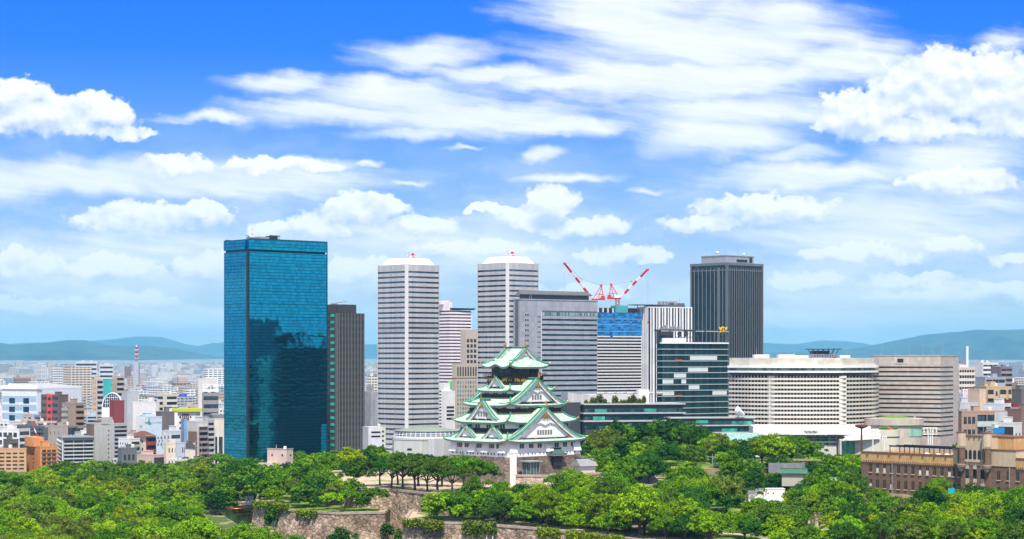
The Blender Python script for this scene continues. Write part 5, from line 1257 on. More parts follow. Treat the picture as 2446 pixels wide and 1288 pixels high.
q = MB(); q.plate(arc + [(wv, 0), (0, 0)], lambda a, t_, z: (a, t_, z), 30); q.build('barrel_roof', M_WHITE, vh)
q = MB(); q.plate([(wv/2 + (a - wv/2)*.9, z*.995) for a, z in arc] , lambda a, t_, z: (a, -.1 - t_, z), .1); q.build('arched_glazing', M_TWG, vh)
q = MB()
for i in range(1, 9): q.box(wv*.08 + i*wv*.093, wv*.08 + i*wv*.093 + .3, -.45, -.2, zb, zb + hv*.9*math.sin(math.acos(min(1, abs(1 - 2*(.08 + i*.093))*1.08))))
for i in range(1, 4): q.box(wv*(.06 + .05*i), wv*(.94 - .05*i), -.5, -.2, zb + i*hv*.22, zb + i*hv*.22 + .3)
q.build('glazing_bar', M_WHITE, vh); OCC.append((PX(268,1800), 1815, 16))
t = bld('windowless maroon cube before the vaulted hall', 1700, 271, 273, 297, 959, (.24,.045,.05), 30, roof=0)
t = bld('plain pale grey concrete hall right of the vaulted hall', 1790, 302, 304, 331, 937, (.47,.48,.52), 34, roof=1)
t = bld('wide white store block with dark glass right end', 1720, 317, 372, 381, 962, (.76,.75,.74), 60); t.part('dark_glazing', M_WIN, lambda g: g.box(-.1, .05, t.W*.05, t.W*.45, 1, t.H*.55))
t = bld('cream apartment pair with stacked dark balconies', 1740, 376, 396, 423, 944, (.66,.60,.53), 46)
bands(t, 'r', 10, .4, t.L-.4, 1, t.H-1, .5, M_DARK, 1.0, (.70,.66,.60), .45); bands(t, 'l', 10, t.W*.35, t.W-.4, 1, t.H-1, .5, M_DARK, 1.0, (.70,.66,.60), .45)
t = bld('white office with two arched windows under its roof edge', 2000, 472, 474, 518, 906, (.66,.62,.59), 24)
for a in (.22, .62): t.part('arched_window', M_DARK, lambda g: g.plate([(t.L*a, t.H*.2),(t.L*(a+.33), t.H*.2),(t.L*(a+.33), t.H*.72)] + [(t.L*(a + .165 + .165*math.cos(math.pi*i/8)), t.H*(.72 + .13*math.sin(math.pi*i/8))) for i in range(9)] + [(t.L*a, t.H*.72)], lambda x, d, z: (x, -.2 - d, z), .15))
bb = thing('billboard', 'white rooftop billboard with dark blue characters left of the blue glass tower', 'billboard', (PX(485, 1900), 1900, PZ(936, 1900)))
wB, hB = PX(522, 1900) - PX(485, 1900), PZ(918, 1900) - PZ(936, 1900)
MB().box(0, wB, 0, .5, 0, hB).build('board', M_WHITE, bb); q = MB()
for i in range(5): q.box(.5 + i*(wB-1.4)/4, .9 + i*(wB-1.4)/4, .5, 2.5, -4, hB*.9)
q.build('support_frame', M_STEEL, bb)
M_SBLU = pm('sign_navy', (.03,.05,.16), .5, var=0)
lettering('lettering', '民進ビル', hB*.42, M_SBLU, bb, face_matrix(wB*.70, -.08, hB*.5, 0), .05); lettering('lettering', 'Manufacture', hB*.15, MATS['sign_grey'], bb, face_matrix(wB*.24, -.08, hB*.45, 0), .05)
lettering('lettering', '空室', hB*.13, M_RED, bb, face_matrix(wB*.12, -.08, hB*.83, 0), .05); lettering('lettering', '募集中', hB*.13, M_RED, bb, face_matrix(wB*.58, -.08, hB*.83, 0), .05)
t = bld('office block carrying the white billboard', 1915, 483, 485, 522, 941, (.30,.28,.29), 22); bands(t, 'r', 6, .5, t.L-.5, 1, t.H-1, .5)
sg = thing('rooftop_sign', 'bright blue rooftop sign with white lettering on two lines', 'sign', (PX(428, 1800), 1800, PZ(948, 1800)))
wB, hB = PX(446, 1800) - PX(428, 1800), PZ(941, 1800) - PZ(948, 1800)
MB().box(0, wB, 0, .4, 0, hB).build('board', pm('sign_blue', (.01,.06,.42), .5, var=0), sg); MB().box(1, 1.4, .4, 1, -6, hB*.8).box(wB-1.4, wB-1, .4, 1, -6, hB*.8).build('support_frame', M_STEEL, sg)
lettering('lettering', 'ソネット', hB*.42, M_WHITE, sg, face_matrix(wB*.5, -.08, hB*.68, 0), .05); lettering('lettering', 'インターネット', hB*.26, M_WHITE, sg, face_matrix(wB*.5, -.08, hB*.24, 0), .05)
t = bld('block wrapped in turquoise netting', 2150, 246, 247.5, 267, 907, (.05,.42,.40), 30, roof=0)
t = bld('beige apartment tower left of the turquoise netting', 2060, 219, 231, 246, 907, (.64,.50,.39), 44); bands(t, 'r', 11, .3, t.L-.2, 1, t.H-1, .5, M_WIN, .9, (.5,.48,.48), .45); punched(t, 'l', 2, 11, 1, t.W-1, 1, t.H-1, .2, .4)
t = bld('slim light-topped tan tower right of the turquoise netting', 2160, 268, 278, 296, 900, (.54,.44,.35), 44); bands(t, 'r', 11, .3, t.L-.2, 1, t.H-1, .5, M_DARK, .9, (.5,.4,.33), .45)
# far landmarks
tv = thing('communication_tower', 'red and white banded communication tower on a grey building', 'tower', (PX(325, 3900), 3900, 0))
def tz_(py): return PZ(py, 3900)
q = MB(); q.box(-4.8, 4.8, 0, 10, 0, tz_(866)); q.build('base_building', M_WALL, tv, color=(.40,.42,.46))
for i in range(8): 
    za = tz_(866 - 5.2*i); q = MB(); q.tube([(0,5,za),(0,5,tz_(866 - 5.2*(i+1)))], 2.4 if i < 7 else 1.2, 8); q.build('mast_section', M_RED if i in (2,4,6) else (M_WHITE if i > 1 else M_STEEL), tv)
for i in range(2, 8): q = MB(); za = tz_(866 - 5.2*i); q.tube([(0,5,za-.5),(0,5,za+.5)], 4.4, 10); q.build('platform', M_RED if i % 2 else M_WHITE, tv)
ch = thing('chimney', 'tall white incinerator chimney rising before the right-hand hills', 'chimney', (PX(2310.5, 5200), 5200, 0)); MB().lathe([(3.4,0),(3.0,PZ(827,5200)),(2.2,PZ(827,5200)),(.1,PZ(828,5200))], (0,0), 12).build('stack', M_WHITE, ch)
for l, r, tp, Y, lab in ((179,232,865,3300,'long pale slab apartment row with two roof humps'),(236,271,872,3200,'second pale slab apartment row right of the roof humps')):
    t = bld(lab, Y, l, l + 1.2, r, tp, (.55,.57,.60), 14); bands(t, 'r', 10, 1, t.L-1, 1, t.H-1, .45, M_WIN)
gt = thing('gas_holder', 'pale green spherical tank beyond the wooded hill', 'tank', (PX(2352, 4600), 4600, 10)); MB().lathe([(.1,36),(9,35),(17,30),(21,22),(22,14),(20,4),(20,0)], (0,0), 20).build('shell', pm('pale_green_tank', (.50,.66,.58), .6), gt, smooth=True)
# right-hand side
t = bld('brown framed and grey balconied long block at the foot of the granite office', 1230, 2293, 2297, 2405, 985, (.42,.28,.20), 14, W=22)
bands(t, 'r', 6, t.L*.33, t.L-.4, 1, t.H-1, .5, M_WIN, 1.0, (.50,.55,.57), .42); punched(t, 'r', 3, 6, 1, t.L*.31, 1, t.H-1, .74, .56)
for i in range(6): t.part('white_floor_edge', M_WHITE, lambda g: g.box(t.L*.7, t.L+.4, -.6, .0, 1 + i*(t.H-2)/6, 1.5 + i*(t.H-2)/6))
t.part('steel_end_wall', MATS['silver_panel'], lambda g: g.box(t.L*.72, t.L+.2, -.5, -.06, 0, t.H))
t = bld('tan apartment tower with a roof cube and dark balcony columns', 1430, 2353, 2356, 2416, 926, (.52,.40,.24), 16, W=18)
for a, b_ in ((.04,.30),(.52,.80),(.86,1.0)): bands(t, 'r', 9, t.L*a, t.L*b_ - .3, 1, t.H-1, .5, M_DARK, .9, (.55,.43,.27), .42)
t.part('roof_cube', M_WALL, lambda g: g.box(t.L*.28, t.L*.48, 4, 10, t.H, t.z(912)), color=(.55,.42,.25)); punched(t, 'r', 1, 9, t.L*.36, t.L*.46, 1, t.H-1, .7, .5, M_DARK)
t = bld('windowless peach slab beside the tan apartment tower', 1420, 2337, 2340, 2355, 932, (.68,.52,.40), 30, roof=0)
t = bld('cream lattice apartment tower with a stepped roof behind the granite office', 1760, 2286, 2288, 2329, 880, (.60,.53,.45), 20, W=25); bands(t, 'r', 14, .5, t.L-.5, 1, t.H-1, .42, M_DARK, 1.1, (.66,.60,.52), .5); punched(t, 'r', 7, 1, 0, t.L, 0, t.H, .1, .96, M_HC, proud=.9)
t.part('stepped_crown', M_WALL, lambda g: (g.box(4, t.L*.7, 4, 16, t.H, t.H+3), g.box(8, t.L*.55, 6, 14, t.H+3, t.z(871))), color=(.66,.64,.62))
sb = thing('rooftop_sign', 'white rooftop sign with red katakana characters', 'sign', (PX(2300, 1500), 1500, PZ(943, 1500)))
wB, hB = PX(2328, 1500) - PX(2300, 1500), PZ(930, 1500) - PZ(943, 1500); MB().box(0, wB, 0, .5, 0, hB).build('board', M_WHITE, sb); lettering('lettering', 'カラ', hB*.85, M_RED, sb, face_matrix(wB*.4, -.08, hB*.5, 0), .05); lettering('lettering', '館', hB*.4, M_SBLU, sb, face_matrix(wB*.85, -.08, hB*.4, 0), .05)
t = bld('white shop block under the red katakana sign', 1505, 2298, 2300, 2338, 943, (.70,.72,.75), 15, W=14); t.part('pink_panel', pm('pink_panel', (.75,.36,.36), .7), lambda g: g.box(t.L*.6, t.L, -.3, .02, t.z(955), t.z(938)))
sb = thing('rooftop_sign', 'white rooftop sign with the red letters A I', 'sign', (PX(2408, 2300), 2300, PZ(914, 2300)))
wB, hB = PX(2422, 2300) - PX(2408, 2300), PZ(903, 2300) - PZ(914, 2300); MB().box(0, wB, 0, .5, 0, hB).build('board', M_WHITE, sb); lettering('lettering', 'A I', hB*.75, M_RED, sb, face_matrix(wB*.5, -.08, hB*.5, 0), .05)
t = bld('white apartment block with curved balcony recesses at the right edge', 1330, 2376, 2397, 2415, 967, (.70,.71,.74), 40, W=16); bands(t, 'r', 8, .3, t.L-.3, 1, t.H-1, .5, M_DARK, 1.0, (.74,.74,.74), .45)
t = bld('red brown shop building with dark sign panels at the right edge', 1340, 2412, 2420, 2436, 966, (.22,.05,.04), 34, W=14); bands(t, 'r', 6, .3, t.L-.3, 1, t.H-1, .5)
t = bld('brown windowless block cut by the right edge', 1300, 2432, 2440, 2470, 980, (.24,.14,.11), 34, W=14, L=30)
t = bld('dark grey slab cut by the right edge', 1450, 2436, 2440, 2480, 932, (.16,.15,.16), 24, W=14, L=30)
t = bld('white small block with balcony front near the right edge', 1190, 2396, 2422, 2441, 1013, (.68,.69,.73), 52, W=12); bands(t, 'l', 3, .4, t.W-.4, 1, t.H-1, .55, M_DARK, .9, (.72,.72,.74), .4); punched(t, 'r', 2, 3, .5, t.L-.5, 1, t.H-1, .3, .35)
t = bld('grey low office with a white roof behind the long balconied block', 1340, 2291, 2293, 2337, 965, (.50,.51,.54), 15, W=18); punched(t, 'r', 5, 2, 1, t.L-1, 6, t.H-1, .6, .4)
t = bld('small shop house with blue awnings and a red stripe', 1150, 2372, 2375, 2396, 1026, (.76,.74,.72), 15, W=9, base=24); t.part('blue_awning', pm('blue_awning_cloth', (.02,.22,.55), .6), lambda g: (g.box(-.8, t.L+.6, -1, .0, t.H*.42, t.H*.62), g.box(-.4, t.L+.6, -.6, .0, t.H*.86, t.H+1))); t.part('red_stripe', M_RED, lambda g: g.box(0, t.L*.9, -.3, .0, t.H*.22, t.H*.36))
t = bld('grey slab apartment block behind the tan tower', 1900, 2351, 2353, 2402, 903, (.34,.35,.40), 14, W=20); bands(t, 'r', 9, 1, t.L-1, 1, t.H-1, .45, M_DARK, .9, (.38,.39,.43), .48)
t = bld('dark mauve apartment slab on the skyline at right', 2100, 2388, 2390, 2418, 878, (.22,.17,.19), 16, W=20); bands(t, 'r', 13, .5, t.L-.5, 1, t.H-1, .45, M_DARK, .9, (.30,.24,.26), .48)
t = bld('white stepped apartment block with brown flank under the wooded hill', 2200, 2337, 2347, 2384, 868, (.68,.68,.68), 22, W=20); bands(t, 'r', 15, .5, t.L-.5, 1, t.H-1, .4, M_DARK, .9, (.74,.73,.72), .48)
# ---- the rest of the city, one building at a time
PAL = [((.74,.74,.73),20),((.80,.80,.79),18),((.62,.63,.65),12),((.45,.46,.48),8),((.66,.58,.48),9),((.52,.42,.33),7),((.34,.22,.17),6),((.20,.15,.14),4),((.28,.30,.34),5),((.66,.50,.44),5),((.45,.54,.66),4),((.40,.13,.10),2),((.70,.66,.56),5),((.14,.14,.16),3)]
PB = [c for c, w in PAL for _ in range(w)]
cr = random.Random(21)
def free(x, y, r):
    for ox, oy, orr in OCC:
        if (x-ox)**2 + (y-oy)**2 < (r + orr)**2 * .80: return False
    return True
SKY = lambda px: 868 if px < 540 else 872     # no filler pokes above the photographed skyline
cand = []
ZONES = [(-30, 536, 1500, 5200, 1.0), (2292, 2475, 1500, 5200, .3), (868, 900, 1500, 5000, .08), (1052, 1140, 1500, 4800, .06)]
zw = [z[4] for z in ZONES]
def filler(nmax):
    out = []
    for _ in range(nmax * 30):
        if len(out) >= nmax: break
        a, b_, y0, y1, _w = cr.choices(ZONES, zw)[0]
        v = cr.random() ** 1.0; Y = 1 / ((1/y0) * (1 - v) + (1/y1) * v); px = cr.uniform(a, b_)
        big = cr.random() < .18
        L, W = (cr.uniform(8, 20), cr.uniform(7, 13)) if not big else (cr.uniform(22, 42), cr.uniform(11, 17))
        h = min(62, max(6, cr.lognormvariate(2.95, .48))); h = h * (1.2 if big else 1)
        if px < 540 and Y < 1650: h = min(h, 30)
        if px > 2280: h = min(h * .9, 40) if Y > 1400 else min(h, 14)
        if HY + (CZ - h)*F/Y < SKY(px) + 3: h = CZ - (SKY(px) + 3 + cr.random()*14 - HY) * Y / F
        if h < 6: continue
        X = PX(px, Y); r = (L + W) * .25
        if not free(X, Y, r): continue
        tp = HY + (CZ - h)*F/Y; hw = (L + W)*.36*F/Y
        if any(Y < hY and tp < ht + .48*(HY + CZ*F/hY - ht) and px + hw > hl + 2 and px - hw < hr - 2 for hl, hr, ht, hY in HAND): continue
        OCC.append((X, Y, r)); out.append((X, Y, L, W, h, cr.choice(PB), cr.choice((41, 41, 41, -49, 38, 44, 20))))
    return out
fl = filler(560); fl.sort(key=lambda f: f[1])
MESH_CACHE = {}
REL = [(-40, 60, 'at the left edge'), (60, 110, 'above the orange block'), (110, 170, 'around the maroon office'), (170, 240, 'by the stepped tan block'), (240, 300, 'around the vaulted hall'), (300, 350, 'below the banded mast'), (350, 400, 'by the department store'), (400, 470, 'by the lime cornice'), (470, 545, 'near the blue tower'), (860, 905, 'left of the silver towers'), (1050, 1145, 'between the twin towers'), (2280, 2330, 'right beside the granite office'), (2330, 2390, 'around the tan tower'), (2390, 2500, 'at the right edge')]
names_seen = {}
def row_word(Y): return 'front' if Y < 1650 else 'second' if Y < 2000 else 'middle' if Y < 2600 else 'far' if Y < 3500 else 'farthest'
ORD = ['', 'second ', 'third ', 'fourth ', 'fifth ', 'sixth ', 'seventh ', 'eighth ', 'ninth ', 'tenth ', 'eleventh ', 'twelfth ']
n_city = sum(1 for o in COL.objects if o.name.startswith('city_building') and o.parent is None)
keep_n = 296 - n_city
entries = {}
for i, f in enumerate(fl[:keep_n]):
    X, Y, L, W, h, c, th = f; px = CX + X*F/Y
    rel = next((w for a, b_, w in REL if a <= px < b_), 'in the city'); st = 'tall' if h > 32 else 'mid height' if h > 17 else 'low'
    key = (colour_word(c), st, row_word(Y), rel); entries.setdefault(key, []).append((px, i))
LAB = {}
for (cw, st, rw, rel), lst in entries.items():
    lst.sort()
    for k, (px, i) in enumerate(lst):
        LAB[i] = f"{st} {cw} building, {rw} row {rel}" if len(lst) == 1 else f"{ORD[k] if k else 'first '}{st} {cw} building from left, {rw} row {rel}"
for i, f in enumerate(fl[:keep_n]):
    X, Y, L, W, h, c, th = f; rr = random.Random(i); col = tuple(min(.82, q * rr.uniform(.9, 1.08)) for q in c)
    root = thing('city_building', LAB[i], 'building', (X, Y, 0), R(th) if rr.random() < .8 else R(th - 90), GRP)
    t = Tower.__new__(Tower); t.root = root; t.L, t.W, t.H = L, W, h; t.th = 0; t.Y0 = Y; t.X0 = X; t.base = 0
    near = Y < 2100
    stl = rr.random(); nf = max(2, int(h / 3.3))
    if near:
        t.slab('wall', M_WALL, -1, h, color=col); rooftop(t, rr, col, 2)
        dk = tuple(q * .9 for q in col)
        if stl < .42:
            a = L*rr.choice((0, .12, .25)); bands(t, 'r', nf, a + .5, L - .5, .8, h - .8, .5, M_WIN, rr.choice((None, .9, 1.1)), dk, .42)
            if rr.random() < .6: punched(t, 'l', 1, min(nf, 9), W*.35, W*.6, 1, h - 1, .4, .35, M_DARK)
            else: bands(t, 'l', nf, W*.3, W - .6, .8, h - .8, .45, M_WIN, None, dk, .42)
        elif stl < .75:
            punched(t, 'r', max(2, int(L / 3.6)), min(nf, 9), .8, L - .8, 1, h - 1, .55, .45); punched(t, 'l', max(1, int(W / 4.5)), min(nf, 9), .8, W - .8, 1, h - 1, .4, .42)
        else:
            bands(t, 'l', nf, .6, W - .6, .8, h - .8, .5, M_WIN, rr.choice((None, 1.0)), dk, .42)
            punched(t, 'r', 2, min(nf, 8), L*.1, L*.5, 1, h - 1, .3, .35, M_DARK)
    else:
        q = MB(); q.box(0, L, 0, W, -1, h); q.build('wall', rr.choice(M_FAR), root, color=col)
        t.part('stair_house', M_WALL, lambda g: g.box(L*.2, L*.45, W*.3, W*.7, h, h + 2.8), color=col)
        if L > 20: t.part('roof_unit', M_STEEL, lambda g: g.box(L*.6, L*.85, W*.2, W*.6, h, h + 1.6))
# the endless town beyond: nobody could count it
M_TOWN = [far_facade('town_' + n_, 3.2, 3.6, (.3,.75), (.12,.9), (.07,.09,.12), False, c) for n_, c in (('white', (.74,.74,.73)), ('pale', (.60,.61,.63)), ('grey', (.40,.41,.44)), ('cream', (.62,.54,.44)), ('brown', (.30,.21,.17)), ('blue', (.36,.44,.55)), ('pink', (.60,.44,.40)))] + [M_ROOF]
g = MB(); tr = random.Random(5)
def townbox(X, Y, L, W, h, th, z0, mi):
    ca, sa = math.cos(th), math.sin(th); P = [(X + x*ca - y*sa, Y + x*sa + y*ca) for x, y in ((0,0),(L,0),(L,W),(0,W))]
    g.prism(P, z0 - 2, z0 + h, mi)
for f in fl[keep_n:]:
    X, Y, L, W, h, c, th = f; townbox(X, Y, L, W, h, R(th), 0, tr.choice((0,0,1,1,2,3,4,5,6)))
def town_z(Y): return 0 if Y < 9000 else np.interp(Y, [9000, 13000, 20000], [.5, 23, 76])
for _ in range(15000):
    v = tr.random(); Y = 1 / ((1/2600) * (1 - v) + (1/15000) * v) if tr.random() < .7 else tr.uniform(4500, 15000); px = tr.uniform(-60, 2510)
    if 545 < px < 850 and tr.random() < .9 or 905 < px < 1050 or 1145 < px < 1820 and tr.random() < .95: continue
    X = PX(px, Y)
    if not free(X, Y, 8): continue
    if 9500 < Y < 11800 and px < 130: continue
    h = min(70, max(6, tr.lognormvariate(2.45, .6))); z0 = town_z(Y); lim = 864 + tr.random()*10
    if px > 1820: lim = 846 + tr.random()*12
    if HY + (CZ - h - z0)*F/Y < lim: h = CZ - z0 - (lim - HY)*Y/F
    if h < 6: continue
    s_ = 1 + Y/9000; townbox(X, Y, tr.uniform(8, 26)*s_ * (2 if tr.random() < .08 else 1), tr.uniform(7, 16)*s_, h, R(tr.choice((41, -49, 30))), z0, tr.choice((0,0,0,0,1,1,2,3,3,4,5,6)))
for _ in range(1500):        # low houses filling the gaps between the larger buildings
    v = tr.random(); Y = 1 / ((1/1420) * (1 - v) + (1/3000) * v); px = tr.uniform(-60, 545) if tr.random() < .8 else tr.uniform(2292, 2490); X = PX(px, Y); L, W = tr.uniform(6, 13), tr.uniform(6, 11)
    if px > 2290 and Y < 1500 or not free(X, Y, 4.5): continue
    h = tr.uniform(5, 12); OCC.append((X, Y, 4)); townbox(X, Y, L, W, h, R(tr.choice((41, -49))), 0, tr.choice((0,0,0,1,1,2,3,3,4,5,6)))
    if tr.random() < .6: townbox(X, Y + 1, L*.4, W*.4, h + tr.uniform(1.5, 3), R(41), 0, tr.choice((0,1,2)))
for _ in range(700):         # the town beside the picture, mirrored in the glass fronts
    X, Y = tr.uniform(330, 2400), tr.uniform(150, 2600)
    if abs(CX + X*F/Y - CX) < 1330: continue
    townbox(X, Y, tr.uniform(14, 36), tr.uniform(12, 24), min(90, tr.lognormvariate(3.2, .5)), R(tr.choice((41, -49))), 0, tr.randrange(7))
for _ in range(46):  # tall towers out of view, added for their dark reflections in the glass
    X, Y = tr.uniform(420, 1500), tr.uniform(500, 1700)
    if X*F/Y > 1340: townbox(X, Y, tr.uniform(28, 60), tr.uniform(24, 40), tr.uniform(85, 165), R(41), 0, tr.choice((1,2,2,4,5)))
o = g.build('far_town', M_TOWN); props(o, kind='stuff'); o['label'] = 'hazy white and grey town spreading to the foot of the hills'
# foreground odds and ends of the left town
jc = thing('jib_crane', 'small red and white jib crane behind the orange block', 'crane', (PX(92, 1480), 1480, PZ(1056, 1480)))
q = MB(); q.tube([(0,0,-14),(0,0,0)], .5, 6); q.box(-1.2, 1.2, -1, 1, 0, 1.4); q.build('mast', M_RED, jc)
q = MB(); p0, p1 = Vector((0,0,1)), Vector((PX(76,1480) - PX(92,1480), 0, PZ(1006,1480) - PZ(1056,1480)))
for i in range(5): q.tube([p0.lerp(p1, i/5), p0.lerp(p1, (i+1)/5)], .42, 5, 1 if i in (2,) else 0)
q.build('jib', [M_RED, M_WHITE], jc)
# ================================================================== stone walls, brick museum, park furniture
def stone_wall(label, pts, zt, zb, batter, cap=3.0, mat=None, name='stone_wall'):
    """battered wall along plan points (outer side to the left of travel... faces the camera), with a coping and a path edge"""
    o0 = Vector((pts[0][0], pts[0][1])); w = thing(name, label, 'stone wall', (o0.x, o0.y, 0))
    P = [Vector(p) - o0 for p in pts]; n = len(P); N = []
    for i in range(n):
        d = (P[min(i+1, n-1)] - P[max(i-1, 0)]).normalized(); N.append(Vector((d.y, -d.x)))
    # subdivide for a slightly uneven face
    rr = random.Random(int(o0.x)); Q = []; M_ = []
    for i in range(n - 1):
        k = max(2, int((P[i+1] - P[i]).length / 1.6))
        for j in range(k): t = j / k; Q.append(P[i].lerp(P[i+1], t)); M_.append(N[i].lerp(N[i+1], t).normalized())
    Q.append(P[-1]); M_.append(N[-1]); nz = max(4, int((zt - zb) / 1.3)); rows = []
    for r in range(nz + 1):
        t = r / nz; z = zt + (zb - zt) * t; f = batter * t ** 1.5
        rows.append([(q.x + m_.x*(f + rr.uniform(-.16,.16)), q.y + m_.y*(f + rr.uniform(-.16,.16)), z + (rr.uniform(-.12,.12) if 0 < r < nz else 0)) for q, m_ in zip(Q, M_)])
    g = MB(); g.grid(rows, 0); g.build('wall_face', mat or M_MSTONE, w)
    g = MB(); g.grid([[(q.x - m_.x*.9, q.y - m_.y*.9, zt - .5) for q, m_ in zip(Q, M_)], [(q.x - m_.x*.9, q.y - m_.y*.9, zt + .45) for q, m_ in zip(Q, M_)], [(q.x + m_.x*.25, q.y + m_.y*.25, zt + .45) for q, m_ in zip(Q, M_)], [(q.x + m_.x*.25, q.y + m_.y*.25, zt - .35) for q, m_ in zip(Q, M_)]], 0, flip=True)
    g.build('coping', M_COPE, w)
    g = MB(); g.grid([[(q.x - m_.x*cap, q.y - m_.y*cap, zt) for q, m_ in zip(Q, M_)], [(q.x - m_.x*.9, q.y - m_.y*.9, zt) for q, m_ in zip(Q, M_)]], 0, flip=True); g.build('wall_walk', MATS['packed_earth'], w)
    return w
M_COPE = pm('coping_stone', (.40,.32,.25), .9, var=.3, scale=.6)
stone_wall('rough stone moat wall with a sharp left corner rising out of the water', [(-105,850)] + LOW[:4] + [(-46,766)], 24, 6, 4.6)
stone_wall('high upper stone terrace wall below the row of spreading trees', [(-98,880)] + UP[:4] + [(4,742),(24,762),(62,800)], 31, 8, 4.2)
stone_wall('long nearest moat wall along the bottom with a railing on top', [(-37.5,764),(-37.4,711),(-23.3,700),(-17.3,700),(8,677.5),(28,648.7),(35,642),(56,606),(90,590)], 24, 4, 4.6)
stone_wall('pale block wall of the small inner court right of the keep base', [(PX(1232,788),788),(PX(1316,786),786),(PX(1318,793),793),(PX(1392,800),800),(PX(1440,805),805),(PX(1470,806),806),(PX(1471,815),815)], 35.2, 31, .4, mat=stone_mat('pale_court_stone', (.40,.31,.24), (.62,.50,.41), .6, .5))
stone_wall('dark stone retaining wall among trees below the corrugated screen', [(PX(1838,880),880),(PX(1960,870),870)], 37, 33, .2, mat=M_KSTONE)
stone_wall('pale stone wall stub at the lower right corner', [(PX(2418,655),655),(PX(2470,650),650)], 28.5, 22, .6)
# railing on the nearest wall
rl = thing('railing', 'dark thin railing along the top of the nearest moat wall', 'railing', (0,0,24.4)); pts = [(-23.3,700.5),(-17.3,700.5),(8,678),(28,649.2),(35,642.5),(56,606.5)]
g = MB()
for a, b_ in zip(pts, pts[1:]):
    for zz in (.55, 1.05): g.tube([(a[0],a[1]+.6,zz),(b_[0],b_[1]+.6,zz)], .06, 4)
g.build('rail', M_DARK, rl)
for a, b_ in zip(pts, pts[1:]):
    k = int(math.dist(a, b_) / 2.6)
    for j in range(k): t_ = j/k; MB().box(a[0] + (b_[0]-a[0])*t_ - .07, a[0] + (b_[0]-a[0])*t_ + .07, a[1] + (b_[1]-a[1])*t_ + .53, a[1] + (b_[1]-a[1])*t_ + .67, 0, 1.1).build('post', M_DARK, rl)

# ---- brick museum
def brick():
    m, T, b = _mat('brown_brick'); oc = T.new('ShaderNodeTexCoord').outputs['Object']; x, y, z = T.sep(oc)
    bt = T.new('ShaderNodeTexBrick'); T.set(bt.inputs['Vector'], T.comb(T.m('ADD', x, y), z)); bt.inputs['Color1'].default_value = (.175,.098,.068,1); bt.inputs['Color2'].default_value = (.24,.145,.10,1); bt.inputs['Mortar'].default_value = (.13,.085,.07,1)
    bt.inputs['Scale'].default_value = 1; bt.inputs['Brick Width'].default_value = .9; bt.inputs['Row Height'].default_value = .36; bt.inputs['Mortar Size'].default_value = .03
    T.set(b.inputs['Base Color'], T.v('SCALE', bt.outputs[0], scale=T.mr(T.noise(oc, .2, 5, .65), .3, .7, .75, 1.15))); b.inputs['Roughness'].default_value = .9; return m
M_BRICK = brick(); M_OCH = pm('ochre_render', (.62,.38,.17), .8, var=.15, scale=.5, streak=.2); M_BUFF = pm('buff_render', (.60,.47,.34), .8, var=.1, scale=.5, streak=.12); M_COPB = pm('brown_coping', (.22,.11,.07), .8); M_MSB = pm('museum_base_stone', (.42,.34,.26), .9, var=.25)
MY = 796.0; MTH = math.atan2(-.77, .64)
mu = thing('brick_museum', 'long brown brick building with ochre parapet and crenellated central pavilion', 'museum', (PX(2058, MY), MY, 24), MTH)
ML = 112.0; zP, zB, zS = 20.0, 17.0, 4.6          # parapet top, brick top, stone base top (above its ground)
MB().box(0, ML, 0, 24, zS, zB).build('brick_wall', M_BRICK, mu); MB().box(-.3, ML + .3, -.3, 24.3, -3, zS).build('stone_base', M_MSB, mu)
pa = MB().box(-.25, 44.4, -.25, .45, zB, zP).box(-.25, .45, .45, 24.2, zB, zP).box(72.5, ML, -.25, .45, zB, zP).box(.45, ML, 23.5, 24.2, zB, zP).build('parapet', M_OCH, mu)
MB().box(.45, ML, .45, 23.5, zB, zB + .15).build('roof_deck', M_ROOF, mu)
for a, b_ in ((-.5, 44.4), (72.5, ML)): MB().box(a, b_, -.5, .7, zP, zP + .35).build('coping', M_COPB, pa)
g = MB()
for i in range(120):
    x = .3 + i * .93
    if not (44.4 < x < 72.5): g.box(x, x + .45, -.4, -.25, zB - .75, zB)
props(g.build('corbel_row', M_OCH, mu), kind='stuff')
for i in range(8):
    x = 3 + i*5.4; MB().box(x, x + .5, -.65, -.25, zP - .9, zP).build('water_spout', M_COPB, pa)
def mwin(x, z, w, h, par, sill=True):
    g = MB(); g.box(x - w/2, x + w/2, -.08, .1, z, z + h, 0); g.box(x - .05, x + .05, -.14, -.08, z, z + h, 1); g.box(x - w/2, x + w/2, -.13, -.08, z + h*.55, z + h*.58, 1)
    if rnd.random() < .22: g.box(x - w/2 + .1, x + w/2 - .1, -.12, -.09, z + .1, z + h*.5, 2)
    o = g.build('window', [M_DARK, M_COPB, M_WHITE], par)
    if sill: MB().box(x - w/2 - .2, x + w/2 + .2, -.35, .0, z - .3, z).build('sill', M_BUFF, o)
for i in range(12):
    x = 4.6 + i * 3.45
    mwin(x, 12.4, 1.25, 3.3, mu); mwin(x, 6.4, 1.25, 3.3, mu); mwin(x, .8, 1.1, 3.3, mu, False)
for x in (44.6, 47.0): mwin(x, 12.4, 1.15, 3.3, mu); mwin(x, 6.4, 1.15, 3.3, mu)
for i in range(8):
    x = 64.8 + i * 4.2
    mwin(x, 12.0, 1.25, 3.3, mu); mwin(x, 6.2, 1.25, 3.3, mu)
MB().box(15.2, 15.5, -.3, -.05, zS, zB).build('downpipe', M_STEEL, mu); MB().box(69.5, 69.8, -.3, -.05, zS, zB).build('downpipe', M_STEEL, mu)
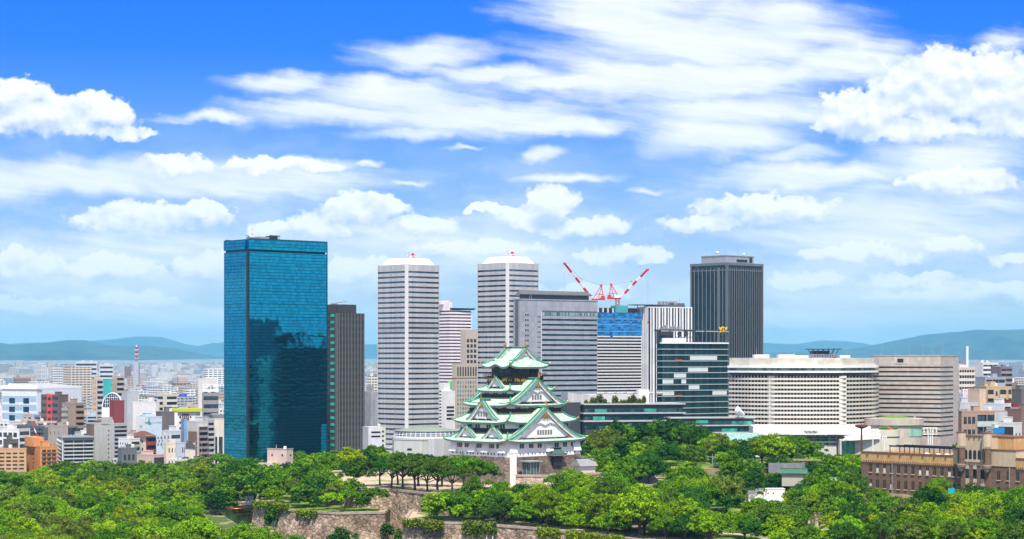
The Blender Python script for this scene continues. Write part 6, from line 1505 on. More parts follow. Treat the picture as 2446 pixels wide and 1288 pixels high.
# low wings and central pavilion
MB().box(44.4, 48.5, -.2, 16, zB, 22.6).build('pavilion_wing', M_BUFF, mu); MB().box(61.5, 72.5, -.2, 16, zB, 22.8).build('pavilion_wing', M_BUFF, mu)
MB().box(44.2, 48.5, -.4, 16, 22.6, 22.95).build('coping', M_COPB, mu); MB().box(61.5, 72.7, -.4, 16, 22.8, 23.15).build('coping', M_COPB, mu)
pv_ = MB().box(48.5, 61.5, -1.1, 13, zB - .1, 27.6).build('pavilion_wall', M_BUFF, mu); MB().box(48.5, 61.5, -1.1, .0, zS, zB - .1).build('pavilion_brick_wall', M_BRICK, mu)
MB().box(48.3, 61.7, -1.3, 13.2, 27.6, 28.0).build('coping', M_COPB, pv_); MB().box(61.5, 68.5, 4, 14, zB, 27.4).build('rear_block', M_OCH, mu); MB().box(61.5, 68.7, 3.8, 14.2, 27.4, 27.8).build('coping', M_COPB, mu)
for i in range(5): MB().box(49.8 + i*2.3, 50.4 + i*2.3, -1.4, -1.1, 26.9, 27.6).build('water_spout', M_COPB, pv_)
for i in range(5):
    x = 51.0 + i * 2.0; g = MB()
    g.plate([(x - .62, 19.2), (x + .62, 19.2), (x + .62, 22.0)] + [(x + .62*math.cos(math.pi*k/6), 22.0 + .62*math.sin(math.pi*k/6)) for k in range(1, 6)] + [(x - .62, 22.0)], lambda a, t_, z: (a, -1.2 - t_, z), .12); g.build('arched_window', M_DARK, pv_)
    MB().box(x - .75, x + .75, -1.7, -1.1, 18.2, 19.1).build('balconet', M_BUFF, pv_)
for x in (51.6, 55.0, 58.4):
    MB().box(x - .8, x + .8, -1.25, -1.1, 15.6, 18.1).build('buff_panel', M_BUFF, pv_); MB().box(x - .75, x + .75, -1.25, -1.05, 12.2, 15.5).build('window', M_WIN, pv_); MB().box(x - .8, x + .8, -1.25, -1.1, 9.4, 12.1).build('buff_panel', M_BUFF, pv_); MB().box(x - .75, x + .75, -1.25, -1.05, 6.6, 9.3).build('window', M_WIN, pv_)
for x in (49.3, 60.9):
    tr_ = MB().lathe([(1.55,17.2),(1.55,24.2)], (x,-1.7), 12).build('corner_turret', M_BRICK, mu)
    MB().lathe([(.3,14.4),(.9,15.0),(1.1,15.6),(1.5,16.2),(1.75,17.0),(1.75,17.4),(1.5,17.4)], (x,-1.7), 12).build('turret_corbel', M_MSB, tr_)
    MB().lathe([(1.75,24.1),(1.75,28.9),(1.6,28.9),(1.6,28.2),(.05,28.2)], (x,-1.7), 12).build('turret_top', M_BUFF, tr_)
    MB().lathe([(1.9,28.9),(1.9,29.25),(1.5,29.25),(1.5,28.9)], (x,-1.7), 12).build('coping', M_COPB, tr_)
    MB().box(x - .2, x + .2, -3.35, -3.2, 18.4, 22.6).build('slit_window', M_DARK, tr_)
    g = MB()
    for k in range(9): a = math.pi*(1 + k/8); g.box(x + 1.7*math.cos(a) - .14, x + 1.7*math.cos(a) + .14, -1.7 + 1.7*math.sin(a) - .14, -1.7 + 1.7*math.sin(a) + .14, 23.4, 24.1)
    g.build('corbel_row', M_BUFF, tr_)
# rooftop terrace: pergola, umbrellas, tables, plants
pg = thing('pergola', 'black slatted pergola over the museum rooftop terrace', 'pergola', (PX(2058, MY), MY, 24 + zB + .15), MTH)
g = MB()
for i in range(34): x = 9 + i*1.0; g.box(x, x + .5, 6, 15, 5.0 + (x - 9)*.0 , 5.25)
g.build('slat', M_BLACK, pg); g = MB()
for y in (6, 10.5, 15): g.box(8.6, 43.2, y - .15, y + .15, 5.25, 5.6)
g.build('beam', M_BLACK, pg)
for i in range(8):
    for y in (6.2, 14.8): MB().box(9 + i*4.8 - .12, 9 + i*4.8 + .12, y - .12, y + .12, 0, 5).build('post', M_BLACK, pg)
Mm = Matrix.Translation((PX(2058, MY), MY, 24 + zB + .15)) @ Matrix.Rotation(MTH, 4, 'Z')
def um(label, x, y):
    o = thing('parasol', label, 'parasol', Mm @ Vector((x, y, 0)), MTH, 'white parasols on the museum terrace')
    MB().tube([(0,0,0),(0,0,3.2)], .07, 6).build('pole', M_STEEL, o); MB().lathe([(.05,3.5),(1.0,3.1),(2.3,2.55),(2.25,2.4),(.9,2.95),(.05,3.3)], (0,0), 8).build('canopy', M_WHITE, o)
um('white open parasol on the museum terrace, leftmost of the open three', 29, 3.6); um('white open parasol on the museum terrace, middle of the open three', 34.5, 3.4); um('white open parasol on the museum terrace next to the folded one', 38, 4.2)
o = thing('folded_parasol', 'white folded parasol on the museum terrace beside the open ones', 'parasol', Mm @ Vector((41, 3.2, 0)), MTH); MB().lathe([(.08,0),(.08,.9),(.45,1.2),(.38,2.4),(.12,3.4),(.03,3.7)], (0,0), 8).build('closed_canopy', M_WHITE, o)
for i in range(11):
    x, y = 24 + i*1.8, 2.3 + (i % 3)*1.2; o = thing('terrace_table', 'dark terrace table with two chairs by the museum parapet', 'table', Mm @ Vector((x, y, 0)), MTH + i, 'dark tables on the museum terrace')
    MB().lathe([(.05,.74),(.5,.74),(.5,.78),(.05,.78)], (0,0), 10).tube([(0,0,0),(0,0,.75)], .05, 5).build('table_top', M_BLACK, o)
    for s_ in (-1, 1): MB().box(s_*.9 - .22, s_*.9 + .22, -.22, .22, .42, .47).box(s_*1.08 - .04, s_*1.08 + .04, -.22, .22, .47, .95).box(s_*.72 - .03, s_*.72 + .03, -.2, .2, 0, .42).box(s_*1.06 - .03, s_*1.06 + .03, -.2, .2, 0, .42).build('chair', M_BLACK, o)

# ---- poles and lamps
def pole(name, label, px, Y, ybot, ytop, r, mat, cat='pole', group=None):
    zb = PZ(ybot, Y); h = PZ(ytop, Y) - zb; o = thing(name, label, cat, (PX(px, Y), Y, zb), 0, group)
    MB().tube([(0,0,0),(0,0,h)], [r, r*.8], 8).build('pole', mat, o); return o, h
M_RUST = pm('rust_brown_steel', (.14,.05,.045), .6)
o, h = pole('lighting_mast', 'rust brown lighting mast with a wide round head left of the museum', 2058, 812, 1092, 1022, .42, M_RUST, 'mast'); MB().lathe([(.05,h-.3),(.9,h-.3),(2.6,h+.5),(2.6,h+1.1),(1.2,h+1.3),(.05,h+1.4)], (0,0), 14).build('lamp_head', M_RUST, o)
def floodlight(label, px, Y, yb, yt, w, hgt, nx, nz):
    o, h = pole('floodlight_tower', label, px, Y, yb, yt + 2, .28, M_WHITE, 'floodlight', 'white sports ground floodlights')
    f = MB().box(-w, w, .1, .3, h - hgt, h - hgt + .25).box(-w, w, .1, .3, h - .2, h).box(-w, -w + .2, .1, .3, h - hgt + .25, h - .2).box(w - .2, w, .1, .3, h - hgt + .25, h - .2).build('lamp_frame', M_WHITE, o)
    for i in range(nx):
        for j in range(nz): x, z = -w*.85 + 1.7*w*i/max(1, nx-1), h - hgt + .5 + (hgt - .9)*j/max(1, nz-1); MB().tube([(x,.1,z),(x,-.35,z-.1),(x,-.5,z-.12)], [.2,.42,.44], 8).build('lamp', M_WHITE, f)
    return o
floodlight('wide white floodlight gantry before the granite office', 2222, 985, 1062, 1019, 3.4, 3.6, 5, 3)
floodlight('narrow white floodlight pole above the pergola', 2085, 930, 1085, 1024, 1.0, 3.6, 2, 4)
floodlight('short white floodlight pole above the pergola', 2112, 940, 1080, 1040, 1.0, 2.6, 2, 3)
floodlight('wide white floodlight cut by the right edge behind the museum', 2438, 930, 1100, 1042, 3.2, 4.4, 5, 4)
MB().box(-1.2, -.8, -.1, .3, 0, 7).box(.8, 1.2, -.1, .3, 0, 7).build('leg', M_WHITE, bpy.data.objects['floodlight_tower'])
pole('flagpole', 'thin pale pole standing behind the museum pavilion', 2349, 800, 1062, 1012, .09, M_STEEL)[0]
o, h = pole('flagpole', 'thin pole with a crossbar behind the museum pavilion', 2363, 800, 1062, 1030, .09, M_STEEL); MB().box(-1.6, 1.6, -.05, .05, h - .3, h).box(-.9, .9, -.3, .3, h, h + .4).build('crossbar', M_STEEL, o)
o, h = pole('utility_pole', 'grey utility pole with a stay wire standing among the dark trees', 1702, 840, 1145, 1085, .16, M_STEEL); MB().box(-1.2, 1.2, -.08, .08, h - 1.2, h - 1.0).build('crossbar', M_STEEL, o); MB().tube([(.1,0,h-1.5),(4.6,0,h*.25)], .06, 4).build('stay_wire', M_TNET, o)
for i, (px, Y, a, b_) in enumerate(((896,1000,1098,1068),(906,990,1102,1080),(918,1000,1096,1072),(931,1010,1094,1070),(935,1010,1094,1066))):
    o, h = pole('street_lamp', f"{['slim','short three armed','tall pale','slim pale','tallest pale'][i]} lamp post left of the grey concrete cube, {['first','second','third','fourth','fifth'][i]} from left", px, Y, a, b_, .11, M_STEEL, 'street lamp', 'lamp posts by the grey cube')
    MB().box(-.7, .7, -.1, .1, h - .1, h + .15).build('lamp_head', M_WHITE, o)
for i, px in enumerate((422, 441, 467, 482, 501)):
    o, h = pole('street_lamp', f'grey road lamp before the cream houses, {["first","second","third","fourth","fifth"][i]} from the left', px, 1345, 1092, 1054 + 3*(i % 2), .14, M_STEEL, 'street lamp', 'road lamps at the edge of the town'); MB().box(-.1, 1.8, -.1, .1, h - .15, h + .05).build('lamp_head', M_STEEL, o)

# ---- elevated road edge with vehicles before the town
rd = MB(); rd.box(PX(400,1340), PX(560,1340), 1340, 1352, PZ(1097,1340) - 1.2, PZ(1097,1340)); ov = rd.build('overpass', pm('road_concrete', (.50,.50,.49), .9)); props(ov, 'pale raised road edge behind the tree line left of the blue tower', 'overpass')
def car(label, px, Y, z, col, L=4.5, rz=0., van=False):
    o = thing('parked_car', label, 'car', (PX(px, Y), Y, z), rz, 'vehicles on the raised road'); h = 1.9 if van else 1.45
    MB().prism([(-L/2,-.85),(L/2,-.85),(L/2,.85),(-L/2,.85)], .35, .95).build('body', M_TREDCH, o, color=col)
    MB().prism([(-L*.38,-.8),(L*(.45 if van else .3),-.8),(L*(.45 if van else .3),.8),(-L*.38,.8)], .95, h, inset=[(-L*.28,-.68),(L*(.43 if van else .2),-.68),(L*(.43 if van else .2),.68),(-L*.28,.68)]).build('cabin', M_WIN, o)
    for x in (-L*.3, L*.3):
        for y in (-.85, .85): MB().tube([(x, y-.1, .33),(x, y+.1, .33)], .33, 10).build('wheel', M_DARK, o)
zr = PZ(1097,1340)
car('white van on the raised road', 471, 1343, zr, (.75,.75,.75), 7.5, 0, True); car('dark car on the raised road beside the white van', 444, 1343, zr, (.04,.04,.05)); car('white car on the raised road behind the dark car', 430, 1343, zr, (.7,.7,.7))

# ---- huts and screens in the park
def hut(label, px, Y, yb, w, d, hw, hr, rz, wallc, roofm, name='park_pavilion', cat='pavilion'):
    o = thing(name, label, cat, (PX(px, Y), Y, PZ(yb, Y)), rz); MB().box(-w/2, w/2, -d/2, d/2, -3, hw).build('wall', M_WALL, o, color=wallc)
    e = .9; g = MB(); g.add([(-w/2-e,-d/2-e,hw-.2),(w/2+e,-d/2-e,hw-.2),(w/2+e,d/2+e,hw-.2),(-w/2-e,d/2+e,hw-.2),(-w/2-e*.6,0,hw+hr),(w/2+e*.6,0,hw+hr)], [(0,1,5,4),(2,3,4,5),(1,2,5),(3,0,4),(0,3,2,1)]); g.build('gabled_roof', roofm, o)
    MB().tube([(-w/2-e,0,hw+hr+.1),(w/2+e,0,hw+hr+.1)], .22, 6).build('ridge', M_BLACK, o); return o
M_KAWARA = pm('grey_roof_tile', (.26,.26,.29), .6, var=.2, scale=1.2)
hut('small gatehouse with curved grey tiled roof at the right foot of the keep', 1396, 806, 1127, 6.6, 5.5, 2.6, 2.6, R(30), (.6,.58,.55), M_KAWARA, 'gatehouse', 'gatehouse')
hut('white gabled hut with dark grey roof among the trees right of the keep', 1540, 815, 1163, 7.4, 6, 2.4, 2.0, R(28), (.78,.76,.72), M_LAVD)
hut('low hut with green metal roof behind the white park wall', 1897, 800, 1142, 9, 7, 2.2, 1.4, R(-12), (.5,.46,.4), pm('green_metal_roof', (.05,.16,.09), .6))
hut('small pale shed with pale green roof left of the museum', 2005, 795, 1160, 7, 6, 2.2, .8, R(-20), (.75,.72,.68), pm('pale_green_roof', (.42,.66,.50), .6))
sc_ = thing('corrugated_screen', 'shiny corrugated metal screen fence among the trees', 'fence', (PX(1836, 835), 835, PZ(1133, 835)))
g = MB(); n = 90; w_ = PX(1916,835) - PX(1836,835)
ln = [(w_*i/n, .18*math.sin(i*1.9), 0) for i in range(n+1)] + [(w_ + 2.4*i/14, 8*i/14 + .15*math.sin(i*1.9), 0) for i in range(1, 15)]
g.grid([[(x, y, 0) for x, y, _ in ln], [(x, y, 4.6) for x, y, _ in ln]]); g.grid([[(x, y + .1, 0) for x, y, _ in ln], [(x, y + .1, 4.6) for x, y, _ in ln]], flip=True); g.build('metal_sheet', pm('galvanised_sheet', (.55,.57,.60), .35, .6, var=.2, scale=.5), sc_)
g = MB()
for i in range(8): g.box(w_*i/7 - .06, w_*i/7 + .06, .2, .32, -1, 4.5)
g.build('fence_post', M_STEEL, sc_)
wl = thing('park_wall', 'long plain white wall with small square openings behind three park trees', 'wall', (PX(1788, 772), 772, PZ(1194, 772)), R(4))
MB().box(0, PX(1876,772) - PX(1788,772), 0, 5, -1, 3.9).box(-.15, PX(1876,772) - PX(1788,772) + .15, -.15, 5.15, 3.9, 4.1).build('wall', M_PLAST, wl)
for i in range(4): MB().box(3.2 + i*2.0, 3.7 + i*2.0, -.08, .06, 2.2, 2.7).build('opening', M_DARK, wl)
bh = thing('beige_block', 'plain beige toilet block with one dark door at the path', 'building', (PX(1930, 690), 690, PZ(1256, 690)), R(8)); MB().box(0, 7, 0, 5, -1, 4.2).box(-.2, 7.2, -.2, 5.2, 4.2, 4.5).build('wall', M_WALL, bh, color=(.62,.50,.38)); MB().box(3.6, 4.4, -.08, .05, 0, 2.1).build('door', M_DARK, bh)
db = thing('display_board', 'grey display board with white frame leaning on the upper terrace', 'sign', (PX(778, 812), 812, 31), R(-25)); MB().box(-1.6, 1.6, 0, .2, 1, 3.9).build('panel', M_STEEL, db); MB().box(-1.8, -1.6, -.05, .25, 0, 4.1).box(1.6, 1.8, -.05, .25, 0, 4.1).box(-1.6, 1.6, -.05, .25, 3.9, 4.1).build('frame', M_WHITE, db)
pl = MB().box(-2.6, 2.6, -1.6, 1.6, 0, 1.5).box(-2.8, 2.8, -1.8, 1.8, 1.5, 1.75).build('ticket_booth', M_WALL, None, (PX(790, 806), 806, 31), R(-20), color=(.7,.72,.72)); props(pl, 'low white flat topped booth beside the grey display board', 'booth')
bl = thing('banner_stand', 'small turquoise banner hanging before the museum', 'banner', (PX(2273, 700), 700, PZ(1196, 700))); MB().box(-1.0, 1.0, 0, .08, 1.5, 4.2).build('cloth', pm('turquoise_cloth', (.0,.42,.55), .7), bl); MB().tube([(-1.1,.04,-2),(-1.1,.04,4.4)], .06, 5).build('pole', M_STEEL, bl)
# ---- torii-like white posts and pleasure boats at the moat
for i, px in enumerate((589, 596.5, 603)):
    o = thing('gate_post', f'white gate post by the moat landing, {["left","middle","right"][i]} one of three', 'post', (PX(px, 930), 930, PZ(1208, 930)), 0, 'white posts at the moat landing'); MB().box(-.5, .5, -.5, .5, 0, 4.6).build('shaft', M_WHITE, o); MB().box(-.75, .75, -.75, .75, -1, .4).build('plinth', M_MSB, o)
    if i: MB().lathe([(.05,6.2),(1.2,5.8),(1.9,5.0),(1.2,4.7),(.05,4.6)], (0,0), 8).build('leafy_cap', pm('cap_leaves', (.07,.17,.02), .9) if 'cap_leaves' not in MATS else MATS['cap_leaves'], o)
M_GILT = pm('golden_boat_paint', (.62,.30,.05), .4, .3, var=.2, scale=1.5); M_BWOOD = pm('boat_wood', (.30,.15,.06), .7)
def boat(label, px, Y, L, roof=True, rz=0.):
    o = thing('pleasure_boat', label, 'boat', (PX(px, Y), Y, 9.06), rz, 'golden pleasure boats on the moat')
    rows = []
    for i in range(9):
        t_ = -1 + i/4; w = 1.25 * (1 - abs(t_)**3) + .08; sh = .35 * t_*t_
        rows.append([(t_*L/2, -w, .85 + sh), (t_*L/2, -w*.7, .1 + sh*.5), (t_*L/2, 0, -.05 + sh*.5), (t_*L/2, w*.7, .1 + sh*.5), (t_*L/2, w, .85 + sh)])
    g = MB(); g.grid(rows); g.box(-L*.38, L*.38, -.9, .9, .4, .5); g.build('hull', M_GILT, o)
    if roof:
        for x in (-L*.28, 0, L*.28):
            for y in (-.95, .95): MB().tube([(x,y,.5),(x,y,2.3)], .06, 5).build('post', M_BWOOD, o)
        MB().add([(-L*.34,-1.3,2.2),(L*.34,-1.3,2.2),(L*.34,0,3.0),(-L*.34,0,3.0),(-L*.34,1.3,2.2),(L*.34,1.3,2.2)], [(0,1,2,3),(3,2,5,4),(0,3,4),(1,5,2),(0,4,5,1)]).build('roof', M_GILT, o)
    return o
boat('golden roofed boat at the left end of the landing stage', 516, 975, 13); boat('golden roofed boat moored at the white posts', 592, 950, 13.5); boat('small open yellow boat between the two roofed boats', 566, 962, 7, False)
pr = MB().box(PX(500,985), PX(612,985), 978, 984, 9.1, 9.9).build('landing_stage', M_BWOOD); props(pr, 'low brown wooden landing stage along the far moat bank', 'jetty')

# ---- one walker on the terrace
def walker(label, x, y, z, rz, shirt, trouser):
    me = bpy.data.meshes.new('person'); J = [(0,0,.92),(0,0,1.15),(0,0,1.42),(0,0,1.52),(0,.01,1.64),(0,.0,1.72),(-.1,0,.88),(-.11,.10,.48),(-.11,-.02,.07),(-.11,.13,.04),(.1,0,.88),(.11,-.12,.48),(.11,-.30,.10),(.11,-.19,.04),(-.19,0,1.40),(-.24,-.08,1.13),(-.22,.06,.90),(-.21,.09,.82),(.19,0,1.40),(.24,.06,1.13),(.22,.20,.93),(.21,.23,.85)]
    E = [(0,1),(1,2),(2,3),(3,4),(4,5),(0,6),(6,7),(7,8),(8,9),(0,10),(10,11),(11,12),(12,13),(2,14),(14,15),(15,16),(16,17),(2,18),(18,19),(19,20),(20,21)]
    RR = [.15,.14,.15,.06,.105,.07,.1,.065,.045,.04,.1,.065,.045,.04,.06,.045,.035,.04,.06,.045,.035,.04]
    me.from_pydata(J, E, []); o = bpy.data.objects.new('person', me); COL.objects.link(o); o.location = (x,y,z); o.rotation_euler = (0,0,rz)
    o.modifiers.new('skin', 'SKIN'); o.modifiers.new('sub', 'SUBSURF').levels = 1
    for i, r_ in enumerate(RR): me.skin_vertices[0].data[i].radius = (r_, r_)
    me.skin_vertices[0].data[0].use_root = True
    dg = bpy.context.evaluated_depsgraph_get(); m2 = bpy.data.meshes.new_from_object(o.evaluated_get(dg)); o.modifiers.clear(); o.data = m2
    m2.materials.clear()
    for m_ in (pm('skin_tone', (.45,.28,.2), .6, var=0) if 'skin_tone' not in MATS else MATS['skin_tone'], shirt, trouser, M_DARK): m2.materials.append(m_)
    for p in m2.polygons: c = p.center; p.material_index = (3 if c.z > 1.66 else 0) if c.z > 1.47 else 1 if c.z > .95 and abs(c.x) < .22 else 0 if abs(c.x) > .18 and c.z > .7 else 2 if c.z > .08 else 3
    return props(o, label, 'person')
walker('person in dark clothes walking along the upper terrace wall', PX(912, 772), 772, 31.0, R(70), M_BLACK, M_DARK)
walker('person in a red shirt standing in the keep doorway', PX(1283, 812), 808, 31.0, 0, M_RED, M_DARK)
# ================================================================== vegetation
def leaf_mat(name, attr=False):
    m, T, b = _mat(name); T.n.remove(b); out = [n for n in T.n if n.type == 'OUTPUT_MATERIAL'][0]
    oc = T.new('ShaderNodeTexCoord').outputs['Object']; oi = T.new('ShaderNodeObjectInfo')
    if attr: a = T.new('ShaderNodeVertexColor'); a.layer_name = 'tint'; c = a.outputs[0]
    else: c = oi.outputs['Color']
    p = T.v('ADD', oc, T.v('SCALE', T.comb(oi.outputs['Random'], oi.outputs['Random'], 0.), scale=50))
    f = T.mr(T.noise(p, .38, 3, .6), .32, .68, .72, 1.3)
    isl = T.new('ShaderNodeNewGeometry').outputs['Random Per Island']
    f = T.m('MULTIPLY', f, T.mr(isl, 0, 1, .5, 1.4))
    c = T.v('SCALE', c, scale=f)
    c = T.mix(T.mr(T.noise(p, .22, 2, .5), .5, .72, 0, .38), c, T.v('MULTIPLY', c, (1.25, 1.10, .7)))
    d = T.new('ShaderNodeBsdfDiffuse'); T.set(d.inputs[0], c); t_ = T.new('ShaderNodeBsdfTranslucent'); T.set(t_.inputs[0], T.v('MULTIPLY', c, (1.25, 1.3, .6)))
    mx = T.new('ShaderNodeMixShader'); mx.inputs[0].default_value = .14; T.l.new(d.outputs[0], mx.inputs[1]); T.l.new(t_.outputs[0], mx.inputs[2]); T.l.new(mx.outputs[0], out.inputs[0]); return m
M_LEAF = leaf_mat('leaf'); M_BARK = pm('bark', (.085,.065,.05), .95, var=.3, scale=2)
def crown_arrays(kind, seed, n_clump, n_leaf, ls):
    """leaf quads spread over clumps of an uneven crown; unit: crown radius 1, height measured from the trunk foot"""
    g = np.random.default_rng(seed); C = []; RC = []
    spec = dict(broad=(1.0, .62, .95, .98, .185), round=(1.0, .85, 1.05, 1.0, .19), spread=(1.0, .42, 1.18, 1.0, .165), tall=(.72, 1.25, 1.45, 1.0, .175), sparse=(1.0, .8, 1.15, .98, .15))[kind]
    rx, rz_, zc, _, rc = spec
    lob = [(g.uniform(0, 6.28), g.uniform(.12, .32)) for _ in range(4)]
    for i in range(n_clump):
        a = g.uniform(0, 2*math.pi); s = g.uniform(-.42, 1) ; s = math.copysign(abs(s)**.8, s)
        rad = g.uniform(.55, 1.0)**.5 if i % 4 else g.uniform(.2, .7)
        k = 1 + sum(w*math.cos((j+1)*a + p) for j, (p, w) in enumerate(lob)) * .55
        h = math.sqrt(max(0, 1 - s*s)); C.append((rx*k*rad*h*math.cos(a), rx*k*rad*h*math.sin(a), zc + rz_*rad*s * (1 + .16*math.sin(3*a + seed)))); RC.append(rc * g.uniform(.65, 1.3))
    C = np.array(C); RC = np.array(RC); N = n_clump * n_leaf
    d = g.normal(size=(N, 3)); d[:, 2] = np.abs(d[:, 2]) * 1.0 - .3; d /= np.linalg.norm(d, axis=1)[:, None]
    ci = np.repeat(np.arange(n_clump), n_leaf); pos = C[ci] + d * (RC[ci] * g.uniform(.62, 1.06, N))[:, None] * np.array([1, 1, .78])
    nr = d + g.normal(size=(N, 3)) * .38; nr[:, 2] += .2; nr /= np.linalg.norm(nr, axis=1)[:, None]
    up = g.normal(size=(N, 3)); u = np.cross(nr, up); u /= np.linalg.norm(u, axis=1)[:, None]; v = np.cross(nr, u)
    s = (ls * g.uniform(.6, 1.35, N))[:, None]; u = u * s; v = v * s * .8
    V = np.stack([pos - u, pos - v*.9 + u*.1, pos + u, pos + v*.9 - u*.1], 1).reshape(-1, 3)
    return V.astype(np.float32), C
def quads_mesh(name, V, mats):
    me = bpy.data.meshes.new(name); n = len(V) // 4; me.vertices.add(len(V)); me.vertices.foreach_set('co', V.ravel()); me.loops.add(len(V)); me.loops.foreach_set('vertex_index', np.arange(len(V), dtype=np.int32)); me.polygons.add(n); me.polygons.foreach_set('loop_start', np.arange(0, len(V), 4, dtype=np.int32))
    for m in mats: me.materials.append(m)
    me.update(); me.validate(); return me
KIND = ['broad', 'round', 'spread', 'tall', 'sparse']
CR, TK, LOWV = {}, {}, {}
for k in KIND:
    for s in range(3):
        nc, nl, ls = dict(broad=(135, 60, .041), round=(115, 62, .042), spread=(110, 56, .040), tall=(115, 56, .042), sparse=(80, 48, .040))[k]
        V, C = crown_arrays(k, 11*s + len(k), nc, nl, ls); CR[k, s] = quads_mesh('crown', V, [M_LEAF]); LOWV[k, s] = crown_arrays(k, 11*s + len(k), nc, 34, ls * 1.55)[0]
        g = MB(); rr = random.Random(s + len(k)); zc = dict(broad=.55, round=.5, spread=.72, tall=.5, sparse=.6)[k]
        g.tube([(0,0,-.12),(.015,.01,.1),(.03*rr.uniform(-1,1),.03,zc*.55),(.05*rr.uniform(-1,1),.04*rr.uniform(-1,1),zc)], [.085,.062,.05,.042], 7)
        for c in sorted(C.tolist(), key=lambda q: rr.random())[:11 if k != 'sparse' else 18]:
            b0 = Vector((0,0,zc*rr.uniform(.6,1.0))); c = Vector(c); m_ = b0.lerp(c, .5) + Vector((0,0,.06 if k != 'spread' else -.04)); g.tube([b0, m_, b0.lerp(c, .95)], [.034,.022,.008], 5, cap=False)
        TK[k, s] = g.mesh('trunk', [M_BARK])
TINT = dict(bright=(.165,.315,.008), mid=(.088,.210,.009), dark=(.030,.105,.012), yellow=(.23,.33,.008), olive=(.125,.190,.028), dull=(.068,.145,.016))
TWORD = dict(bright='bright green', mid='mid green', dark='dark green', yellow='yellow green', olive='pale olive', dull='dull green')
KWORD = dict(broad='domed', round='rounded', spread='spreading', tall='slender', sparse='twiggy')
TREES = []      # (x, y, z, R, kind, tint)
tr = random.Random(99)
SKYL = [(-60,1128),(0,1130),(60,1128),(100,1118),(135,1108),(165,1102),(205,1105),(240,1096),(300,1098),(330,1104),(372,1106),(420,1100),(470,1094),(500,1084),(530,1086),(560,1100),(600,1092),(640,1109),(700,1084),(720,1078),(800,1074),(860,1070),(905,1046),(935,1048),(945,1098),(1005,1098),(1020,1072),(1065,1062),(1075,1098),(1180,1100),(1240,1120),(1270,1112),(1390,1092),(1400,1032),(1440,1018),(1470,1004),(1510,1008),(1570,1006),(1600,1002),(1645,1012),(1680,1024),(1720,1026),(1745,1050),(1780,1046),(1800,1052),(1840,1036),(1880,1042),(1930,1052),(1975,1064),(2010,1084),(2050,1082),(2075,1096),(2100,1100),(2130,1125),(2160,1160),(2200,1150),(2240,1140),(2290,1160),(2330,1140),(2370,1160),(2400,1140),(2446,1120),(2520,1120)]
sx, sy = zip(*SKYL)
VIS = [  # photographed things that stay visible: (x0, y0, x1, y1, depth)
 (1180,1090,1234,1146,800),(1234,1100,1300,1136,800),(1060,830,1400,1088,800),(1218,1085,1232,1152,797),(505,1213,590,1245,930),(588,1184,608,1210,930),(610,1214,700,1256,790),(700,1228,800,1252,760),(800,1232,960,1262,750),(930,1180,1010,1236,770),(860,1178,930,1205,775),(960,1250,1210,1300,700),(1210,1262,1330,1300,690),(1330,1276,1480,1300,660),
 (2150,1078,2295,1150,740),(2293,1050,2372,1148,745),(2372,1080,2412,1140,740),(2412,1080,2446,1120,740),(2080,1165,2165,1186,770),(1836,1108,1922,1128,835),(1790,1172,1872,1192,772),(1936,1226,1962,1252,690),(2050,1015,2066,1080,812),(638,1073,700,1106,1040),(741,1148,860,1168,800),(860,1160,1075,1172,760),(1700,1086,1706,1140,840),(1590,1078,1700,1088,860),(1526,1148,1556,1160,812),(1380,1108,1412,1122,805),(1425,1114,1470,1130,806),(941,1050,1022,1094,1010),(1690,1205,1760,1222,730),(2085,1212,2120,1226,700),(800,1214,860,1226,745)]
def blocked(x, y, z, Rr, H):
    px = CX + x*F/y; top = HY + (CZ - z - H)*F/y; bot = HY + (CZ - z - H*.22)*F/y; hw = Rr*.85*F/y
    if np.interp(px, sx, sy) > top + 2 or np.interp(px - hw*.7, sx, sy) > top + 14 or np.interp(px + hw*.7, sx, sy) > top + 14: return True
    for (x0, y0, x1, y1, d) in VIS:
        if y < d and px + hw > x0 and px - hw < x1 and top < y1 and bot > y0: return True
    return False
HK = dict(broad=1.66, round=1.95, spread=1.62, tall=2.75, sparse=2.0)
def inside(P, x, y):
    c = False
    for i in range(len(P)):
        (xa, ya), (xb, yb) = P[i], P[i-1]
        if (ya > y) != (yb > y) and x < (xb-xa)*(y-ya)/(yb-ya) + xa: c = not c
    return c
def edge_d(P, x, y):
    p = Vector((x, y)); dm = 1e9
    for i in range(len(P)):
        a, b_ = Vector(P[i-1]), Vector(P[i]); t = max(0, min(1, (p-a).dot(b_-a)/max(1e-6, (b_-a).length_squared))); dm = min(dm, (p - a - (b_-a)*t).length)
    return dm
ca_, sa_ = math.cos(TH), math.sin(TH)
def in_keep(x, y):
    u = (x-KX)*ca_ + (y-KY)*sa_; v = -(x-KX)*sa_ + (y-KY)*ca_; return abs(u) < 26 and abs(v) < 23
def in_mus(x, y):
    dx_, dy_ = x - PX(2058, MY), y - MY; u = dx_*math.cos(MTH) + dy_*math.sin(MTH); v = -dx_*math.sin(MTH) + dy_*math.cos(MTH); return -4 < u < ML + 4 and -6 < v < 28
MOAT = [(-148,986),(-112,995),(-86,930),(-84,800),(-56,750),(-10,690),(-30,600),(-90,600),(-112,760),(-108,860),(-122,920)]
def ground_z(x, y):
    if inside(UP, x, y): return 31 if edge_d(UP, x, y) > 4 else None
    if inside(HILL, x, y): return 33.5 if edge_d(HILL, x, y) > 9 else 29
    if inside(LOW, x, y): return 24 if edge_d(LOW, x, y) > 4.2 else None
    if inside(MOAT, x, y): return None
    return 9 if x < -30 else None
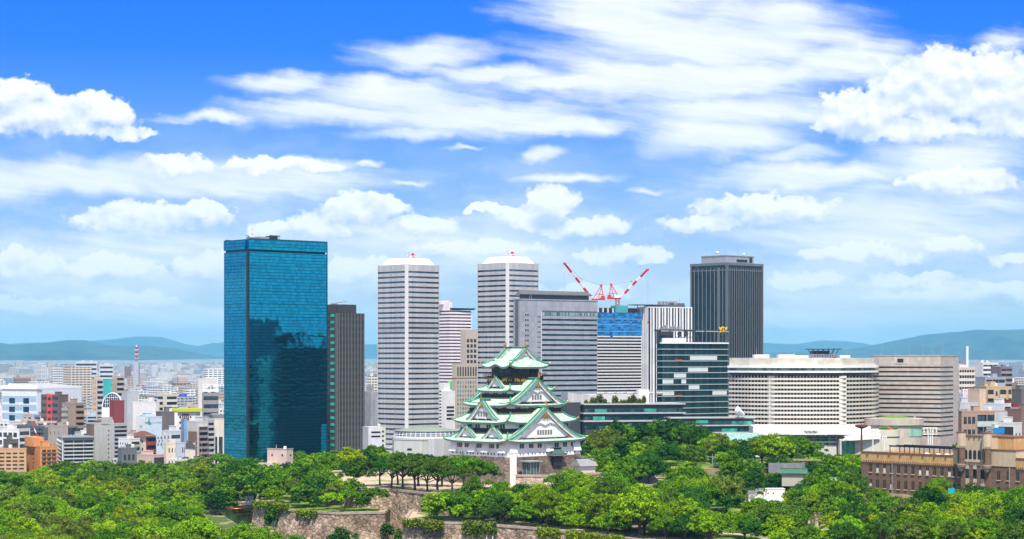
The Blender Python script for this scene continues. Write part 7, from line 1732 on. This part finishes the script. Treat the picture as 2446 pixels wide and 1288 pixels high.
def put(x, y, z, Rr, k, tn, force=False, gap=.62):
    if not force:
        if z is None or in_keep(x, y) or in_mus(x, y): return False
        if blocked(x, y, z, Rr, HK[k]*Rr): return False
        for (tx, ty, _, tR, *_r) in TREES:
            if (tx-x)**2 + (ty-y)**2 < (gap*(Rr + tR))**2: return False
    TREES.append((x, y, z, Rr, k, tn)); return True
# spreading trees in a row on the upper terrace
for px, Y, Rr in ((908,796,6.4),(935,782,6.6),(962,772,7.6),(990,764,7.8),(1020,760,6.4),(1046,757,7.6),(1080,752,6.6),(1108,765,7.2),(1142,770,7.0),(1168,780,5.0),(950,800,7),(1000,795,7.5),(1055,790,7.2)): put(PX(px, Y), Y, 31, Rr, 'spread', tr.choice(('mid','dull','mid','dark')), True)
put(PX(860, 792), 792, 31, 5.4, 'round', 'dull', True); put(PX(838, 800), 800, 31, 4.4, 'round', 'dark', True)
# small trees on the lower terrace
for px, Y, Rr, k, tn in ((640,792,4.6,'round','mid'),(672,798,4.8,'round','mid'),(700,785,4.4,'sparse','olive'),(722,775,4.4,'spread','mid'),(745,780,4.8,'round','dark'),(775,790,5.6,'round','mid'),(800,765,4.2,'sparse','olive'),(812,788,5.4,'broad','bright'),(832,758,4.0,'spread','mid'),(842,775,4.6,'round','mid'),(790,752,3.6,'spread','bright'),(893,760,4.3,'spread','dull'),(655,775,3.4,'round','bright'),(622,815,5.6,'round','dark'),(648,830,6.2,'round','mid'),(680,825,6.0,'broad','mid'),(708,815,5.8,'round','dull'),(735,808,5.2,'round','mid'),(760,805,4.8,'round','bright'),(660,868,4.6,'round','dark'),(705,850,6.6,'broad','mid'),(735,845,6.0,'round','dark'),(625,850,6.0,'round','mid')): put(PX(px, Y), Y, 24, Rr*(1.15 if Y < 800 else .95), k, tn, True)
for _ in range(26):
    x, y = tr.uniform(-100, -48), tr.uniform(752, 812)
    if inside(LOW, x, y) and not inside(UP, x, y) and edge_d(LOW, x, y) > 2.5 and edge_d(UP, x, y) > 3.5: put(x, y, 24, tr.uniform(1.6, 3.6), tr.choice(('round','round','sparse','broad')), tr.choice(('mid','dark','bright','dull')), True)
for _ in range(30):
    x, y = tr.uniform(-40, 34), tr.uniform(645, 730)
    if inside(LOW, x, y) and not inside(UP, x, y) and 1.8 < edge_d(LOW, x, y) < 9: put(x, y, 24, tr.uniform(1.4, 3.4), tr.choice(('round','sparse','broad')), tr.choice(('mid','dark','bright','dull')), True)
# shrubs and trees before the moat walls (bottom of the picture)
for px, Y, Rr, k, tn in ((812,690,6.6,'round','dark'),(640,676,5.8,'round','bright'),(700,650,6.2,'broad','mid'),(745,640,5.6,'broad','olive'),(780,640,4.6,'round','mid'),(590,700,8.2,'broad','bright'),(660,640,5.0,'sparse','olive')):
    put(PX(px, Y), Y, 9 if px in (812, 590) else 13, Rr, k, tn, True)
# right of the keep: tall dark trees before the studio wing
for px, Y, Rr, k, tn in ((1420,905,6.2,'round','dark'),(1474,915,5.0,'tall','dark'),(1500,930,5.6,'tall','mid'),(1532,935,5.6,'tall','dark'),(1562,938,5.0,'tall','mid'),(1590,930,6.4,'tall','dark'),(1622,930,5.2,'tall','dark'),(1650,925,7.6,'round','mid'),(1668,915,6.4,'round','dark'),(1712,905,6.0,'broad','bright'),(1790,930,5.8,'round','dark'),(1850,880,9.4,'broad','bright'),(1890,890,8.2,'broad','mid'),(1820,890,7.4,'broad','olive'),(1930,885,7.4,'broad','mid'),(1718,880,5.2,'sparse','olive'),(1440,880,6.6,'sparse','olive'),(1465,890,6.0,'sparse','olive')):
    zt_ = PZ(np.interp(px, sx, sy) + tr.uniform(-2, 6), Y); zg = 34 if inside(HILL, PX(px, Y), Y) else 24; put(PX(px, Y), Y, zg, min(Rr*1.35, max(Rr*.72, (zt_ - zg)/HK[k])), k, tn, True)
def scatter(n, pxr, Yr, zone, kinds, tints, Rr, gap):
    c = 0
    n = int(n*1.3)
    for _ in range(n * 14):
        if c >= n: break
        v = tr.random(); Y = 1/((1/Yr[0])*(1-v) + (1/Yr[1])*v); px = tr.uniform(*pxr); x = PX(px, Y); z = zone(x, Y)
        if z is None: continue
        if put(x, Y, z, tr.uniform(*Rr) * tr.choice((.62, .8, .88, .95)), tr.choice(kinds), tr.choice(tints), False, gap): c += 1
    return c
gz = ground_z
park_z = lambda x, y: 9 if not inside(MOAT, x, y) and x < -62 and y < 1285 else None
mix_k = ['broad','broad','round','round','sparse','spread']
# park on the left, nearest first so that the near trees keep their place
scatter(215, (-60, 620), (600, 860), lambda x, y: 9 if not inside(MOAT, x, y) and x < -58 else None, mix_k, ['bright','bright','bright','mid','mid','olive','mid','dull','bright','yellow'], (5.4, 8.8), .50)
scatter(280, (-60, 660), (860, 1280), park_z, mix_k, ['bright','bright','bright','mid','mid','dark','mid','yellow','dull','olive'], (5.2, 8.8), .49)
# wood behind the left walls
scatter(90, (540, 960), (880, 1010), lambda x, y: gz(x, y) or 20, ['round','broad','round','sparse'], ['mid','dark','mid','bright','yellow','dull'], (4.8, 8.0), .50)
scatter(70, (560, 1070), (1010, 1280), lambda x, y: 11, ['round','broad'], ['mid','dark','bright','mid'], (5.2, 8.0), .58)
# near wood right of centre
near_z = lambda x, y: 24 if inside(LOW, x, y) and edge_d(LOW, x, y) > 4 and not inside(UP, x, y) else None
scatter(150, (1010, 1700), (600, 790), near_z, ['broad','broad','round','round','sparse','broad'], ['bright','mid','mid','dark','dull','bright'], (5.2, 8.6), .47)
scatter(150, (1600, 2480), (560, 760), near_z, ['broad','round','round','sparse','broad'], ['bright','mid','mid','dark','dull','bright','mid','olive','yellow'], (4.8, 8.0), .50)
scatter(110, (1400, 2100), (760, 960), gz, ['broad','round','round','tall'], ['mid','dark','dark','mid','bright','dull'], (4.6, 7.6), .60)
scatter(60, (2010, 2480), (830, 1100), lambda x, y: 24, ['round','broad'], ['mid','dark','bright'], (4.2, 6.4), .6)
for i in range(26): px = tr.uniform(2295, 2480); Y = tr.uniform(1090, 1160); put(PX(px, Y), Y, 24, tr.uniform(4.6, 6.6), 'round', tr.choice(('mid','dark','bright')), True)
for px, Y in ((398,1352),(390,1350),(280,1352),(248,1345),(262,1348),(256,1352),(516,1335),(528,1330),(505,1338)): put(PX(px, Y), Y, 0, tr.uniform(4.5, 6.5), 'round', tr.choice(('mid','dark')), True)

def screen(t):
    x, y, z, Rr, k, tn = t; return CX + x*F/y, HY + (CZ - z - HK[k]*Rr)*F/y
def size(t): return t[3]*F/t[1]
vis = [t for t in TREES if -70 < screen(t)[0] < 2520 and screen(t)[1] < 1292]
vis.sort(key=lambda t: -size(t)); solo, rest = vis[:290], vis[290:]
PLACE = [(-80,70,'at the left edge'),(70,140,'below the orange block'),(140,225,'below the grey balcony block'),(225,305,'below the pale slab tower'),(305,400,'below the pink hall'),(400,530,'below the cream houses'),(530,640,'below the blue glass tower'),(640,740,'around the pink cube'),(740,870,'below the finned tower'),(870,1060,'below the silver tower'),(1060,1230,'left of the white shaft'),(1230,1400,'below the keep entrance'),(1400,1530,'below the lavender slab'),(1530,1640,'below the striped building'),(1640,1750,'below the broadcaster'),(1750,1850,'below the hotel left end'),(1850,1960,'below the hotel middle'),(1960,2090,'left of the museum'),(2090,2230,'before the museum wing'),(2230,2340,'before the museum pavilion'),(2340,2560,'at the right edge')]
def lab_key(t):
    px, py = screen(t); pl = next(w for a, b_, w in PLACE if a <= px < b_)
    rw = 'bottom' if t[1] < 690 else 'front' if t[1] < 780 else 'middle' if t[1] < 900 else 'back' if t[1] < 1050 else 'rearmost'
    return (TWORD[t[5]], KWORD[t[4]], rw, pl)
KEYS = {}
for i, t in enumerate(solo): KEYS.setdefault(lab_key(t), []).append((screen(t)[0], i))
TL = {}
for (a, b_, rw, pl), l in KEYS.items():
    l.sort()
    for j, (_, i) in enumerate(l): TL[i] = (f"{a} {b_} tree, {rw} row {pl}" if len(l) == 1 else f"{ORD[j] if j else 'first '}{a} {b_} tree from left, {rw} row {pl}")
for i, (x, y, z, Rr, k, tn) in enumerate(solo):
    r_ = random.Random(i * 7 + 1); s = r_.randrange(3); c = TINT[tn]; f = r_.uniform(.82, 1.2); col = (c[0]*f*r_.uniform(.85, 1.15), c[1]*f, c[2]*f, 1)
    root = thing('park_tree', TL[i], 'tree', (x, y, z), r_.uniform(0, 6.28), 'trees of the castle park'); root.scale = (Rr*r_.uniform(.92, 1.1), Rr*r_.uniform(.92, 1.1), Rr*r_.uniform(.9, 1.12))
    for nm, me in (('crown', CR[k, s]), ('trunk', TK[k, s])):
        o = bpy.data.objects.new(nm, me); COL.objects.link(o); o.parent = root; o.color = col
# the remaining smaller trees read as one wood
VV, CCc = [], []
for i, (x, y, z, Rr, k, tn) in enumerate(rest):
    r_ = random.Random(i * 5 + 3); V = LOWV[k, r_.randrange(3)]; a = r_.uniform(0, 6.28); ca, sa = math.cos(a), math.sin(a)
    M_ = np.array([[ca, -sa, 0], [sa, ca, 0], [0, 0, 1]], dtype=np.float32) * Rr; VV.append(V @ M_.T + np.array([x, y, z], dtype=np.float32))
    c = np.array(TINT[tn], dtype=np.float32) * r_.uniform(.82, 1.2); CCc.append(np.tile(np.append(c, 1), (len(V), 1)))
if VV:
    me = quads_mesh('woodland', np.concatenate(VV), [leaf_mat('woodland_leaf', True)]); ca_l = me.color_attributes.new('tint', 'FLOAT_COLOR', 'POINT'); ca_l.data.foreach_set('color', np.concatenate(CCc).astype(np.float32).ravel())
    o = bpy.data.objects.new('woodland', me); COL.objects.link(o); props(o, kind='stuff'); o['label'] = 'denser background wood filling the park between the single trees'
print('TREES', len(TREES), 'solo', len(solo), 'rest', len(rest))
# hedges, ivy and shrubs
def leafy(name, label, cat, boxes, n, ls, col, loc=(0,0,0), seed=1, group=None):
    g = np.random.default_rng(seed); P = []
    for (x0, x1, y0, y1, z0, z1) in boxes:
        m_ = max(30, int(n * (x1-x0 + .5) * (z1-z0 + .5))); q = np.clip(g.normal(size=(m_, 3)) * .27 + .5, -.1, 1.1) * [x1-x0, y1-y0, z1-z0] + [x0, y0, z0]; P.append(q)
    pos = np.concatenate(P); N = len(pos); nr = g.normal(size=(N, 3)); nr[:, 2] = abs(nr[:, 2]); nr[:, 1] -= .4; nr /= np.linalg.norm(nr, axis=1)[:, None]; u = np.cross(nr, g.normal(size=(N, 3))); u /= np.linalg.norm(u, axis=1)[:, None]; v = np.cross(nr, u); s = (ls * g.uniform(.6, 1.4, N))[:, None]; u, v = u*s, v*s
    o = bpy.data.objects.new(name, quads_mesh(name, np.stack([pos-u, pos-v, pos+u, pos+v], 1).reshape(-1, 3).astype(np.float32), [M_LEAF])); COL.objects.link(o); o.location = loc; o.color = (*col, 1); return props(o, label, cat, group)
def along(a, b_, n, d, z0, z1, jit, seed):
    r_ = random.Random(seed); return [(a[0]+(b_[0]-a[0])*i/n - .9, a[0]+(b_[0]-a[0])*i/n + .9, a[1]+(b_[1]-a[1])*i/n - d, a[1]+(b_[1]-a[1])*i/n + d*.3, z0 - r_.random()*jit, z1) for i in range(n + 1)]
IVY = 'yellow green creepers on the moat walls'
leafy('hedge', 'bright trimmed hedge along the top of the left moat wall corner', 'hedge', along((-98,778.6),(-83.4,760.4),12,1.2,24.2,26.2,.2,1), 26, .36, (.14,.22,.012))
leafy('ivy', 'hanging green ivy clump below the hedge at the left wall corner', 'ivy', along((-92,770.5),(-88,765.5),4,1.6,20.5,24.5,1.5,2), 22, .4, (.05,.12,.012), group=IVY)
leafy('ivy', 'small bright creeper tuft right of the left wall buttress', 'ivy', along((-79,756.5),(-72,750.5),4,1.3,22.6,24.6,1,3), 20, .35, (.15,.22,.012), group=IVY)
leafy('ivy', 'yellow green creeper at the left end of the nearest moat wall', 'ivy', along((-37,709.6),(-24,699.2),9,1.3,22.4,24.8,.8,4), 24, .34, (.15,.19,.015), group=IVY)
leafy('ivy', 'creeper hanging over the nearest wall beside the two white pipes', 'ivy', along((-16,698),(-6,689.6),8,1.4,22.0,24.8,1.6,5), 24, .34, (.11,.17,.015), group=IVY)
leafy('ivy', 'bright creeper on the nearest wall below the keep entrance', 'ivy', along((9,675.6),(15,666.6),5,1.3,22.3,24.7,.8,6), 24, .34, (.17,.24,.012), group=IVY)
leafy('ivy', 'longest bright creeper strip towards the right end of the nearest wall', 'ivy', along((18,662),(27,648.6),7,1.3,22.4,24.7,.7,7), 24, .34, (.17,.24,.012), group=IVY)
leafy('ivy', 'last bright creeper patch where the nearest wall leaves the picture', 'ivy', along((29,646.4),(34,641.3),4,1.3,22.6,24.7,.6,8), 24, .34, (.16,.23,.012), group=IVY)
leafy('bush', 'small dark bush growing out of the upper wall foot', 'bush', [(PX(925,745)-2,PX(925,745)+2,744,748,PZ(1276,745),PZ(1256,745)),(PX(922,745)-1.2,PX(922,745)+1.2,744,747,PZ(1262,745),PZ(1252,745))], 30, .4, (.04,.10,.012))
leafy('bush', 'bright bush growing in the wall angle beside the small dark bush', 'bush', [(PX(953,728)-1.4,PX(953,728)+1.4,726,729,PZ(1292,728),PZ(1266,728))], 30, .4, (.08,.17,.012))
leafy('hedge', 'bright clipped hedge at the back of the sunny lawn', 'hedge', [(PX(1598,905),PX(1690,905),902,906,PZ(1080,905),PZ(1066,905))], 14, .5, (.13,.23,.012))
leafy('flowering_shrub', 'pinkish flowering shrub beside the pale wall stub', 'shrub', [(PX(2408,662)-3,PX(2408,662)+3,660,666,24,29),(PX(2412,662)-2,PX(2412,662)+2.5,660,665,28,30)], 14, .45, (.20,.10,.07))
for i, (px, py) in enumerate(((1400,965),(1416,966),(1432,964),(1445,960),(1470,965),(1490,964),(1504,963),(1514,962),(1527,960),(1540,965))):
    w_ = 1.0 + (i % 3)*.5; leafy('roof_shrub', f'{ORD[i] if i else "first "}small shrub from left on the studio wing roof garden', 'shrub', [(PX(px,1186)-w_,PX(px,1186)+w_,1184 + (px-1400)*.05,1187 + (px-1400)*.05,SW.H,SW.H + 2.2 + (i*7 % 5)*.7)], 26, .4, (.09,.12,.02), group='shrubs of the studio wing roof garden')
leafy('planting_strip', 'low grassy planting strip on the studio wing roof edge', 'planting', [(PX(1395,1184) + 4*i, PX(1395,1184) + 4*i + 4, 1183.5 + 4*i*.21, 1186 + 4*i*.21, SW.H, SW.H + .9) for i in range(9)], 10, .4, (.12,.13,.02))
# two white drain pipes on the nearest wall
for i, px in enumerate((1166, 1180)):
    Y0 = 694 - i*3; x = PX(px, Y0); q = MB(); q.tube([(x, Y0 - 1.2, 24),(x - .2, Y0 - 2.0, 21.5),(x - 1.2, Y0 - 4.6, 14),(x - 1.4, Y0 - 6, 8)], .13, 6); props(q.build('drain_pipe', M_WHITE), f'thin white drain pipe running down the nearest wall, {"left" if i == 0 else "right"} one of two', 'pipe', 'white pipes on the nearest wall')
